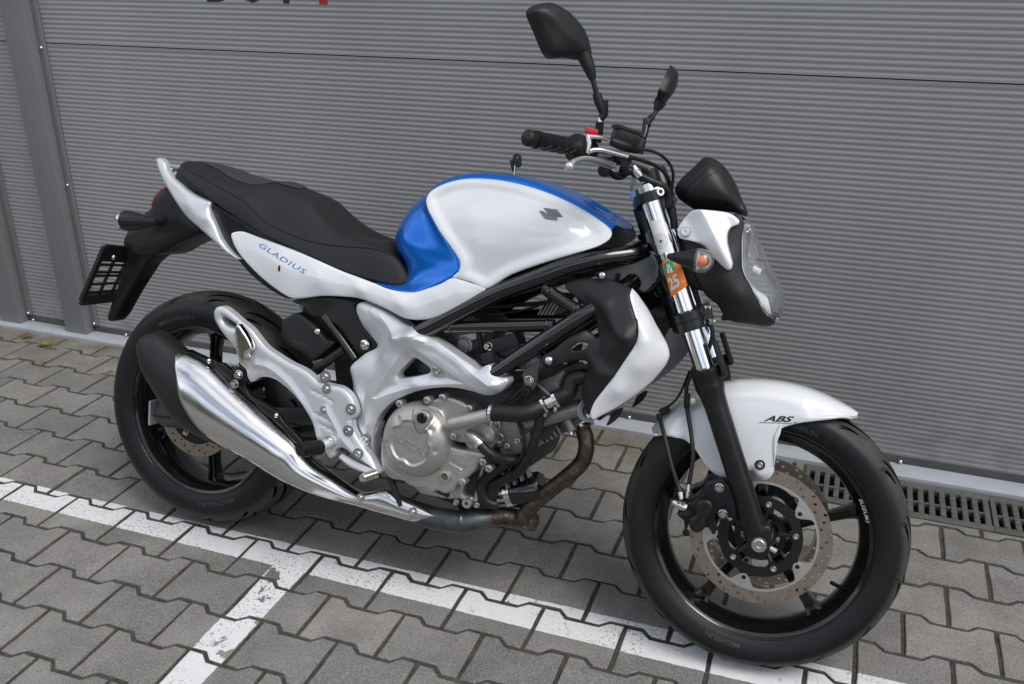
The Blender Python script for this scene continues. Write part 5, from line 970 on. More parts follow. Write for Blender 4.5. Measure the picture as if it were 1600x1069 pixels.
# ------------------------------------------------------------------ wheels
def wheel(front):
    cx, cz, Rt = (WB, .300, .300) if front else (0., .312, .312)
    if front:
        tp = [(.226, .049), (.240, .057), (.256, .0605), (.270, .059), (.282, .051), (.291, .038), (.297, .021), (.300, 0)]; hw = .050
    else:
        tp = [(.226, .068), (.240, .0775), (.258, .081), (.275, .0795), (.290, .070), (.302, .052), (.309, .029), (.312, 0)]; hw = .069
    c = (cx, 0, cz); mm = ST if front else None
    prof = [(.2322, hw + .0005), (.2335, hw - .004), (.230, hw - .008), (.222, hw - .013), (.222, -hw + .013), (.230, -hw + .008), (.2335, -hw + .004), (.2322, -hw - .0005),
            (.2285, -hw - .001), (.2245, -hw + .004), (.2170, -hw + .008), (.2130, -hw + .016), (.2025, -hw + .030), (.1985, -.012), (.1985, .012), (.2025, hw - .030), (.2130, hw - .016), (.2170, hw - .008), (.2245, hw - .004), (.2285, hw + .001)]
    rim = lathe('front_wheel' if front else 'rear_wheel', 'rim_black', bike, prof, c, (0, 1, 0), 96, closed=True, matrix=mm)
    full = crom([(r, -y) for r, y in tp][:] + [(r, y) for r, y in tp[::-1]][1:], 4)
    inner = [(.224, hw - .004), (.224, -hw + .004)]
    tyre = lathe('tyre', 'rubber', rim, [tuple(x) for x in full] + inner, c, (0, 1, 0), 128, closed=True, smooth=60)
    at = tyre.data.attributes.new('tread', 'FLOAT', 'POINT')
    co_v = A3([v.co[:] for v in tyre.data.vertices]); rv_ = np.hypot(co_v[:, 0] - cx, co_v[:, 2] - cz)
    at.data.foreach_set('value', smoothstep((rv_ - (Rt - .028)) / .016).astype(np.float32))
    rr = A3([p[0] for p in full[:len(full) // 2 + 1]]); yy = A3([p[1] for p in full[:len(full) // 2 + 1]])
    def ysurf(r): return np.interp(r, rr, yy)
    def polar(V, F, r0, a_c, size, off, name, mt, width=None):
        V = V - [V[:, 0].min(), V[:, 1].min(), 0]; V = V / V[:, 1].max() * size
        if width: V[:, 0] *= width / V[:, 0].max()
        V[:, 0] -= V[:, 0].max() / 2
        V, F = refine(V, F, .006)
        r = r0 + V[:, 1]; a = R(a_c) - V[:, 0] / (r0 + size / 2)
        W = np.stack([cx + r * np.cos(a), ysurf(r) - off, cz + r * np.sin(a)], 1)
        return obj(name, W, F, mt, rim, 0)
    def band(r0, r1, a0, a1, name, mt, off=.0004):
        na = max(4, int(abs(a1 - a0) / 2)); V = []; rs = np.linspace(r0, r1, 4)
        for a in np.linspace(R(a0), R(a1), na):
            for r in rs: V.append((cx + r * math.cos(a), ysurf(r) - off, cz + r * math.sin(a)))
        return obj(name, V, grid_faces(na, 4), mt, rim, 60)
    if front:
        for ac in (-100.7, 79.3):
            band(.2375, .2545, ac - 12.5, ac + 12, 'tyre_band', 'rubber_black'); polar(*text_geo('MICHELIN', bold=.02), .2405, ac, .0105, .0008, 'tyre_lettering', 'rubber_mark', .076)
        for ac in (-122, 58): polar(*text_geo('POWER 5'), .2405, ac, .0095, .0006, 'tyre_lettering', 'rubber_black', .064)
        polar(*text_geo('POWER'), .262, -41.5, .011, .0006, 'tyre_lettering', 'rubber_black', .060)
        bars = [(-50 + i * 3.2, 1.9 - .17 * i) for i in range(8)]
        for a, wd in bars: band(.2385, .2555, a - wd / 2, a + wd / 2, 'tyre_bar', 'rubber_black')
        # rim sticker
        V, F = text_geo('SUZUKI', shear=.2, bold=.01); V = V - V.min(0); V = V / V[:, 1].max() * .0062; V[:, 0] *= .052 / V[:, 0].max(); V[:, 0] -= .026
        r = .2135 + V[:, 1]; a = R(25) - V[:, 0] / .217
        yb = np.interp(r, [.2130, .2170, .2245], [-hw + .016, -hw + .008, -hw + .004])
        obj('rim_sticker', np.stack([cx + (r - .001) * np.cos(a), yb * 0 - hw + .0025, cz + (r - .001) * np.sin(a)], 1), F, 'sticker_grey', rim, 0)
    else:
        for ac in (108.6, -71.5):
            band(.2405, .2580, ac - 18.5, ac + 17, 'tyre_band', 'rubber_black'); polar(*text_geo('MICHELIN', bold=.02), .244, ac, .0108, .0008, 'tyre_lettering', 'rubber_mark', .118)
        polar(*text_geo('160/60 ZR 17'), .246, -106, .0085, .0006, 'tyre_lettering', 'rubber_black', .092)
        polar(*text_geo('POWER 5'), .244, 84, .009, .0006, 'tyre_lettering', 'rubber_black', .05)
        for i in range(9): band(.240, .2600, 164 + i * 2.7 - (1.0 - .06 * i), 164 + i * 2.7 + (1.0 - .06 * i), 'tyre_bar', 'rubber_black')
    # tread grooves
    gg = []
    ytr = full[:, 1]; rtr = full[:, 0]
    def tread(a, y): 
        mk_ = rtr > .2615; i = np.argsort(ytr[mk_]); r = np.interp(y, ytr[mk_][i], rtr[mk_][i]); return (cx + (r + .0002) * math.cos(a), y, cz + (r + .0002) * math.sin(a))
    W0 = tp[5][1] / .038
    ngr = 15
    for k in range(ngr):
        for sgn in (-1, 1):
            a0 = 2 * math.pi * (k + (.5 if sgn > 0 else 0)) / ngr
            for (ya, yb, da, aa, wd) in ((.004, .036, .32, 0.0, .0064), (.037, .0565, .15, .14, .0052)):
                L_ = 9; V = []
                for j in range(L_):
                    t = j / (L_ - 1); y = sgn * (ya + (yb - ya) * t) * W0; a = a0 + aa + da * t + .05 * math.sin(t * 3.1)
                    ww = wd * math.sin(math.pi * (.12 + .76 * t))
                    V += [tread(a, y - ww * .8), tread(a + .004, y + ww * .8)]
                gg.append((V, [(2 * j, 2 * j + 1, 2 * j + 3, 2 * j + 2) for j in range(L_ - 1)]))
    V, F = join(*gg); o = obj('tread_groove', V, F, 'groove', rim, 0)
    # hub
    hubp = [(.016, -.052 if front else -.060), (.030, -.052 if front else -.060), (.034, -.045), (.030, -.030), (.034, -.012), (.034, .012), (.030, .030), (.034, .045), (.030, .055), (.016, .055)]
    lathe('hub', 'rim_black', rim, hubp, c, (0, 1, 0), 40, closed=True)
    if front: lathe('hub_ring', 'zinc', rim, [(.021, -.0535), (.026, -.0535), (.026, -.050), (.021, -.050)], c, (0, 1, 0), 32, closed=True)
    # spokes
    for a in ([23 + 72 * k for k in range(5)] if front else [92 + 60 * k for k in range(6)]):
        a = R(a); er = A3([math.cos(a), 0, math.sin(a)]); et = A3([-math.sin(a), 0, math.cos(a)]); ey = A3([0, 1, 0])
        secs = []
        for r, wt, wy, yo in ((.028, .016, .024, -.004), (.06, .0125, .020, -.006), (.10, .0105, .016, -.006), (.15, .0105, .015, -.004), (.180, .0125, .016, 0), (.194, .0155, .018, 0), (.2015, .021, .020, 0)):
            # I-section with a groove on the outer face
            sec = [(-1, -.7), (-.85, -1), (-.45, -1), (-.30, -.55), (.30, -.55), (.45, -1), (.85, -1), (1, -.7), (1, .7), (.85, 1), (-.85, 1), (-1, .7)]
            secs.append([A3(c) + er * r + et * wt * s_ + ey * (wy * t_ + yo) for s_, t_ in sec])
        S_ = A3(secs); nn = S_.shape[1]
        obj('spoke', S_.reshape(-1, 3), grid_faces(len(secs), nn, False, True), 'rim_black', rim, 40)
    def disc(y0, th, ro, ri, nh, radii, hr, mt, bob, sgn):
        # drilled rotor
        out_ = [(cx + ro * math.cos(t), y0, cz + ro * math.sin(t)) for t in np.linspace(0, 2 * np.pi, 120, endpoint=False)]
        b2 = A3(out_)[:, [0, 2]]
        inn = A3([(cx + ri * math.cos(t), cz + ri * math.sin(t)) for t in np.linspace(0, 2 * np.pi, 120, endpoint=False)])
        loops = [b2, inn]
        for i in range(nh):
            a = 2 * math.pi * i / nh; r = radii[i % len(radii)]
            loops.append(A3([(cx + r * math.cos(a) + hr * math.cos(t), cz + r * math.sin(a) + hr * math.sin(t)) for t in np.linspace(0, 2 * np.pi, 9, endpoint=False)]))
        allp = np.vstack(loops); ed = []; b = 0
        for L in loops: ed += [(b + i, b + (i + 1) % len(L)) for i in range(len(L))]; b += len(L)
        r_ = delaunay_2d_cdt([Vector(p) for p in allp], ed, [], 0, 1e-8)
        vo = A3([(v.x, v.y) for v in r_[0]]); tri = A3([t for t in r_[2] if len(t) == 3]); cen = vo[tri].mean(1)
        kp = inpoly(cen, b2)
        for L in loops[1:]: kp &= ~inpoly(cen, L)
        tri = tri[kp]; nv = len(vo)
        V = np.vstack([np.stack([vo[:, 0], np.full(nv, y0 - th / 2), vo[:, 1]], 1), np.stack([vo[:, 0], np.full(nv, y0 + th / 2), vo[:, 1]], 1)])
        F = [tuple(t) for t in tri] + [(a + nv, c_ + nv, b_ + nv) for a, b_, c_ in tri]; cnt = {}
        for a, b_, c_ in tri:
            for e in ((a, b_), (b_, c_), (c_, a)): cnt.setdefault((min(e), max(e)), []).append(e)
        F += [(e[0][1], e[0][0], e[0][0] + nv, e[0][1] + nv) for e in cnt.values() if len(e) == 1]
        return obj('brake_disc', V, F, mt, rim, 30)
    def ring(name, mt, y0, th, ro, rfun, n=160):
        V = []
        for t in np.linspace(0, 2 * np.pi, n, endpoint=False):
            ct, s_ = math.cos(t), math.sin(t); ra, rb = (ro(t) if callable(ro) else ro), rfun(t)
            V += [(cx + ra * ct, y0 - th / 2, cz + ra * s_), (cx + ra * ct, y0 + th / 2, cz + ra * s_), (cx + rb * ct, y0 + th / 2, cz + rb * s_), (cx + rb * ct, y0 - th / 2, cz + rb * s_)]
        return obj(name, V, grid_faces(n, 4, True, True), mt, rim, 30)
    if front:
        bobs = [R(42 + 72 * k - (18 if 0 else 0)) for k in range(5)]
        bobs = [R(x) for x in (41.5, -16.6 - 14, -74 - 28, -134.5 - 40, 98.7 + 15)]
        bobs = [R(41.5 - 70 * 0 + 72 * k) for k in range(5)]
        def inner(t):
            dmin = min(abs((t - b + math.pi) % (2 * math.pi) - math.pi) for b in bobs)
            return .1135 - .028 * float(smoothstep(1.25 - dmin / .20))
        for sg in (-1, 1):
            disc(sg * .0575, .0045, .145, .1185, 60, (.1235, .1325, .1400), .0034, 'disc_metal', bobs, sg)
            ring('rotor_ring', 'disc_white', sg * .0575, .0046, .1185, inner)
            def cout(t):
                dmin = min(abs((t - b + math.pi) % (2 * math.pi) - math.pi) for b in bobs); return .0865 + .008 * float(smoothstep(1 - dmin / .2))
            bolts = [R(83 + 72 * k - 71) for k in range(5)]
            def cin(t):
                dmin = min(abs((t - b + math.pi) % (2 * math.pi) - math.pi) for b in bolts); return .0665 - .008 * float(smoothstep(1.2 - dmin / .2))
            ring('disc_carrier', 'black_satin', sg * .0585, .006, cout, cin)
            for b in bobs:
                p_ = (cx + .0955 * math.cos(b), sg * .0575, cz + .0955 * math.sin(b))
                lathe('bobbin', 'disc_white', rim, [(.0048, -.0055), (.0092, -.0055), (.0092, .0055), (.0048, .0055)], p_, (0, 1, 0), 20, closed=True)
                lathe('bobbin_hole_dark', 'black_satin', rim, [(.0001, -.0030), (.0047, -.0030), (.0047, .0030), (.0001, .0030)], p_, (0, 1, 0), 16)  # black disc fills the bore: the hole's dark put in as colour
            for b in bolts:
                p_ = (cx + .0720 * math.cos(b), sg * .0600, cz + .0720 * math.sin(b))
                hexprof('disc_bolt', rim, p_, (0, sg, 0), .0064, .006, 'zinc')
        # sensor ring arms on hub
        for b in bolts:
            er = A3([math.cos(b), 0, math.sin(b)])
            tube('carrier_arm', 'rim_black', rim, [A3(c) + er * .030 + A3([0, -.044, 0]), A3(c) + er * .072 + A3([0, -.050, 0])], .0065, n=8, sub=1)
        lathe('wheel_speed_ring', 'black_gloss', rim, [(.040, -.050), (.054, -.050), (.054, -.044), (.040, -.044)], c, (0, 1, 0), 60, closed=True)
        va = R(-27.4); er = A3([math.cos(va), 0, math.sin(va)])
        tube('valve', 'rubber_black', rim, [A3(c) + er * .203 + A3([0, -.004, 0]), A3(c) + er * .196 + A3([0, -.008, 0]), A3(c) + er * .176 + A3([0, -.020, 0])], [.0062, .0045, .0042], n=10)
    else:
        disc(-.0785, .005, .120, .086, 40, (.092, .103, .112), .0032, 'disc_metal', None, -1)
        ring('disc_carrier', 'black_satin', -.0785, .006, .0862, lambda t: .040)
        for k in range(5):
            b = R(-115 + 72 * k); hexprof('disc_bolt', rim, (cx + .068 * math.cos(b), -.082, cz + .068 * math.sin(b)), OUT, .0058, .007, 'zinc')
        # sprocket and chain run on the left
        ring('sprocket', 'alloy_dark', .085, .006, lambda t: .095 + .004 * math.cos(46 * t), lambda t: .045, 276)
    return rim
fw = wheel(True); rw = wheel(False)

# ------------------------------------------------------------------ tank, panels, seat
edge = A3(T['tank_edge']); mid = A3(T['tank_mid'])
cen = mid.copy(); cen[:, 1] = 0; cen[14:, 0] -= np.abs(mid[14:, 1]) * .45
ed2 = edge * [1, 1, 1] + [0, .006, 0]
sh = .5 * ed2 + .5 * mid; 
d_ = A3([[0, -.010, .008]]); sh = sh + d_ * A3([1.0] * 13 + [.9, .7, .5, .3, .2, .1, 0, 0, 0, 0, 0, 0, 0])[:, None]
m2 = mid.copy(); m2[:14, 2] -= .0015
cen[:14, 2] += .001
tank = loft('fuel_tank', 'blue_paint', bike, [ed2, sh, m2, cen], 3, 5, True, th=.003, keep='tank', relax=6)
def tank_step(p, d_): return -.0095 * smoothstep((d_ - .012) / .010)
tp_, tp2 = panel('tank_panel', 'white_paint', tank, T['tank_panel'], ctrl=T['tank_panel_c'], th=.006, edge=.0045, h=.005, extra=tank_step, relax=3, keep='tpanel')
sp, sp2 = panel('side_panel', 'white_paint', bike, T['side_panel'], ctrl=T['side_panel_c'], th=.005, edge=.004, h=.006, keep='spanel')
g0, g1, g2 = T['gladius']
side_text('model_lettering', 'GLADIUS', 'blue_print', sp, A3(T['gladius'][2]), A3(T['gladius'][1]) + A3([-.002, 0, -.003]), .0118, ['spanel'], shear=.25, bold=.0, space=1.12)
ps = pt('panel_slot')
V, F = lathe_geo([(.0001, 0), (.006, 0.0)], (0, 0, 0), OUT, 20); V = V * [.55, 1, 1.35]; V = V + ps; V = drape(V, ['spanel'], .0008)
obj('panel_slot', V, [f for f in F], 'gap_black', sp, 0)
# emblem
W, F = refine(A3(T['emblem']), [tuple(range(13))], .006)
Wa = drape(W, ['tpanel'], .0022); Wb = drape(W, ['tpanel'], -.001); n_ = len(W)
cnt = {}
for f in F:
    for e in ((f[0], f[1]), (f[1], f[2]), (f[2], f[0])): cnt.setdefault((min(e), max(e)), []).append(e)
F2 = F + [tuple(i + n_ for i in reversed(f)) for f in F] + [(e[0][1], e[0][0], e[0][0] + n_, e[0][1] + n_) for e in cnt.values() if len(e) == 1]
obj('tank_emblem', np.vstack([Wa, Wb]), F2, 'emblem_metal', tank, 0)
lathe('fuel_cap', 'black_satin', tank, [(.036, -.01), (.036, .003), (.033, .0055), (.018, .006), (.0001, .006)], (.80, 0, .9915), (.1, 0, 1), 40)
# seat
low, crs, top = A3(T['seat_low']), A3(T['seat_crease']), A3(T['seat_top'])
und = low * [1, .75, 1] + [0, 0, -.012]
ctr = top.copy(); ctr[:, 1] = 0
tpr = top.copy(); tpr[:, 1] = -np.maximum(.012, np.abs(crs[:, 1]) * .55); tpr[:, 2] = top[:, 2] - .004
lo2 = low + (crs - low) * .12 + A3([0, -.004, 0])
seat = loft('seat', 'seat_vinyl', bike, [und, low, lo2, crs, tpr, ctr], 4, 5, True, th=0, keep='seat', smooth=60, cap=True)
crs_l = crom(crs, 4)[6:-4] + [0, -.0012, .0004]
tube('seat_seam', 'black_plastic', seat, crs_l[::2], .0011, mirror=True, n=6, sub=2)
# grained pillion insert pressed on the seat top
tops = crom(top, 8); n0 = len(tops); i0, i1 = int(n0 * .155), int(n0 * .56)
wid = np.interp(np.arange(n0), np.linspace(0, n0 - 1, len(crs)), np.abs(crs[:, 1]))
W = []; NI, NJ = 40, 21
for a_i in range(NI):
    f_ = a_i / (NI - 1); i = int(round(i0 + (i1 - i0) * f_)); hw = wid[i] * (.30 + .45 * min(1, f_ * 1.35)) if f_ < .60 else wid[i] * (.30 + .45 * .81) * math.sqrt(max(.004, 1 - ((f_ - .60) / .40) ** 2))
    for j in np.linspace(-1, 1, NJ):
        h_ = BVH['seat'].ray_cast(Vector((tops[i][0], j * hw, tops[i][2] + .2)), Vector((0, 0, -1)))
        W.append((tops[i][0], j * hw, (h_[0].z if h_[0] else tops[i][2]) + .0018))
obj('seat_insert', W, grid_faces(NI, NJ), 'seat_grain', seat, 60)
panel('tail_trim', 'black_satin', bike, T['tail_trim'], th=.006, edge=.003, h=.008)
gr, gr2 = panel('grab_rail', 'silver_paint', bike, T['grab_rail'], ctrl=T['grab_rail_c'], th=.020, edge=.008, h=.005, sub=5)
gt = pt('grab_rail', 1)
tube('grab_bar', 'silver_paint', bike, [(gt[0] + .010, -.070, gt[2] - .018), (gt[0] + .004, -.03, gt[2] - .022), (gt[0] + .004, .03, gt[2] - .022), (gt[0] + .010, .070, gt[2] - .018)], .012, n=14, flat=.7)
g3 = A3(T['grab_rail'][5])
tube('grab_stay', 'polished', bike, T['stay'], .0065, mirror=True, n=12)
# tail
tb = A3(T['tail_body'])
Vt, Ft = panel_geo(tb, th=.075, edge=.022, h=.009)
Vl = Vt * [1, -1, 1]
obj('tail_fairing', *join((Vt, Ft), (Vl, [tuple(reversed(f)) for f in Ft])), 'black_plastic', bike, 45)
tl = A3(T['tail_light'])
tlc = tl.copy(); tlc[:, 1] = 0; tlc[:, 0] -= .030; tlm = .5 * (tl + tlc); tlm[:, 0] -= .010; tlm[:, 1] = -.036
loft('tail_light', 'red_lens', bike, [tl + A3([.012, .012, 0]), tlm + A3([.012, .006, 0]), tlc + A3([.014, 0, 0])], 4, 5, True, th=.003)
obj('under_tail', *box_geo((.10, 0, .845), (.42, .17, .05), Matrix.Rotation(R(22), 3, 'Y'), .015), 'black_plastic', bike)
mg = A3(T['mudguard'])
Vt, Ft = panel_geo(mg, th=.055, edge=.012, h=.01)
obj('rear_mudguard', *join((Vt, Ft), (Vt * [1, -1, 1], [tuple(reversed(f)) for f in Ft])), 'black_satin', bike, 45)
# licence plate holder
P4 = [pt('pl_tl'), pt('pl_tr'), pt('pl_br'), pt('pl_bl')]
def plp(u, v, dn=0):     # u across, v down
    a = P4[0] * (1 - u) + P4[1] * u; b = P4[3] * (1 - u) + P4[2] * u
    n_ = np.cross(P4[1] - P4[0], P4[3] - P4[0]); n_ /= np.linalg.norm(n_)
    return a * (1 - v) + b * v + n_ * dn
def plbar(u0, v0, u1, v1, w_, t_=.006):
    a, b = plp(u0, v0), plp(u1, v1); dd = (b - a) / np.linalg.norm(b - a)
    n_ = np.cross(P4[1] - P4[0], P4[3] - P4[0]); n_ /= np.linalg.norm(n_); s_ = np.cross(dd, n_)
    V = [p_ + s_ * w_ * i + n_ * t_ * j for p_ in (a, b) for i, j in ((-.5, -.5), (.5, -.5), (.5, .5), (-.5, .5))]
    return A3(V), [(0, 1, 2, 3), (7, 6, 5, 4), (0, 4, 5, 1), (1, 5, 6, 2), (2, 6, 7, 3), (3, 7, 4, 0)]
ph = obj('plate_holder', *join(plbar(0, 0, 0, 1, .014, .010), plbar(1, 0, 1, 1, .014, .010), plbar(0, .05, 1, .05, .030), plbar(0, 1, 1, 1, .030, .010), plbar(0, .16, 1, .16, .034)), 'black_plastic', bike, 30)
for u in (.27, .5, .73): obj('plate_slat', *plbar(u, .05, u, 1, .007), 'black_plastic', ph, 0)
for v in (.33, .47, .54, .70, .86): obj('plate_slat', *plbar(.02, v, .98, v, .006, .005), 'black_plastic', ph, 0)
hexprof('plate_bolt', ph, plp(.22, .18), (1, -.2, 0), .008, .010, 'zinc', kind='dome')
# rear indicators
ri = A3(T['rear_indicator'])
for sg in (1, -1):
    S1 = A3([1, sg, 1]); a = ri[0] * S1; b = ri[4] * S1; L_ = np.linalg.norm(b - a)
    ind = lathe('rear_indicator', 'black_satin', bike, [(.0001, .0), (.008, .004), (.0125, .018), (.019, .045), (.0240, .072), (.0258, .092), (.0245, .099)], a + A3([0, 0, 0]), (b - a), 28)
    lathe('indicator_lens', 'chrome', ind, [(.0242, .0995), (.0235, .108), (.018, .118), (.0001, .123)], a, (b - a), 28)
    tube('indicator_stalk', 'black_plastic', ind, [ri[6] * S1, (ri[6] * .5 + (ri[0] * .6 + ri[4] * .4) * .5) * S1, (ri[0] * .6 + ri[4] * .4) * S1], [.013, .009, .009], n=10)

# ------------------------------------------------------------------ muffler
up, lo = A3(T['muf_up']), A3(T['muf_lo'])
NS = 60
si = np.linspace(0, len(up) - 1, NS); cu_, cl_ = crom(up, 8), crom(lo, 8); ti = np.linspace(0, len(up) - 1, len(cu_))
UP = np.stack([np.interp(si, ti, cu_[:, k]) for k in range(3)], 1); LO = np.stack([np.interp(si, ti, cl_[:, k]) for k in range(3)], 1)
BB = np.interp(si, range(15), [.042, .056, .063, .064, .062, .057, .048, .041, .032, .024, .020, .017, .014, .011, .003])
FE = np.interp(si, range(15), [0, 0, .02, .47, .68, .92, 1, 1, 1, 1, 1, 1, 1, 1, 1])
CE, EV = (UP + LO) / 2, (UP - LO) / 2
def msec(i, ph, k=1.0, out_=0.0):
    # flattened oval with a soft shoulder line
    c_, s_ = math.cos(ph), math.sin(ph)
    return CE[i] + EV[i] * k * math.copysign(abs(c_) ** .9, c_) + A3([0, -(BB[i] * k + out_) * math.copysign(abs(s_) ** .85, s_), 0])
V = []; i1 = int(NS * .62); m_ = 40
for i in range(0, i1):
    kk = .93 * (1 if i > 2 else (.80 + .066 * i))
    for j in range(m_): V.append(msec(i, 2 * math.pi * j / m_, kk))
F = grid_faces(i1, m_, False, True) + [tuple(range((i1 - 1) * m_, i1 * m_))]
# recessed tail end
rec0 = [CE[0] + (A3(v) - CE[0]) * .86 + A3([.004, 0, 0]) for v in V[:m_]]; rec1 = [v + (CE[4] - CE[0]) * .5 for v in rec0]
b0 = len(V); V += rec0 + rec1
for j in range(m_):
    k = (j + 1) % m_; F += [(j, k, b0 + k, b0 + j), (b0 + j, b0 + k, b0 + m_ + k, b0 + m_ + j)]
F.append(tuple(range(b0 + m_, b0 + 2 * m_)))
mb = obj('silencer', V, F, 'black_plastic', bike, 50)
i0 = int(round(NS * 2.0 / 14)); V = []; m2_ = 22
for i in range(i0, NS):
    pe = math.acos(1 - 2 * min(1, FE[i])); p0_ = -.55 * min(1, FE[i] * 2 + .25)
    for j in range(m2_): V.append(msec(i, p0_ + (pe - p0_) * j / (m2_ - 1), 1.0, .003))
mc_ = obj('heat_shield', V, grid_faces(NS - i0, m2_), 'chrome', bike, 70, keep='shield')
sm_ = mc_.modifiers.new('thickness', 'SOLIDIFY'); sm_.thickness = .003; sm_.offset = -1
panel('silencer_bracket', 'black_satin', bike, T['muf_bracket'], mirror=False, th=.012, edge=.003, h=.006)
for i, k in enumerate(('dome', 'cap', 'dome', 'hex')):
    hexprof('silencer_bolt', bike, pt('muf_bolts', i), OUT, (.007, .008, .007, .009)[i], .011, 'zinc', kind=k)
for kx, ky, yy in ((1125, 583, -.165), (1425, 645, -.145)): pass
for p_ in T['muf_chrome_c'][-3::2]:
    v = drape([A3(p_)], ['shield'], .000)[0]
    sh_ = lathe('shield_washer', 'alloy_dark', mc_, [(.0105, .002), (.0105, -.004), (.006, -.004)], v + A3([0, .002, 0]), (0, 1, 0), 20)
    hexprof('shield_bolt', mc_, v + A3([0, -.001, 0]), OUT, .0065, .006, 'zinc', kind='cap')

# ------------------------------------------------------------------ pegs, bracket, pedal
PBL = [A3(T[k])[:, [0, 2]] for k in ('arch', 'bedge')]; EGL = [A3(T[k])[:, [0, 2]] for k in ('eng1', 'eng2', 'eng3')]
def peg_extra(p, d_):
    e_ = np.maximum(0, .0050 - .35 * dline(p, PBL[0])) + np.maximum(0, .0045 - .35 * dline(p, PBL[1])) - .003 * np.clip(1 - d_ / .008, 0, 1)
    for L in EGL: e_ = e_ - .0022 * np.exp(-(dline(p, L) / .0028) ** 2)
    return e_
pb, pb2 = panel('footpeg_bracket', 'silver_paint', bike, T['peg_bracket'], holes=[T['peg_bracket_hole']], th=.022, edge=.0035, h=.005, sub=4, keep='pegb', smooth=18, feat=PBL, extra=peg_extra)
pp, pp2 = panel('passenger_peg', 'polished', bike, T['passenger_peg'], th=.016, edge=.003, h=.006)
hexprof('passenger_peg_bolt', bike, pt('passenger_bolt'), OUT, .007, .01, 'zinc')
for sg in (1, -1):
    S1 = A3([1, sg, 1])
    P_ = [A3(p_) * S1 for p_ in T['peg']]
    fp = tube('footpeg', 'rubber_black', bike, [P_[1] * .8 + P_[2] * .2, P_[2]], [.0155, .0165, .0165, .015], n=16, sub=1)
    for k in range(9):
        t = .28 + .07 * k; c_ = P_[1] * (1 - t) + P_[2] * t
        lathe('peg_rib', 'hose', fp, [(.0158, -.0015), (.0178, -.0012), (.0178, .0012), (.0158, .0015)], c_, P_[2] - P_[1], 18, closed=True)
    tube('peg_mount', 'silver_paint', fp, [P_[0] + A3([0, .01 * sg, 0]), P_[1] * .75 + P_[2] * .25], [.014, .010], n=12, sub=1)
    hexprof('peg_bolt', fp, P_[0] + A3([0, -.004 * sg, .002]), (0, -sg, 0), .009, .012, 'zinc')
bp = tube('brake_pedal', 'silver_paint', bike, T['pedal'], [.009, .012, .011, .009], n=10, flat=.7)
a, b = pt('pedal_pad', 0), pt('pedal_pad', 1)
tube('pedal_pad', 'polished', bp, [a, b], .0085, n=10, sub=1)
for k in range(9):
    c_ = a + (b - a) * (.08 + .105 * k); lathe('pedal_rib', 'polished', bp, [(.0086, -.001), (.0102, -.0006), (.0102, .0006), (.0086, .001)], c_, b - a, 12, closed=True)
for i, p_ in enumerate(T['bracket_bolts']):
    r_ = (.0065, .005, .0075, .0075, .0075, .0085, .008)[i]
    v = drape([A3(p_)], ['pegb'], 0)[0] if i < 5 else A3(p_)
    lathe('bolt_recess', 'alloy_dark', pb, [(r_ * 1.75, .002), (r_ * 1.75, -.0016), (r_ * 1.3, -.0016)], v, (0, 1, 0), 20)
    hexprof('bracket_bolt', pb, v + A3([0, -.0005, 0]), OUT, r_, .006, 'zinc')

# ------------------------------------------------------------------ frame
rl = A3(T['casting_ridge'])[:, [0, 2]]
hl = A3(T['casting_hole'])[:, [0, 2]]
rcs = crom(A3(T['recess'])[:, [0, 2]], 3, True)
CRL = [A3(T[k])[:, [0, 2]] for k in ('cr1', 'cr2', 'cr3', 'cr4')]
def cast_extra(p, d_):
    ins = np.where(inpoly(p, rcs), dpoly(p, rcs), 0)
    e_ = -np.minimum(ins * .75, .011)
    for L in CRL: e_ = e_ + np.maximum(0, .0055 - .32 * dline(p, L))
    return e_ - .004 * np.clip(1 - d_ / .012, 0, 1)
def cast_extra_old(p, d_):
    dh = dpoly(p, hl); return -.014 * np.exp(-(dh / .013) ** 2) + .006 * np.exp(-(dline(p, rl) / .008) ** 2) + sum(.0045 * np.exp(-(dline(p, A3(T[k])[:, [0, 2]]) / .006) ** 2) for k in ('cr1', 'cr2', 'cr3', 'cr4'))
cs, cs2 = panel('frame_casting', 'silver_paint', bike, T['casting'], ctrl=T['casting_c'], holes=[T['casting_hole']], th=.034, edge=.003, h=.005, sub=4, extra=cast_extra, feat=CRL + [np.vstack([rcs, rcs[:1]])], keep='cast', smooth=16)
for i, r_ in enumerate((.0085, .0075)):
    v = A3(T['casting_bolts'][i])
    if i == 0: v = drape([v], ['cast'], 0)[0]
    lathe('bolt_washer', 'polished', cs, [(r_ * 1.6, .003), (r_ * 1.6, -.002), (r_ * 1.2, -.003)], v, (0, 1, 0), 22)
    hexprof('frame_bolt', cs, v + A3([0, -.001, 0]), OUT, r_, .007, 'zinc')
for nm, r_ in (('tube_upper', .0205), ('tube_lower', .0185), ('tube_mid', .0135), ('tube_brace', .0135), ('tube_sub', .0095)):
    tube('frame_tube', 'black_gloss', bike, T[nm], r_, mirror=True, n=18)
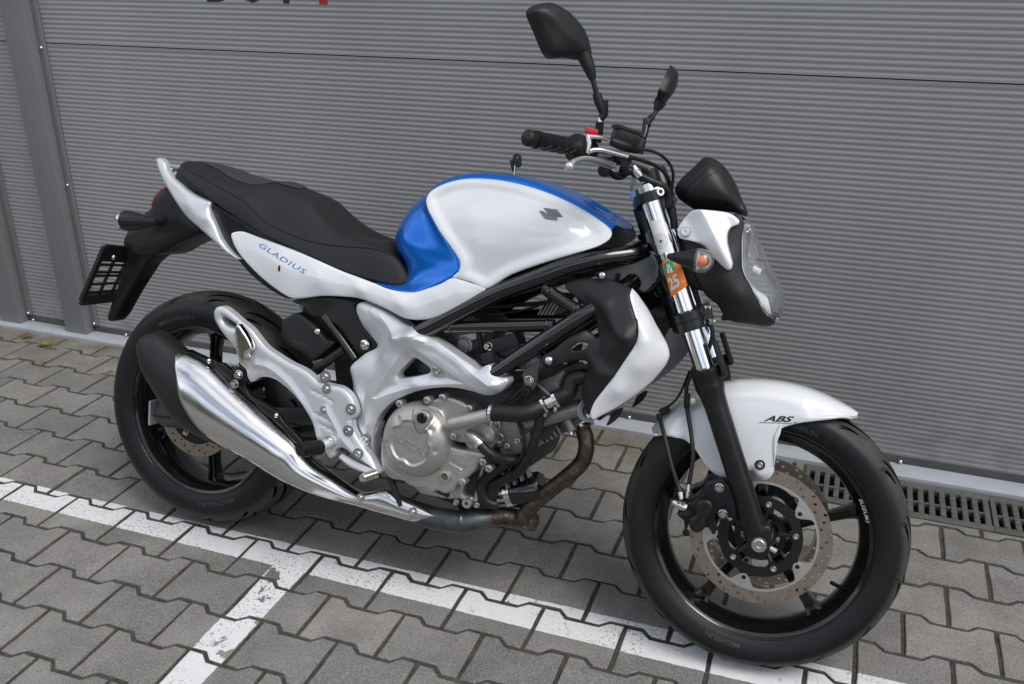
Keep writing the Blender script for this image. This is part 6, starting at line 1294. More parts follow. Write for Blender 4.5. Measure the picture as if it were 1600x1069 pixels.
# welds
for nm, i, r_ in (('tube_mid', 0, .0135), ('tube_mid', 2, .0135), ('tube_brace', 0, .0135), ('tube_brace', 2, .0135)):
    p_ = A3(T[nm][i]); q_ = A3(T[nm][1]); dd = (q_ - p_) / np.linalg.norm(q_ - p_)
    lathe('weld', 'black_gloss', bike, [(r_, -.004), (r_ + .0018, 0), (r_, .004)], p_ + dd * .016, dd, 18)
ht = A3([1.551, 0, 0]); ha = A3(AXD[:]); 
lathe('head_tube', 'black_gloss', bike, [(.030, .86), (.034, .87), (.034, .98), (.030, .99), (.030, 1.0)], ht, ha, 28)
panel('frame_gusset', 'black_gloss', bike, [(1.02, -.05, .82), (1.14, -.04, .87), (1.17, -.035, .80), (1.10, -.05, .76)], th=.01, edge=.004, h=.012)
sc1, sc2 = panel('side_cover', 'black_plastic', bike, T['side_cover'], th=.01, edge=.004, h=.007)
hexprof('side_cover_bolt', bike, pt('side_cover_bolt'), OUT, .0075, .006, 'zinc')
ab = panel('abs_unit', 'black_plastic', bike, T['abs_box'], mirror=False, th=.05, edge=.006, h=.007, keep='absbox')
side_text('abs_lettering', 'ABS', 'moulded_grey', ab, A3(T['abs_text'][0]) + A3([.01, 0, -.012]), A3(T['abs_text'][1]) + A3([-.012, 0, .006]), .012, ['absbox'], shear=.35)
hexprof('abs_bolt', bike, pt('abs_box_bolt'), OUT, .008, .008, 'zinc', kind='dome')
# swing arm
se = A3(T['swing_end'])
for sg in (-1, 1):
    P_ = A3([(-.085, sg * .112, .300), (.10, sg * .108, .318), (.30, sg * .10, .345), (.46, sg * .085, .375), (.56, sg * .07, .392)])
    V, F = tube_geo(P_, [.040, .038, .040, .044, .040], n=4, sub=4); 
    o = obj('swing_arm', V, F, 'black_satin', bike, 30); bv = o.modifiers.new('bevel', 'BEVEL'); bv.width = .006; bv.segments = 2
    if sg < 0:
        cap_, = [obj('axle_adjuster', *box_geo((-.104, -.113, .300), (.007, .048, .066), bev=.003), 'sill_metal', bike)]
tube('swing_arm_bridge', 'black_satin', bike, [(.36, -.09, .36), (.36, .09, .36)], .035, n=12, sub=1)
tube('rear_axle', 'zinc', bike, [(0, -.135, .312), (0, .135, .312)], .011, n=16, sub=1)
# rear shock
lathe('rear_shock', 'black_satin', bike, [(.02, 0), (.02, .05), (.03, .06), (.03, .07)], (.45, 0, .45), (-.15, 0, 1), 20)
# chain
lk = None
for k in range(34):
    x = .02 + .016 * k
    for zz, sl in ((.312 + .094, .03), (.312 - .094, .06)):
        if lk is None: lk = obj('chain_link', *box_geo((0, 0, 0), (.0150, .010, .011), bev=.002), 'alloy_dark', bike, 30); o = lk
        else: o = bpy.data.objects.new('chain_link', lk.data); COL.objects.link(o); o.parent = bike
        o.location = (x, .085 if k % 2 else .087, zz + sl * x)
obj('chain_guard', *box_geo((.14, .085, .43), (.26, .03, .012), Matrix.Rotation(R(-4), 3, 'Y'), .004), 'black_plastic', bike)

# ------------------------------------------------------------------ engine
ck = panel('crankcase', 'case_dark', bike, T['crankcase'], mirror=False, th=.20, edge=.02, h=.014, flat=True)
cb = panel('clutch_cover_base', 'alloy', bike, T['cover_base'], mirror=False, th=.05, edge=.006, h=.006, keep='cbase')
c0 = pt('clutch'); cc = c0[[0, 2]]
rimP = A3(T['clutch_rim']); shift = (c0[[0, 2]] - rimP[:, [0, 2]].mean(0)) * .5
rad = np.linalg.norm(rimP[:, [0, 2]] - rimP[:, [0, 2]].mean(0), axis=1).mean()
ccen = rimP[:, [0, 2]].mean(0) + shift
circ = [(ccen[0] + rad * .99 * math.cos(t), -.150, ccen[1] + rad * .99 * math.sin(t)) for t in np.linspace(0, 2 * np.pi, 48, endpoint=False)]
rec = crom(A3(T['clutch_recess'])[:, [0, 2]], 3, True)
def dome(p, d_):
    r_ = np.linalg.norm(p - ccen, axis=1) / rad
    hh = .046 * np.sqrt(np.maximum(0, 1 - np.clip((r_ - .42) / .58, 0, 1) ** 2.2))
    dr = dpoly(p, rec) * np.where(inpoly(p, rec), 1, -1)
    # four cast dimples round the recess
    for a_ in (128, 38, -8, -110, -170):
        q_ = ccen + rad * .70 * A3([math.cos(R(a_)), math.sin(R(a_))]); hh = hh - .0035 * np.exp(-(np.linalg.norm(p - q_, axis=1) / .006) ** 2)
    return hh - .0048 * smoothstep(dr / .0045 + .5) + .0016 * np.exp(-((dr + .0035) / .003) ** 2)
cl = panel('clutch_cover', 'alloy', bike, circ, mirror=False, th=.05, edge=.004, h=.0027, extra=dome, keep='clutch', smooth=60)
s0, s1, s2 = T['suzuki']
side_text('clutch_lettering', 'SUZUKI', 'alloy', cl, A3(s2) + A3([.002, 0, .001]), A3(s1) + A3([.0, 0, -.004]), .0135, ['clutch'], bold=.0, th=.0024)
panel('filler_boss', 'alloy', cl, [tuple(A3(p_) + A3([0, -.004, 0])) for p_ in T['oil_boss']], mirror=False, th=.02, edge=.003, h=.004)
oc = pt('oil_cap')
lathe('oil_filler_cap', 'black_satin', cl, [(.0120, 0), (.0120, .009), (.0105, .0105), (.0001, .0105)], oc + A3([0, .006, 0]), OUT, 28)
obj('cap_grip', *box_geo(oc + A3([0, -.0062, 0]), (.0035, .006, .019), bev=.001), 'black_satin', cl)
tube('lock_wire', 'black_gloss', cl, T['oil_wire'], .0009, n=6)
for k in ('cover_win1', 'cover_win2', 'cover_win3'):
    w_ = drape(A3(T[k]), ['cbase'], 0); 
    panel('cover_relief', 'alloy', cb, [tuple(v + A3([0, -.0015, 0])) for v in w_], mirror=False, th=.004, edge=.0015, h=.005)
sg_ = pt('sight')
lathe('sight_ring', 'alloy', cb, [(.0135, .004), (.0135, -.003), (.009, -.004), (.009, -.001)], sg_, (0, 1, 0), 30)
lathe('sight_glass', 'oil_glass', cb, [(.0095, .001), (.008, -.0014), (.0001, -.002)], sg_, (0, 1, 0), 30)
for p_ in T['cover_bolts']:
    lathe('bolt_boss', 'alloy', cb, [(.0085, .02), (.0085, -.002), (.007, -.003)], A3(p_), (0, 1, 0), 16)
    hexprof('cover_bolt', cb, A3(p_) + A3([0, -.002, 0]), OUT, .0052, .008, 'zinc', kind='hex')
pm_ = panel('water_pump_cover', 'alloy', bike, T['pump'], mirror=False, th=.05, edge=.006, h=.006)
ph0, ph1 = A3(T['pump_house']); phr = abs(ph1[0] - ph0[0]) * 1.25
pmh = lathe('water_pump_housing', 'alloy', bike, [(phr, .03), (phr, 0), (phr * .93, -.004), (phr * .80, -.004), (phr * .76, -.010), (phr * .5, -.013), (.0001, -.013)], ph0, (0, 1, 0), 40)
for p_ in T['case_bolts']:
    bs_ = lathe('bolt_boss', 'alloy_dark', bike, [(.008, .03), (.008, 0), (.0065, -.001)], A3(p_), (0, 1, 0), 16)
    hexprof('case_bolt', bs_, A3(p_) + A3([0, -.001, 0]), OUT, .005, .008, 'zinc', kind='hex')
tube('pipe_clip', 'zinc', bike, T['clip'], .0028, n=8, sub=2, flat=.5)
obj('engine_boss', *box_geo((.905, -.07, .43), (.10, .10, .09), Matrix.Rotation(R(-30), 3, 'Y'), .02), 'alloy_dark', bike)
for k in range(4): obj('case_rib', *box_geo((.885 + .016 * k, -.103, .335 + .012 * k), (.005, .02, .07), Matrix.Rotation(R(-25), 3, 'Y'), .0015), 'alloy_dark', bike)
ppi = A3(T['pump_pipe'])
tube('coolant_pipe', 'alloy', bike, ppi, .0158, n=24, sub=3)
lathe('pipe_end', 'alloy', bike, [(.0158, 0), (.0150, .006), (.011, .009), (.0001, .0095)], ppi[0], ppi[0] - ppi[1], 24)
tube('coolant_hose', 'hose', bike, T['hose1'], .0185, n=20)
tube('hose_joiner', 'zinc', bike, T['joiner'], .0135, n=20, sub=1)
tube('coolant_hose', 'hose', bike, T['hose2'], .0178, n=20)
cps = A3(T['clamps'])
for i in (0, 2, 4):
    dd = cps[i + 1] - cps[i]; dd /= np.linalg.norm(dd)
    cl_ = lathe('hose_clamp', 'zinc', bike, [(.0185, -.0035), (.0199, -.0035), (.0199, .0035), (.0185, .0035)], (cps[i] + cps[i + 1]) / 2, dd, 26, closed=True)
    obj('clamp_ear', *box_geo((cps[i] + cps[i + 1]) / 2 + A3([.004, -.008, -.021]), (.006, .004, .010), bev=.001), 'zinc', cl_)
tube('coolant_elbow', 'alloy', bike, T['elbow'], .0112, n=16)
lathe('hose_clamp', 'zinc', bike, [(.0118, -.004), (.0130, -.004), (.0130, .004), (.0118, .004)], A3(T['hose3'][0]), A3(T['hose3'][1]) - A3(T['hose3'][0]), 22, closed=True)
tube('coolant_hose', 'hose', bike, T['hose3'], .0118, n=16)
tube('coolant_hose', 'hose', bike, T['hose4'], .0108, n=16)
tube('coolant_hose', 'hose', bike, T['hose5'], .0112, n=16)
h4 = A3(T['hose4']); 
lathe('hose_band', 'hose', bike, [(.0115, -.007), (.0132, -.007), (.0132, .007), (.0115, .007)], h4[5] * .6 + h4[4] * .4, h4[5] - h4[4], 20, closed=True)
panel('sump', 'alloy', bike, T['sump'], mirror=False, th=.12, edge=.006, h=.008)
sl = pt('sump_lug'); lathe('sump_lug', 'alloy', bike, [(.0045, .02), (.0045, -.006), (.0105, -.006), (.0115, -.004), (.0115, .02)], sl, (0, 1, 0), 24)
for dx in (-.026, .026): hexprof('sump_bolt', bike, sl + A3([dx, -.002, -.001 + dx * .1]), OUT, .0052, .009, 'zinc', kind='hex')
tube('drain_pipe', 'alloy', bike, [(.838, -.115, .345), (.832, -.118, .29), (.828, -.118, .262)], .006, n=10)
fl = A3(T['filter']); fr_ = .036
lathe('filter_mount', 'zinc', bike, [(.024, -.03), (.024, -.004), (fr_, -.003), (fr_, .004), (fr_ - .002, .005), (fr_, .006), (fr_, .011)], fl[0], fl[2] - fl[0], 32)
lathe('oil_filter', 'black_gloss', bike, [(fr_ - .002, .011), (fr_ + .001, .014), (fr_ + .001, .075), (fr_ - .004, .083), (.0001, .085)], fl[0], fl[2] - fl[0], 36)
tube('exhaust_header', 'header_steel', bike, T['header'], .0182, n=22)
hd = A3(T['header'])
fg = lathe('header_flange', 'polished', bike, [(.021, 0), (.028, 0), (.028, .006), (.021, .006)], hd[0] + A3([0, 0, .002]), hd[0] - hd[1], 26, closed=True)
hexprof('flange_nut', fg, hd[0] + A3([-.022, -.016, -.004]), hd[1] - hd[0], .006, .012, 'zinc', kind='hex')
cl5 = A3(T['collector'])
tube('exhaust_collector', 'header_steel', bike, cl5[:4], [.022, .022, .022, .023], n=22)
tube('exhaust_pipe', 'collector_steel', bike, cl5[3:], [.023, .026, .027, .027, .027, .027], n=22)
lathe('pipe_seam', 'collector_steel', bike, [(.0265, -.004), (.0285, 0), (.0265, .004)], cl5[5], cl5[6] - cl5[5], 26)
# rear cylinder pipe and cylinders
ctb = A3(T['coolant_tube']); tube('thermostat_pipe', 'alloy_dark', bike, ctb, [.015, .016, .0175, .019], n=20)
cr3 = A3(T['coolant_ring']); lathe('thermostat_ring', 'sill_metal', bike, [(.017, -.004), (.0255, -.004), (.0255, .004), (.017, .004)], (cr3[0] + cr3[1] + cr3[2]) / 3 + A3([.004, -.004, .002]), (.75, -.6, .2), 30, closed=True)
stb = A3(T['stub']); tube('coolant_stub', 'alloy_dark', bike, stb, .0125, n=16, sub=1)
# front cylinder: finned barrel leaning forward with head
ax_f = A3([.80, 0, .60]); cf = A3([.86, 0, .42])
gg = []
yrot = Matrix.Rotation(-math.atan2(.60, .80), 3, 'Y')
for k in range(7): gg.append(box_geo(cf + ax_f * (.06 + .012 * k), (.006, .19, .135), yrot, .002))
gg.append(box_geo(cf + ax_f * .05, (.12, .15, .105), yrot, .01))
obj('front_cylinder', *join(*gg), 'alloy_dark', bike, 30)
bc = panel('cylinder_head_cover', 'alloy_dark', bike, T['barrel'], mirror=False, th=.14, edge=.008, h=.007)
for k in range(3):
    p_ = pt('barrel', 2) * (.75 - .18 * k) + pt('barrel', 8) * (.25 + .18 * k)
    tube('head_rib', 'alloy_dark', bc, [p_ + A3([-.028, -.006, -.010]), p_ + A3([.0, -.006, -.030])], .0032, n=8, sub=1)
obj('cylinder_head', *box_geo((1.00, 0, .52), (.12, .17, .10), Matrix.Rotation(R(-37), 3, 'Y'), .012), 'alloy_dark', bike)
obj('rear_cylinder', *box_geo((.70, 0, .60), (.12, .16, .20), Matrix.Rotation(R(35), 3, 'Y'), .012), 'alloy_dark', bike)
obj('air_box', *box_geo((.83, 0, .80), (.34, .20, .12), Matrix.Rotation(R(-15), 3, 'Y'), .03), 'black_plastic', bike)
obj('inner_guard', *box_geo((.47, 0, .47), (.12, .16, .22), Matrix.Rotation(R(-12), 3, 'Y'), .02), 'black_plastic', bike)
obj('battery_box', *box_geo((.42, 0, .63), (.22, .18, .14), Matrix.Rotation(R(8), 3, 'Y'), .02), 'black_plastic', bike)
panel('engine_bracket', 'rail_paint', bike, T['bracket_plate'], mirror=True, th=.006, edge=.0015, h=.008)
hexprof('bracket_nut', bike, pt('bracket_plate_bolts', 0), OUT, .0085, .010, 'zinc', kind='hex')
hexprof('bracket_rubber', bike, pt('bracket_plate_bolts', 1), OUT, .0095, .010, 'rubber_black', kind='cap')
col_ = A3(T['coil'])
co_ = col_.mean(0); ang = math.atan2(col_[1][2] - col_[0][2], col_[1][0] - col_[0][0])
il = obj('ignition_coil', *box_geo(co_, (.062, .05, .030), Matrix.Rotation(-ang, 3, 'Y'), .004), 'black_plastic', bike)
hexprof('coil_bolt', il, col_[0] + A3([-.010, -.012, -.002]), (-.4, -1, 0), .007, .012, 'zinc', kind='cap')
obj('coil_plug', *box_geo(co_ + A3([-.030, -.03, -.036]), (.026, .02, .022), Matrix.Rotation(R(-20), 3, 'Y'), .003), 'black_plastic', il)
th_ = A3(T['throttle_body'])
tbd = lathe('throttle_body', 'alloy_dark', bike, [(.020, 0), (.020, .03), (.014, .032), (.014, .036), (.0001, .036)], th_[0] + A3([0, .03, 0]), OUT, 26)
obj('throttle_lever', *box_geo(th_[1] + A3([0, .012, 0]), (.045, .02, .018), Matrix.Rotation(R(-22), 3, 'Y'), .004), 'alloy', tbd)
hexprof('throttle_screw', tbd, th_[3], OUT, .005, .008, 'zinc', kind='cap')
# cables and hoses inside the trellis
def lp(*p): return [A3(unit) for unit in p]
loom = [([(.76, -.10, .60), (.80, -.12, .585), (.86, -.12, .578), (.90, -.11, .585)], .006), ([(.79, -.11, .675), (.80, -.115, .63), (.81, -.11, .60)], .007),
        ([(.84, -.10, .66), (.83, -.105, .625), (.85, -.11, .60), (.88, -.11, .60)], .0045), ([(.78, -.09, .70), (.86, -.10, .715), (.95, -.09, .735), (1.05, -.07, .78)], .005),
        ([(.80, -.10, .685), (.90, -.11, .712), (.96, -.10, .742)], .003), ([(.93, -.13, .56), (.91, -.14, .53), (.88, -.14, .50)], .005), ([(.94, -.12, .57), (.925, -.125, .53), (.90, -.13, .49)], .004),
        ([(.95, -.13, .45), (.955, -.13, .40), (.93, -.12, .36)], .004), ([(.92, -.14, .47), (.94, -.145, .43), (.935, -.14, .39), (.91, -.13, .365)], .0045), ([(1.0, -.05, .74), (1.06, -.06, .74), (1.12, -.05, .72)], .006)]
for p_, r_ in loom: tube('cable', 'hose', bike, p_, r_, n=8)
tube('starter_red_wire', 'red', bike, T['red_wire'], .0016, n=8)
tube('orange_wire', 'amber', bike, [(.80, -.128, .580), (.812, -.128, .574), (.82, -.125, .570)], .0014, n=6)
tube('breather_hose', 'hose', bike, T['belt_hose'], .0105, n=14)
tube('stop_switch', 'black_plastic', bike, [(.60, -.13, .30), (.625, -.14, .262), (.65, -.14, .215)], [.006, .008, .005], n=10)
for k in range(5):     # spark plug side fins seen through the trellis
    obj('cylinder_fin', *box_geo((.935 + .008 * k, -.05, .725 + .001 * k), (.003, .09, .05), Matrix.Rotation(R(25), 3, 'Y')), 'alloy_dark', bike, 0)
# side stand
tube('side_stand', 'black_satin', bike, [(.60, .12, .26), (.66, .22, .10), (.69, .275, .075)], [.014, .012, .011], n=12)
obj('stand_foot', *box_geo((.692, .278, .0735), (.07, .035, .008), Matrix.Rotation(R(14), 3, 'X'), .003), 'black_satin', bike)

# ------------------------------------------------------------------ radiator and shrouds
rd = obj('radiator', *box_geo((1.125, 0, .62), (.035, .27, .24), Matrix.Rotation(R(20), 3, 'Y'), .006), 'black_plastic', bike)
gg = []
for k in range(46): gg.append(box_geo((1.1445, 0, .62 - .105 + .0046 * k), (.002, .25, .0014)))
V, F = join(*gg); V = (V - A3([1.125, 0, .62])) @ A3(Matrix.Rotation(R(20), 3, 'Y')).T + A3([1.125, 0, .62])
o = obj('radiator_fins', V, F, 'alloy_dark', rd, 0); o['kind'] = 'stuff'
shd, shd2 = panel('radiator_shroud', 'black_plastic', bike, T['shroud'], ctrl=T['shroud_c'], holes=[T['shroud_hole']], th=.005, edge=.004, h=.0065, smooth=60, relax=1, extra=lambda p, d_: sum(.007 * np.exp(-(dline(p, A3(T[k])[:, [0, 2]]) / .012) ** 2) for k in ('sr1', 'sr2')))
shw, shw2 = panel('shroud_trim', 'white_paint', bike, [tuple(A3(p_) + A3([0, -.002, 0])) for p_ in T['shroud_white']], ctrl=[tuple(A3(p_) + A3([0, -.002, 0])) for p_ in T['shroud_white_c']], th=.006, edge=.004, h=.007, smooth=60)
panel('shroud_tab', 'black_plastic', bike, T['shroud_tab'], th=.004, edge=.002, h=.008)
hexprof('shroud_bolt', bike, pt('bolt_big'), OUT, .010, .011, 'zinc', kind='dome')
hexprof('shroud_bolt', bike, pt('shroud_bolt'), OUT, .0085, .008, 'zinc', kind='dome')

# ------------------------------------------------------------------ front end (turned with the steering)
axl = A3([WB, 0, .300]); fd = A3([-math.sin(RK), 0, math.cos(RK)])
def fleg(s, y): return axl + fd * s + A3([0, y, 0])
for sg in (-1, 1):
    y = sg * .100
    leg = lathe('fork_leg', 'black_satin', bike, [(.0225, .020), (.0235, .030), (.0240, .29), (.0262, .318), (.0290, .330), (.0300, .338), (.0300, .362), (.0312, .364), (.0312, .374), (.0250, .3765), (.021, .3765)], axl + A3([0, y, 0]), fd, 40, matrix=ST)
    tb_ = lathe('fork_tube', 'fork_chrome', leg, [(.0205, .370), (.0205, .735)], axl + A3([0, y, 0]), fd, 48, keep='ftube' if sg < 0 else None)
    lathe('fork_cap', 'zinc', leg, [(.0200, .750), (.0200, .770), (.016, .774), (.010, .775), (.010, .788), (.0001, .789)], axl + A3([0, y, 0]), fd, 28)
    # axle clamp
    q_ = A3([1, 1, 1]); foot = [(WB - .020, y, .330), (WB + .014, y, .342), (WB + .024, y, .305), (WB + .020, y, .282), (WB, y, .272), (WB - .018, y, .280), (WB - .026, y, .305)]
    V, F = panel_geo([(a, -abs(b) - .019, c_) for a, b, c_ in foot], th=.038, edge=.006, h=.008)
    if sg > 0: V = V * [1, -1, 1]; F = [tuple(reversed(f)) for f in F]
    obj('axle_clamp', V, F, 'black_satin', leg, 40)
    hexprof('axle_bolt', leg, (WB, y + sg * .019, .3), (0, sg, 0), .0115, .006, 'zinc', kind='cap')
    tube('pinch_bolt', 'zinc', leg, [(WB + .022, y + sg * .012, .296), (WB + .036, y + sg * .016, .292)], .006, n=10, sub=1)
    # reflector bracket in front of the dust seal
    rfl = obj('reflector_bracket', *box_geo(fleg(.405, y) + A3([.042, sg * .004, -.002]), (.010, .036, .075), Matrix.Rotation(-RK, 3, 'Y'), .004), 'black_plastic', leg)
    tube('bracket_arm', 'black_plastic', leg, [fleg(.366, y) + A3([.026, 0, 0]), fleg(.375, y) + A3([.040, 0, 0]), fleg(.44, y) + A3([.038, 0, 0])], [.008, .007, .003], n=8)
# top and bottom yokes
def yoke(name, s, th, mt, ext):
    V = []; ol = []
    for t in np.linspace(0, 2 * np.pi, 48, endpoint=False):
        yv = .131 * math.sin(t); xv = .033 * math.cos(t)
        if abs(yv) > .1: 
            dy = abs(yv) - .1; xv = math.copysign(math.sqrt(max(0, .0315 ** 2 - dy ** 2)), math.cos(t))
        else: xv = math.copysign(.030 + (.0 if math.cos(t) > 0 else .022 * (1 - abs(yv) / .1)), math.cos(t))
        ol.append((xv, yv))
    fx = A3([math.cos(RK), 0, math.sin(RK)]); V = []
    for k, (e, sc_) in enumerate(((-.5, .95), (-.42, 1), (.42, 1), (.5, .95))):
        for xv, yv in ol: V.append(axl + fd * (s + e * th) + fx * xv * sc_ + A3([0, yv * sc_, 0]))
    n_ = len(ol); F = grid_faces(4, n_, False, True) + [tuple(range(n_)), tuple(range(3 * n_, 4 * n_))]
    return obj(name, V, F, mt, bike, 35, matrix=ST)
ty = yoke('top_yoke', .744, .022, 'black_satin', 0); lyk = yoke('bottom_yoke', .478, .042, 'black_satin', 0)
lathe('clamp_groove', 'gap_black', lyk, [(.0322, -.0012), (.0322, .0012)], fleg(.478, -.1), fd, 40)
hexprof('yoke_bolt', ty, pt('top_clamp', 2), (.55, -.8, .25), .009, .012, 'zinc', kind='cap')
for k, s in enumerate((.495, .466)): hexprof('yoke_bolt', lyk, fleg(s, -.078) + A3([.036, -.004, .014]), (1, -.3, 0), .006, .012, 'zinc', kind='hex')
lathe('stem_nut', 'zinc', ty, [(.016, .76), (.016, .775), (.0001, .776)], axl + A3([-.033, 0, -.015]), fd, 6)
tube('steering_stem', 'black_satin', bike, [axl + fd * .47 + A3([-.032, 0, -.014]), axl + fd * .74 + A3([-.032, 0, -.014])], .02, n=16, sub=1, matrix=ST)
# ---- decals wrapped round the right fork tube
fx = A3([math.cos(RK), 0, math.sin(RK)])
def ftube_pt(s, ang, r=.0208):         # ang: 0 = outwards (-y), positive towards the front
    return axl + fd * s + A3([0, -.1, 0]) + r * (math.cos(ang) * A3([0, -1, 0]) + math.sin(ang) * fx)
def wrap(name, mt, s0, s1, a0, a1, r, parent, n=18, skew=0):
    V = []
    for s in np.linspace(s0, s1, 6):
        for a in np.linspace(a0, a1, n): V.append(ftube_pt(s + skew * (a - a0), a, r))
    return obj(name, V, grid_faces(6, n), mt, parent, 60)
legs = [o for o in bike.children if o.name.startswith('fork_leg')]
rleg = legs[0]
dS = [(A3(p_) - axl) @ fd for p_ in T['decal25']]
st25 = wrap('toll_sticker', 'orange_print', .535, .607, -.95, 1.25, .0209, rleg, skew=.006)
wrap('sticker_green_field', 'green_print', .580, .603, -.75, .35, .0211, rleg, skew=.006)
def wrap_text(name, s_, mt, sc_, ac, h_, r, parent, bold=.02, wd=None):
    V, F = text_geo(s_, 1, 0, 0, bold); V = V - V.min(0); V = V / V[:, 1].max() * h_
    if wd: V[:, 0] *= wd / V[:, 0].max()
    V[:, 0] -= V[:, 0].max() / 2; V, F = refine(V, F, .003)
    W = [ftube_pt(sc_ + v[1] + .006 * (v[0] / r), ac + v[0] / r, r) for v in V]
    return obj(name, W, F, mt, parent, 0)
wrap_text('sticker_number', '25', 'white_print', .549, -.20, .0265, .0212, rleg, .03, .024)
# motorway pictogram: two tapering lanes and a bridge
def lane(s0, s1, w0, w1, a): 
    V = [ftube_pt(s0, a - w0), ftube_pt(s0, a + w0), ftube_pt(s1, a + w1), ftube_pt(s1, a - w1)]; V = [A3(v) for v in V]
    V = [ftube_pt(s0, a - w0, .0213), ftube_pt(s0, a, .0213), ftube_pt(s0, a + w0, .0213), ftube_pt(s1, a + w1, .0213), ftube_pt(s1, a, .0213), ftube_pt(s1, a - w1, .0213)]
    return V, [(0, 1, 4, 5), (1, 2, 3, 4)]
obj('sticker_motorway', *join(lane(.583, .593, .13, .09, -.36), lane(.583, .593, .13, .09, -.04), lane(.594, .601, .07, .04, -.27), lane(.594, .601, .07, .04, -.10), lane(.5935, .5947, .36, .36, -.19)), 'white_print', rleg, 0)
wrap_text('sticker_side_text', 'A 25', 'white_print', .556, .72, .004, .0212, rleg, .01)
# round inspection disc
isp = wrap('inspection_sticker', 'white_print', .625, .695, -.85, .55, .0209, rleg)
gg = []
def arc_ring(s_c, a_c, r0, r1, n=36):
    V = []
    for t in np.linspace(0, 2 * np.pi, n, endpoint=False):
        for rr in (r0, r1): V.append(ftube_pt(s_c + rr * math.cos(t), a_c + rr * math.sin(t) / .021, .0212))
    return A3(V), grid_faces(n, 2, True, False)
for r0, r1 in ((.0148, .0153), (.0105, .0109), (.0058, .0062), (.0001, .0034)): gg.append(arc_ring(.650, -.16, r0, r1))
for k in range(12):
    t = 2 * math.pi * k / 12; V = []
    for rr in (.006, .0150):
        for dt in (-.018, .018): V.append(ftube_pt(.650 + rr * math.cos(t + dt * .01 / rr), -.16 + rr * math.sin(t + dt * .01 / rr) / .021, .0212))
    gg.append((A3(V), [(0, 1, 3, 2)]))
obj('inspection_print', *join(*gg), 'grey_print', rleg, 0)

# ---- front mudguard
fe, ft = A3(T['fender_edge']), A3(T['fender_top'])
ftr = resample(crom(ft, 6), len(fe))
# centre line angles spread to follow the lower edge
pol = lambda P: (np.hypot(P[:, 0] - WB, P[:, 2] - .3), np.arctan2(P[:, 2] - .3, P[:, 0] - WB))
re_, te = pol(fe); rt, tt = pol(ftr)
tmono = te.copy()
for i in range(1, len(tmono)): tmono[i] = min(tmono[i], tmono[i - 1] - .012)
tmono = np.interp(np.arange(len(tmono)), [0, len(tmono) - 1], [tt[0], tt[-1]]) * .35 + tmono * .65
ci = np.argsort(tt); rc_ = np.interp(tmono, tt[ci], rt[ci])
rc_ = .5 * rc_ + .5 * .3235
def cyl(r, t, y): return np.stack([WB + r * np.cos(t), np.full(len(t), y) if np.isscalar(y) else y, .3 + r * np.sin(t)], 1)
tip = np.ones(len(fe)); tip[-1] = .35; tip[-2] = .75; tip[0] = .8
ctrf = cyl(rc_, tmono, 0.0)
c1 = cyl(rc_ - .003, tmono, -.030 * tip); c2 = cyl(rc_ - .014, tmono, -.052 * tip); c3 = cyl(rc_ - .030, tmono, -.0655 * tip)
edg = fe.copy(); edg[:, 1] = -.0690 * tip
c3[0] = .6 * edg[0] + .4 * c2[0]; c3[-1] = .6 * edg[-1] + .4 * c2[-1]; c3[-2] = .5 * edg[-2] + .5 * c2[-2]; c3[-3] = .5 * edg[-3] + .5 * c2[-3]; c3[-4] = .6 * c3[-4] + .4 * edg[-4]
c4 = .45 * edg + .55 * c3; c4[:, 1] = -.0700 * tip
ff = loft('front_fender', 'white_paint', bike, [edg, c4, c3, c2, c1, ctrf], 4, 4, True, th=.003, matrix=ST, keep='fender', smooth=60)
fb = pt('fender_bolt'); v = drape([fb], ['fender'], 0)[0]
lathe('bolt_grommet', 'black_plastic', ff, [(.0105, .002), (.0105, -.002), (.006, -.0025)], v, (0, 1, 0), 24)
hexprof('fender_bolt', ff, v + A3([0, -.001, 0]), OUT, .0065, .005, 'zinc')
a0, a1, a2 = [A3(x) for x in T['abs_decal']]
dv = a1 - a0
side_text('abs_lettering', 'ABS', 'dark_print', ff, a2 + A3([.001, 0, .0040]), a2 + A3([.062, 0, .0122]), .0125, ['fender'], shear=.5, bold=.03)
q_ = [A3(a2) + A3([-.010, 0, -.0006]), A3(a2) + A3([.058, 0, .0085]), A3(a2) + A3([.058, 0, .0095]), A3(a2) + A3([-.004, 0, .0014])]
W, F = refine(A3(q_), [(0, 1, 2, 3)], .006); obj('abs_underline', drape(W, ['fender'], .0006), F, 'dark_print', ff, 0)
for k in range(3):
    c_ = A3(a2) + A3([.060 + .0035 * k, 0, .0105 + .0004 * k]); W = A3([c_ + A3([0, 0, 0]), c_ + A3([.0022 - .0005 * k, 0, 0]), c_ + A3([.0027 - .0005 * k, 0, .0022]), c_ + A3([.0005, 0, .0022])])
    obj('abs_dot', drape(W, ['fender'], .0006), [(0, 1, 2, 3)], 'dark_print', ff, 0)

# ---- caliper and brake lines
cbd = A3(T['caliper_body'])
V, F = panel_geo([(x, y, z) for x, y, z in T['caliper_body']], th=.06, edge=.006, h=.006)
cal = obj('brake_caliper', V, F, 'black_satin', bike, 40, matrix=ST)
cal2 = obj('brake_caliper', V * [1, -1, 1], [tuple(reversed(f)) for f in F], 'black_satin', bike, 40, matrix=ST)
cp_ = A3(T['caliper'])
V, F = panel_geo([tuple(p_) for p_ in cp_], th=.035, edge=.004, h=.005); 
BVH['calcap'] = BVHTree.FromPolygons([tuple(v) for v in V], F)
obj('piston_cover', V, F, 'black_satin', cal, 40)
s_a, s_b = cp_[11] * .72 + cp_[3] * .28, cp_[11] * .18 + cp_[3] * .82
side_text('caliper_lettering', 'TOKICO', 'black_gloss', cal, cp_.mean(0) + A3([-.006, 0, -.026]), cp_.mean(0) + A3([.014, 0, .026]), .0065, ['calcap'])
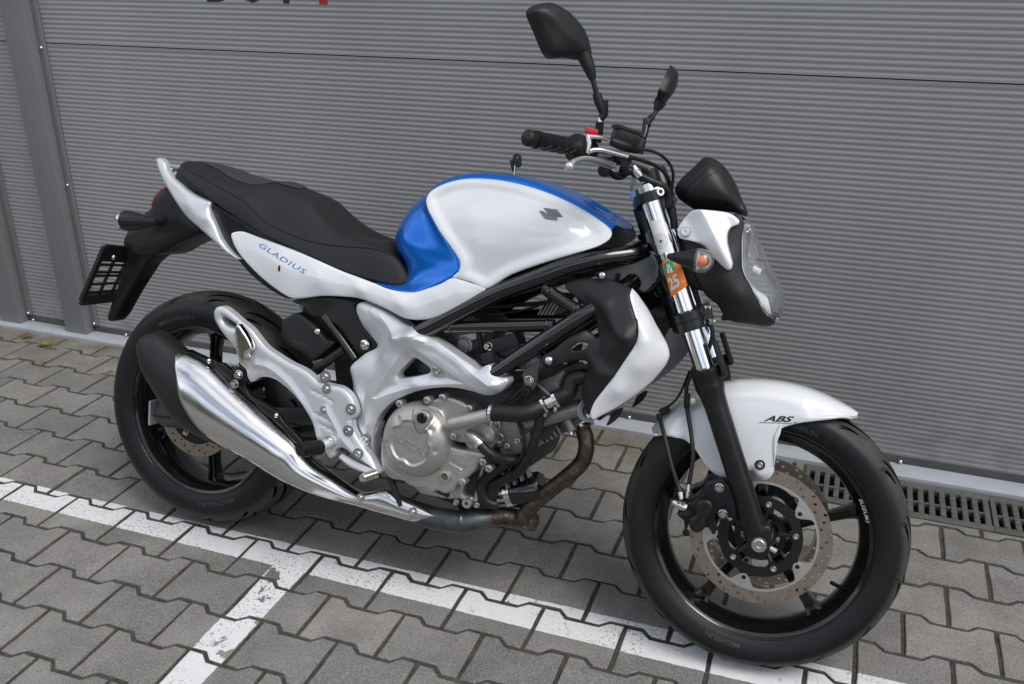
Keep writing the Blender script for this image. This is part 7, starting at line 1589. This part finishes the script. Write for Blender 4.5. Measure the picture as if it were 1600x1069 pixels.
for i, (r_, mt, kd) in enumerate(((.0075, 'zinc', 'hex'), (.0075, 'zinc', 'hex'), (.0062, 'black_satin', 'cap'), (.0058, 'black_satin', 'cap'))):
    hexprof('caliper_bolt', cal, pt('caliper_bolts', i), OUT, r_, .009, mt, kind=kd)
cfit = A3(T['caliper_fit']); tube('banjo_bolt', 'zinc', cal, [cfit[0], cfit[0] * .7 + cfit[1] * .3, cfit[1]], [.0055, .0072, .0072], n=6, sub=1)
for i in range(2): tube('banjo_eye', 'zinc', cal, [cfit[0] * (.6 - .3 * i) + cfit[1] * (.4 + .3 * i) + A3([0, 0, .008]), cfit[0] * (.6 - .3 * i) + cfit[1] * (.4 + .3 * i) + A3([0, 0, -.008])], .0065, n=12, sub=1)
for nm in ('hose_a', 'hose_b'):
    P_ = A3(T[nm]); tube('brake_hose', 'hose', bike, P_[:-1], .0046, n=12, matrix=ST)
    tube('hose_ferrule', 'zinc', bike, [P_[-2] * 1.25 - P_[-3] * .25 if 0 else P_[-2], P_[-2] * .5 + P_[-1] * .5, P_[-1]], [.0062, .0055, .0042], n=10, matrix=ST)
tube('brake_hose', 'hose', bike, T['hose_c'], .0046, n=12, matrix=ST)
tube('sensor_cable', 'hose', bike, T['hose_d'], .0026, n=8, matrix=ST)
ht_ = pt('hose_tab'); hb = obj('hose_bracket', *box_geo(ht_, (.014, .003, .016), Matrix.Rotation(R(-12), 3, 'Y'), .002), 'wire_yellow', bike, matrix=ST)
hexprof('hose_bracket_bolt', hb, ht_ + A3([0, -.001, 0]), OUT, .004, .004, 'zinc')
obj('hose_clip', *box_geo(ht_ + A3([-.012, .002, -.002]), (.013, .014, .030), Matrix.Rotation(R(-6), 3, 'Y'), .003), 'rubber_black', bike, matrix=ST)
hp_ = pt('hose_plug'); obj('sensor_plug', *box_geo(hp_, (.022, .014, .016), Matrix.Rotation(R(-35), 3, 'Y'), .003), 'rubber_black', bike, matrix=ST)
obj('sensor_plug', *box_geo(pt('hose_d', 3) + A3([-.001, 0, -.004]), (.012, .012, .016), Matrix.Rotation(R(-15), 3, 'Y'), .003), 'rubber_black', bike, matrix=ST)
# ABS sensor block behind the fork
lathe('speed_sensor', 'black_plastic', bike, [(.012, 0), (.012, .02), (.009, .022), (.0001, .022)], fleg(.165, -.062) + A3([-.018, .01, 0]), OUT, 18, matrix=ST)

# ---- headlight
hp1 = panel('headlight_shell', 'black_plastic', bike, T['hl_panel'], ctrl=T['hl_panel_c'], th=.004, edge=.005, h=.007, matrix=ST, smooth=60)
rimc, cenc = A3(T['hl_rim']), A3(T['hl_center'])
mida = .5 * rimc + .5 * cenc; mida[:, 1] = rimc[:, 1] * .72; mida[:, 0] = rimc[:, 0] * .35 + cenc[:, 0] * .65; mida[:, 2] = rimc[:, 2] * .45 + cenc[:, 2] * .55
lens = loft('headlight', 'clear_lens', bike, [rimc, mida, cenc], 4, 6, True, th=0, matrix=ST, smooth=70)
# reflector bowl behind the lens with a bright frame
hc = (rimc.mean(0) + cenc.mean(0)) / 2
rb = rimc * [1, .93, 1] + A3([-.004, 0, 0]); back = rimc.copy(); back[:, 0] -= .022; back[:, 1] *= .5; back[:, 2] = back[:, 2] * .55 + hc[2] * .45
backc = back.copy(); backc[:, 1] = 0; backc[:, 0] -= .008
loft('headlight_reflector', 'reflector', lens, [rb, back, backc], 3, 5, True, th=0, smooth=20)
lathe('bulb_shield', 'polished', lens, [(.0001, 0), (.016, .004), (.018, .022), (.0001, .026)], (hc[0] - .020, 0, hc[2] + .015), (1, 0, -.25), 24)
tube('lens_trim', 'polished', lens, rimc * [1, .97, 1] + A3([-.002, .002, 0]), .0030, mirror=True, n=8)
lathe('pilot_lamp', 'clear_lens', lens, [(.0001, .012), (.012, .008), (.016, 0)], rimc[0] + A3([.004, .055, -.012]), (1, 0, .2), 22)
obj('headlight_core', *box_geo((hc[0] - .120, 0, hc[2] + .02), (.085, .13, .14), Matrix.Rotation(R(20), 3, 'Y'), .02), 'black_plastic', lens)
obj('headlight_belly', *box_geo(A3(T['hl_panel'][11]) * [1, 0, 1] + A3([-.01, 0, .012]), (.11, .10, .012), Matrix.Rotation(R(-8), 3, 'Y'), .004), 'black_plastic', lens)
hrl = A3(T['hl_ridge'])[:, [0, 2]]
bra, brb = panel('headlight_bracket', 'silver_paint', bike, T['hl_bracket'], th=.012, edge=.0032, h=.0042, extra=lambda p, d_: .016 - .42 * np.minimum(dline(p, hrl), .034), relax=1, matrix=ST, smooth=25)
bb = pt('hl_bracket_bolt'); lathe('bolt_recess', 'alloy_dark', bra, [(.0100, .006), (.0100, -.001), (.0072, -.001)], bb + A3([0, .003, 0]), (0, 1, 0), 24)
hexprof('headlight_bolt', bra, bb + A3([0, .002, 0]), OUT, .0068, .006, 'zinc')
# ---- instrument cowl
cw = A3(T['cowl']); cw0 = cw.copy(); cw0[:, 1] = -.030
ccw = cw[:, [0, 2]].mean(0)
def cowlx(p, d_):
    return .052 * np.sqrt(np.clip(1 - (1 - np.clip(d_ / .055, 0, 1)) ** 2, 0, 1)) - .0016 * np.exp(-(((p - ccw) @ A3([.80, .60]) + .022) / .0016) ** 2) - .0012 * np.exp(-(((p - ccw) @ A3([.80, .60]) + .004) / .0014) ** 2) - .010 * np.exp(-(np.linalg.norm((p - A3(T['cowl_hole'][0])[[0, 2]]) * [1, 1.6], axis=1) / .011) ** 2)
V, F = panel_geo([tuple(p_) for p_ in cw0], th=.012, edge=.008, h=.0038, extra=cowlx, flat=True, relax=14)
nh_ = len(V) // 2
V[nh_:, 1] = 0
cow = obj('instrument_cowl', *join((V, F), (V * [1, -1, 1], [tuple(reversed(f)) for f in F])), 'black_plastic', bike, 60, matrix=ST)
BVH['cowl'] = BVHTree.FromPolygons([tuple(v) for v in V], F)
for nm in ('cowl_seam1', 'cowl_seam2'):
    L_ = crom(A3(T[nm]), 5); dd = np.gradient(L_, axis=0)[:, [0, 2]]; dd /= np.linalg.norm(dd, axis=1)[:, None]; nn = np.stack([-dd[:, 1], 0 * dd[:, 0], dd[:, 0]], 1) * .0007
    W = drape(np.vstack([L_ + nn, L_ - nn]), ['cowl'], .0004); n_ = len(L_)
    obj('cowl_seam', W, [(i, i + 1, n_ + i + 1, n_ + i) for i in range(n_ - 1)], 'gap_black', cow, 0)
W, F2 = refine(crom(A3(T['cowl_slot']), 4, True), [tuple(range(24))], .006); obj('cowl_slot', drape(W, ['cowl'], .0005), F2, 'rubber_black', cow, 0)
# ---- front indicators
it, il_ = A3(T['ind_tip'][0]), A3(T['ind_tip'][1])
for sg in (1, -1):
    S1 = A3([1, sg, 1]); a = it * S1; b = il_ * S1 + A3([.0, -.004 * sg, 0]); dd = (b - a); L_ = np.linalg.norm(dd)
    ind = lathe('front_indicator', 'black_plastic', bike, [(.0001, 0), (.0045, .002), (.0085, .012), (.0145, .032), (.0200, .052), (.0232, L_ - .003), (.0225, L_)], a, dd, 32, matrix=ST)
    lathe('indicator_lens', 'clear_lens', ind, [(.0232, L_ - .002), (.0242, L_ + .004), (.0238, L_ + .012), (.0212, L_ + .021), (.0150, L_ + .028), (.0080, L_ + .0315), (.0001, L_ + .0325)], a, dd, 32)
    lathe('indicator_reflector', 'reflector', ind, [(.0215, L_ + .002), (.012, L_ - .006), (.0001, L_ - .008)], a, dd, 32)
    lathe('indicator_bulb', 'amber', ind, [(.007, L_ - .003), (.0105, L_ + .003), (.0105, L_ + .012), (.007, L_ + .018), (.0001, L_ + .020)], a, dd, 20)
    tube('indicator_stalk', 'black_plastic', ind, [(a * .45 + b * .55), (a * .4 + b * .6) + A3([.01, .05 * sg, .004]), (a * .4 + b * .6) + A3([.015, .085 * sg, .006])], .009, n=12)

# ---- handlebar
gp = A3(T['grip']); br_ = A3(T['bar'])
hbp = list(gp[2:]) + list(br_[1:])
cb_ = [A3(p_) for p_ in hbp]; cb_.append(A3([br_[-1][0] + .006, 0, br_[-1][2] - .004]))
full = cb_ + [p_ * [1, -1, 1] for p_ in cb_[:-1][::-1]]
hbar = tube('handlebar', 'zinc', bike, full, .011, n=16, matrix=ST)
for sg in (1, -1):
    S1 = A3([1, sg, 1]); a, b = gp[0] * S1, gp[2] * S1; dd = b - a; L_ = np.linalg.norm(dd)
    grp = lathe('grip', 'rubber_black', hbar, [(.0001, -.002), (.012, -.002), (.0155, .002), (.0158, .017), (.0135, .019), (.0135, .022), (.0172, .0225), (.0172, .027), (.0162, .029), (.0162, L_ - .012), (.019, L_ - .006), (.028, L_ - .002), (.0285, L_ + .003), (.026, L_ + .005)], a, dd, 32)
    lathe('bar_end', 'black_satin', hbar, [(.0001, -.004), (.006, -.004), (.012, -.0022)], a, dd, 20)
    # zig-zag grip pattern
    aa, u, v = basis(dd); gg = []
    for k in range(10):
        pth = []
        for j in range(9):
            t = .032 + (L_ - .05) * j / 8; ph = 2 * math.pi * k / 10 + (.22 if j % 2 else -.22); pth.append(a + aa * t + .0163 * (math.cos(ph) * u + math.sin(ph) * v))
        gg.append(tube_geo(pth, .0011, n=5, sub=1))
    o = obj('grip_pattern', *join(*gg), 'hose', hbar, 40)
    lathe('switch_housing', 'black_plastic', hbar, [(.019, 0), (.0225, .002), (.0225, .040), (.016, .044)], b + dd / L_ * .004, dd, 28)
ks = pt('killswitch'); obj('kill_switch', *box_geo(ks, (.026, .016, .012), Matrix.Rotation(R(8), 3, 'Y') @ Matrix.Rotation(R(20), 3, 'Z'), .004), 'red', hbar)
cbr = A3(T['cable_br']); tube('cable_guide', 'zinc', hbar, cbr, [.0048, .006, .0048], n=10, sub=1)
tube('throttle_pipe', 'chrome', hbar, T['cable_a'], .0042, n=12); tube('throttle_pipe', 'chrome', hbar, T['cable_b'], .0046, n=12)
tube('throttle_cable', 'hose', bike, T['cable_a2'], [.0085, .0085, .0032, .0032, .0032, .0032, .0032, .0032, .0032], n=10, matrix=ST)
tube('throttle_cable', 'hose', bike, T['cable_b2'], [.0052, .004, .004, .004, .004, .004], n=10, matrix=ST)
# reservoir: box with lid
rv = A3(T['reservoir']); rcen = (rv[1] + rv[3]) / 2 * .5 + (rv[0] + rv[4]) / 2 * .5
rs = obj('brake_reservoir', *box_geo(rcen + A3([.004, -.002, -.006]), (.046, .060, .030), Matrix.Rotation(R(12), 3, 'Y') @ Matrix.Rotation(R(24), 3, 'Z'), .004), 'black_satin', hbar)
obj('reservoir_lid', *box_geo(rcen + A3([.006, -.002, .013]), (.050, .064, .008), Matrix.Rotation(R(12), 3, 'Y') @ Matrix.Rotation(R(24), 3, 'Z'), .002), 'black_plastic', hbar)
obj('cable_boot', *tube_geo([A3(T['cable_a2'][0]), A3(T['cable_a2'][1]), A3(T['cable_a2'][2])], [.0085, .0105, .0095], n=14, sub=3), 'rubber_black', hbar)
# lever
lv = A3(T['lever'])
lev = tube('brake_lever', 'lever_alloy', hbar, lv, [.0065, .0060, .0068, .0085, .0105, .010], n=14, flat=.75)
lathe('lever_ball', 'lever_alloy', hbar, [(.0001, -.0095), (.005, -.0082), (.0086, -.0045), (.0097, 0), (.0086, .0045), (.005, .0082), (.0001, .0095)], lv[0], lv[0] - lv[1], 22)
obj('lever_clamp', *box_geo(lv[-1] + A3([.012, .020, .010]), (.030, .030, .030), Matrix.Rotation(R(15), 3, 'Y'), .006), 'black_satin', hbar)
lathe('lever_adjuster', 'zinc', hbar, [(.0085, -.008), (.0085, .008)], lv[-1] + A3([.004, -.002, 0]), (.2, -.6, .8), 14)
hf = A3(T['hose_fit']); tube('hose_ferrule', 'zinc', bike, [hf[0], hf[0] * .45 + hf[1] * .55, hf[1]], [.0055, .0085, .0075], n=12, sub=1, matrix=ST)
tube('brake_hose', 'hose', bike, T['hose_mc'], .0080, n=14, matrix=ST)
tube('cable', 'hose', bike, [A3(T['lever'][-1]) + A3([.006, .01, -.012]), hf[0] + A3([-.01, .0, -.012]), hf[1] + A3([.004, .01, -.006])], .005, n=10, matrix=ST)
# bar clamps, ignition
for sg in (-1, 1):
    cpos = A3([br_[-1][0] + .002, sg * .038, br_[-1][2] - .006])
    tube('bar_clamp', 'black_satin', bike, [cpos + A3([.0, 0, .012]), cpos + A3([.012, 0, -.03]), axl + fd * .752 + A3([-.02, sg * .045, -.01])], [.018, .019, .02], n=12, matrix=ST)
tube('clutch_lever', 'lever_alloy', hbar, lv * [1, -1, 1], [.0065, .0060, .0068, .0085, .0105, .010], n=14, flat=.75)
lathe('clutch_cable_adjuster', 'polished', hbar, [(.006, 0), (.009, .004), (.009, .014), (.006, .018), (.004, .05)], A3([br_[-2][0] + .075, .10, br_[-2][2] - .035]), (1, .2, -.2), 14)
lathe('ignition_lock', 'black_satin', bike, [(.022, .74), (.022, .80), (.018, .806), (.0001, .806)], axl + A3([.015, 0, .01]), fd, 22, matrix=ST)
# ---- mirrors
mo, mn_ = A3(T['mirror_n'][0]), A3(T['mirror_n'][1])
mu = np.cross([0, 0, 1], mn_); mu /= np.linalg.norm(mu); mv = np.cross(mn_, mu)
mp2 = [((A3(p_) - mo) @ mu, (A3(p_) - mo) @ mv) for p_ in T['mirror']]
V, F = panel_geo([(a, 0.0, b) for a, b in mp2], th=.004, edge=.012, h=.005, extra=lambda p, d_: .020 * np.sqrt(np.clip(1 - (1 - np.clip(d_ / .045, 0, 1)) ** 2, 0, 1)) + .003 * np.exp(-(((p - A3(mp2).mean(0)) @ A3([.55, .83])) / .012) ** 2))
Vm = mo + V[:, :1] * mu + V[:, 2:] * mv + (-V[:, 1:2]) * mn_
sr = A3(T['stem_r']); sl_ = A3(T['stem_l'])
ml = A3(T['mirror_l'][0]); nl = A3([.95, .16, -.30]); nl /= np.linalg.norm(nl)
ul = np.cross([0, 0, 1], nl); ul /= np.linalg.norm(ul); vl = np.cross(nl, ul)
for sg in (1, -1):
    if sg > 0: O_, U_, V_, N_, Fm, k_ = mo, mu, mv, mn_, F, 1
    else: O_, U_, V_, N_, Fm, k_ = ml, ul, vl, nl, [tuple(reversed(f)) for f in F], -1
    mr = obj('mirror', O_ + V[:, :1] * k_ * U_ + V[:, 2:] * V_ + (-V[:, 1:2]) * N_, Fm, 'black_plastic', bike, 60, matrix=ST)
    gl = A3([O_ + a * .92 * k_ * U_ + b * .92 * V_ - N_ * .0052 for a, b in mp2]); n_ = len(gl)
    obj('mirror_glass', list(gl) + list(gl - N_ * .002), [tuple(range(n_)), tuple(reversed(range(n_, 2 * n_)))] + [(i, (i + 1) % n_, n_ + (i + 1) % n_, n_ + i) for i in range(n_)], 'chrome', mr, 0)
    if sg > 0:
        P_ = sr
        tube('mirror_neck', 'black_plastic', mr, [P_[0] + (P_[0] - P_[1]) * 1.4 + A3([-.004, 0, 0]), P_[0], P_[1]], [.0150, .0118, .0068], n=14)
        tube('mirror_stem', 'black_satin', mr, P_[1:4], .0052, n=12)
        tube('mirror_joint', 'black_satin', mr, [P_[2], P_[3], P_[4]], [.0085, .0095, .0080], n=14)
        tube('mirror_post', 'black_satin', mr, [P_[3] + A3([.010, 0, .004]), P_[4] + A3([.002, 0, -.002]), P_[5]], .0078, n=12, sub=1)
        tube('mirror_stud', 'zinc', mr, [P_[5] + A3([0, 0, .004]), P_[5] + A3([0, 0, -.008])], .005, n=10, sub=1)
        tube('mirror_base', 'black_satin', mr, [P_[5] + A3([0, 0, -.006]), P_[6], P_[7]], [.0085, .0085, .010], n=6, sub=1)
    else:
        P_ = sl_
        tube('mirror_neck', 'black_plastic', mr, [P_[0] + (P_[0] - P_[1]) * .35, P_[0], P_[0] * .6 + P_[1] * .4], [.0150, .0120, .0070], n=14)
        tube('mirror_stem', 'black_satin', mr, P_[:3], .0052, n=12)
        tube('mirror_joint', 'black_satin', mr, [P_[1], P_[2], P_[3]], [.0070, .0095, .0080], n=14)
        tube('mirror_post', 'black_satin', mr, [P_[2] + A3([-.004, 0, .004]), P_[4], P_[5]], .0085, n=12, sub=1)
        tube('mirror_base', 'black_satin', mr, [P_[5], P_[6], P_[6] + A3([-.005, 0, -.03])], [.006, .009, .010], n=6, sub=1)

# ------------------------------------------------------------------ key in the tank cap: a thing of its own
ky = A3(T['key'])
key = empty('key'); key.matrix_world = mw @ Matrix.Translation((.80, 0, .999))
def kl(p): return A3(p)
obj('key_blade', *box_geo((0, 0, .010), (.002, .007, .022)), 'zinc', key, 0)
obj('key_head', *panel_geo([(-.009, .002, .018), (.009, .002, .018), (.011, .002, .030), (.007, .002, .046), (-.007, .002, .046), (-.011, .002, .030)], holes=[[(-.002, 0, .037), (.002, 0, .037), (.002, 0, .041), (-.002, 0, .041)]], th=.006, edge=.002, h=.004), 'black_plastic', key, 40)
obj('key_tag', *box_geo((-.008, .004, .020), (.010, .004, .026), Matrix.Rotation(R(-20), 3, 'Y'), .001), 'black_plastic', key)
tag(key, 'black-headed key standing in the fuel cap on top of the tank', 'key')
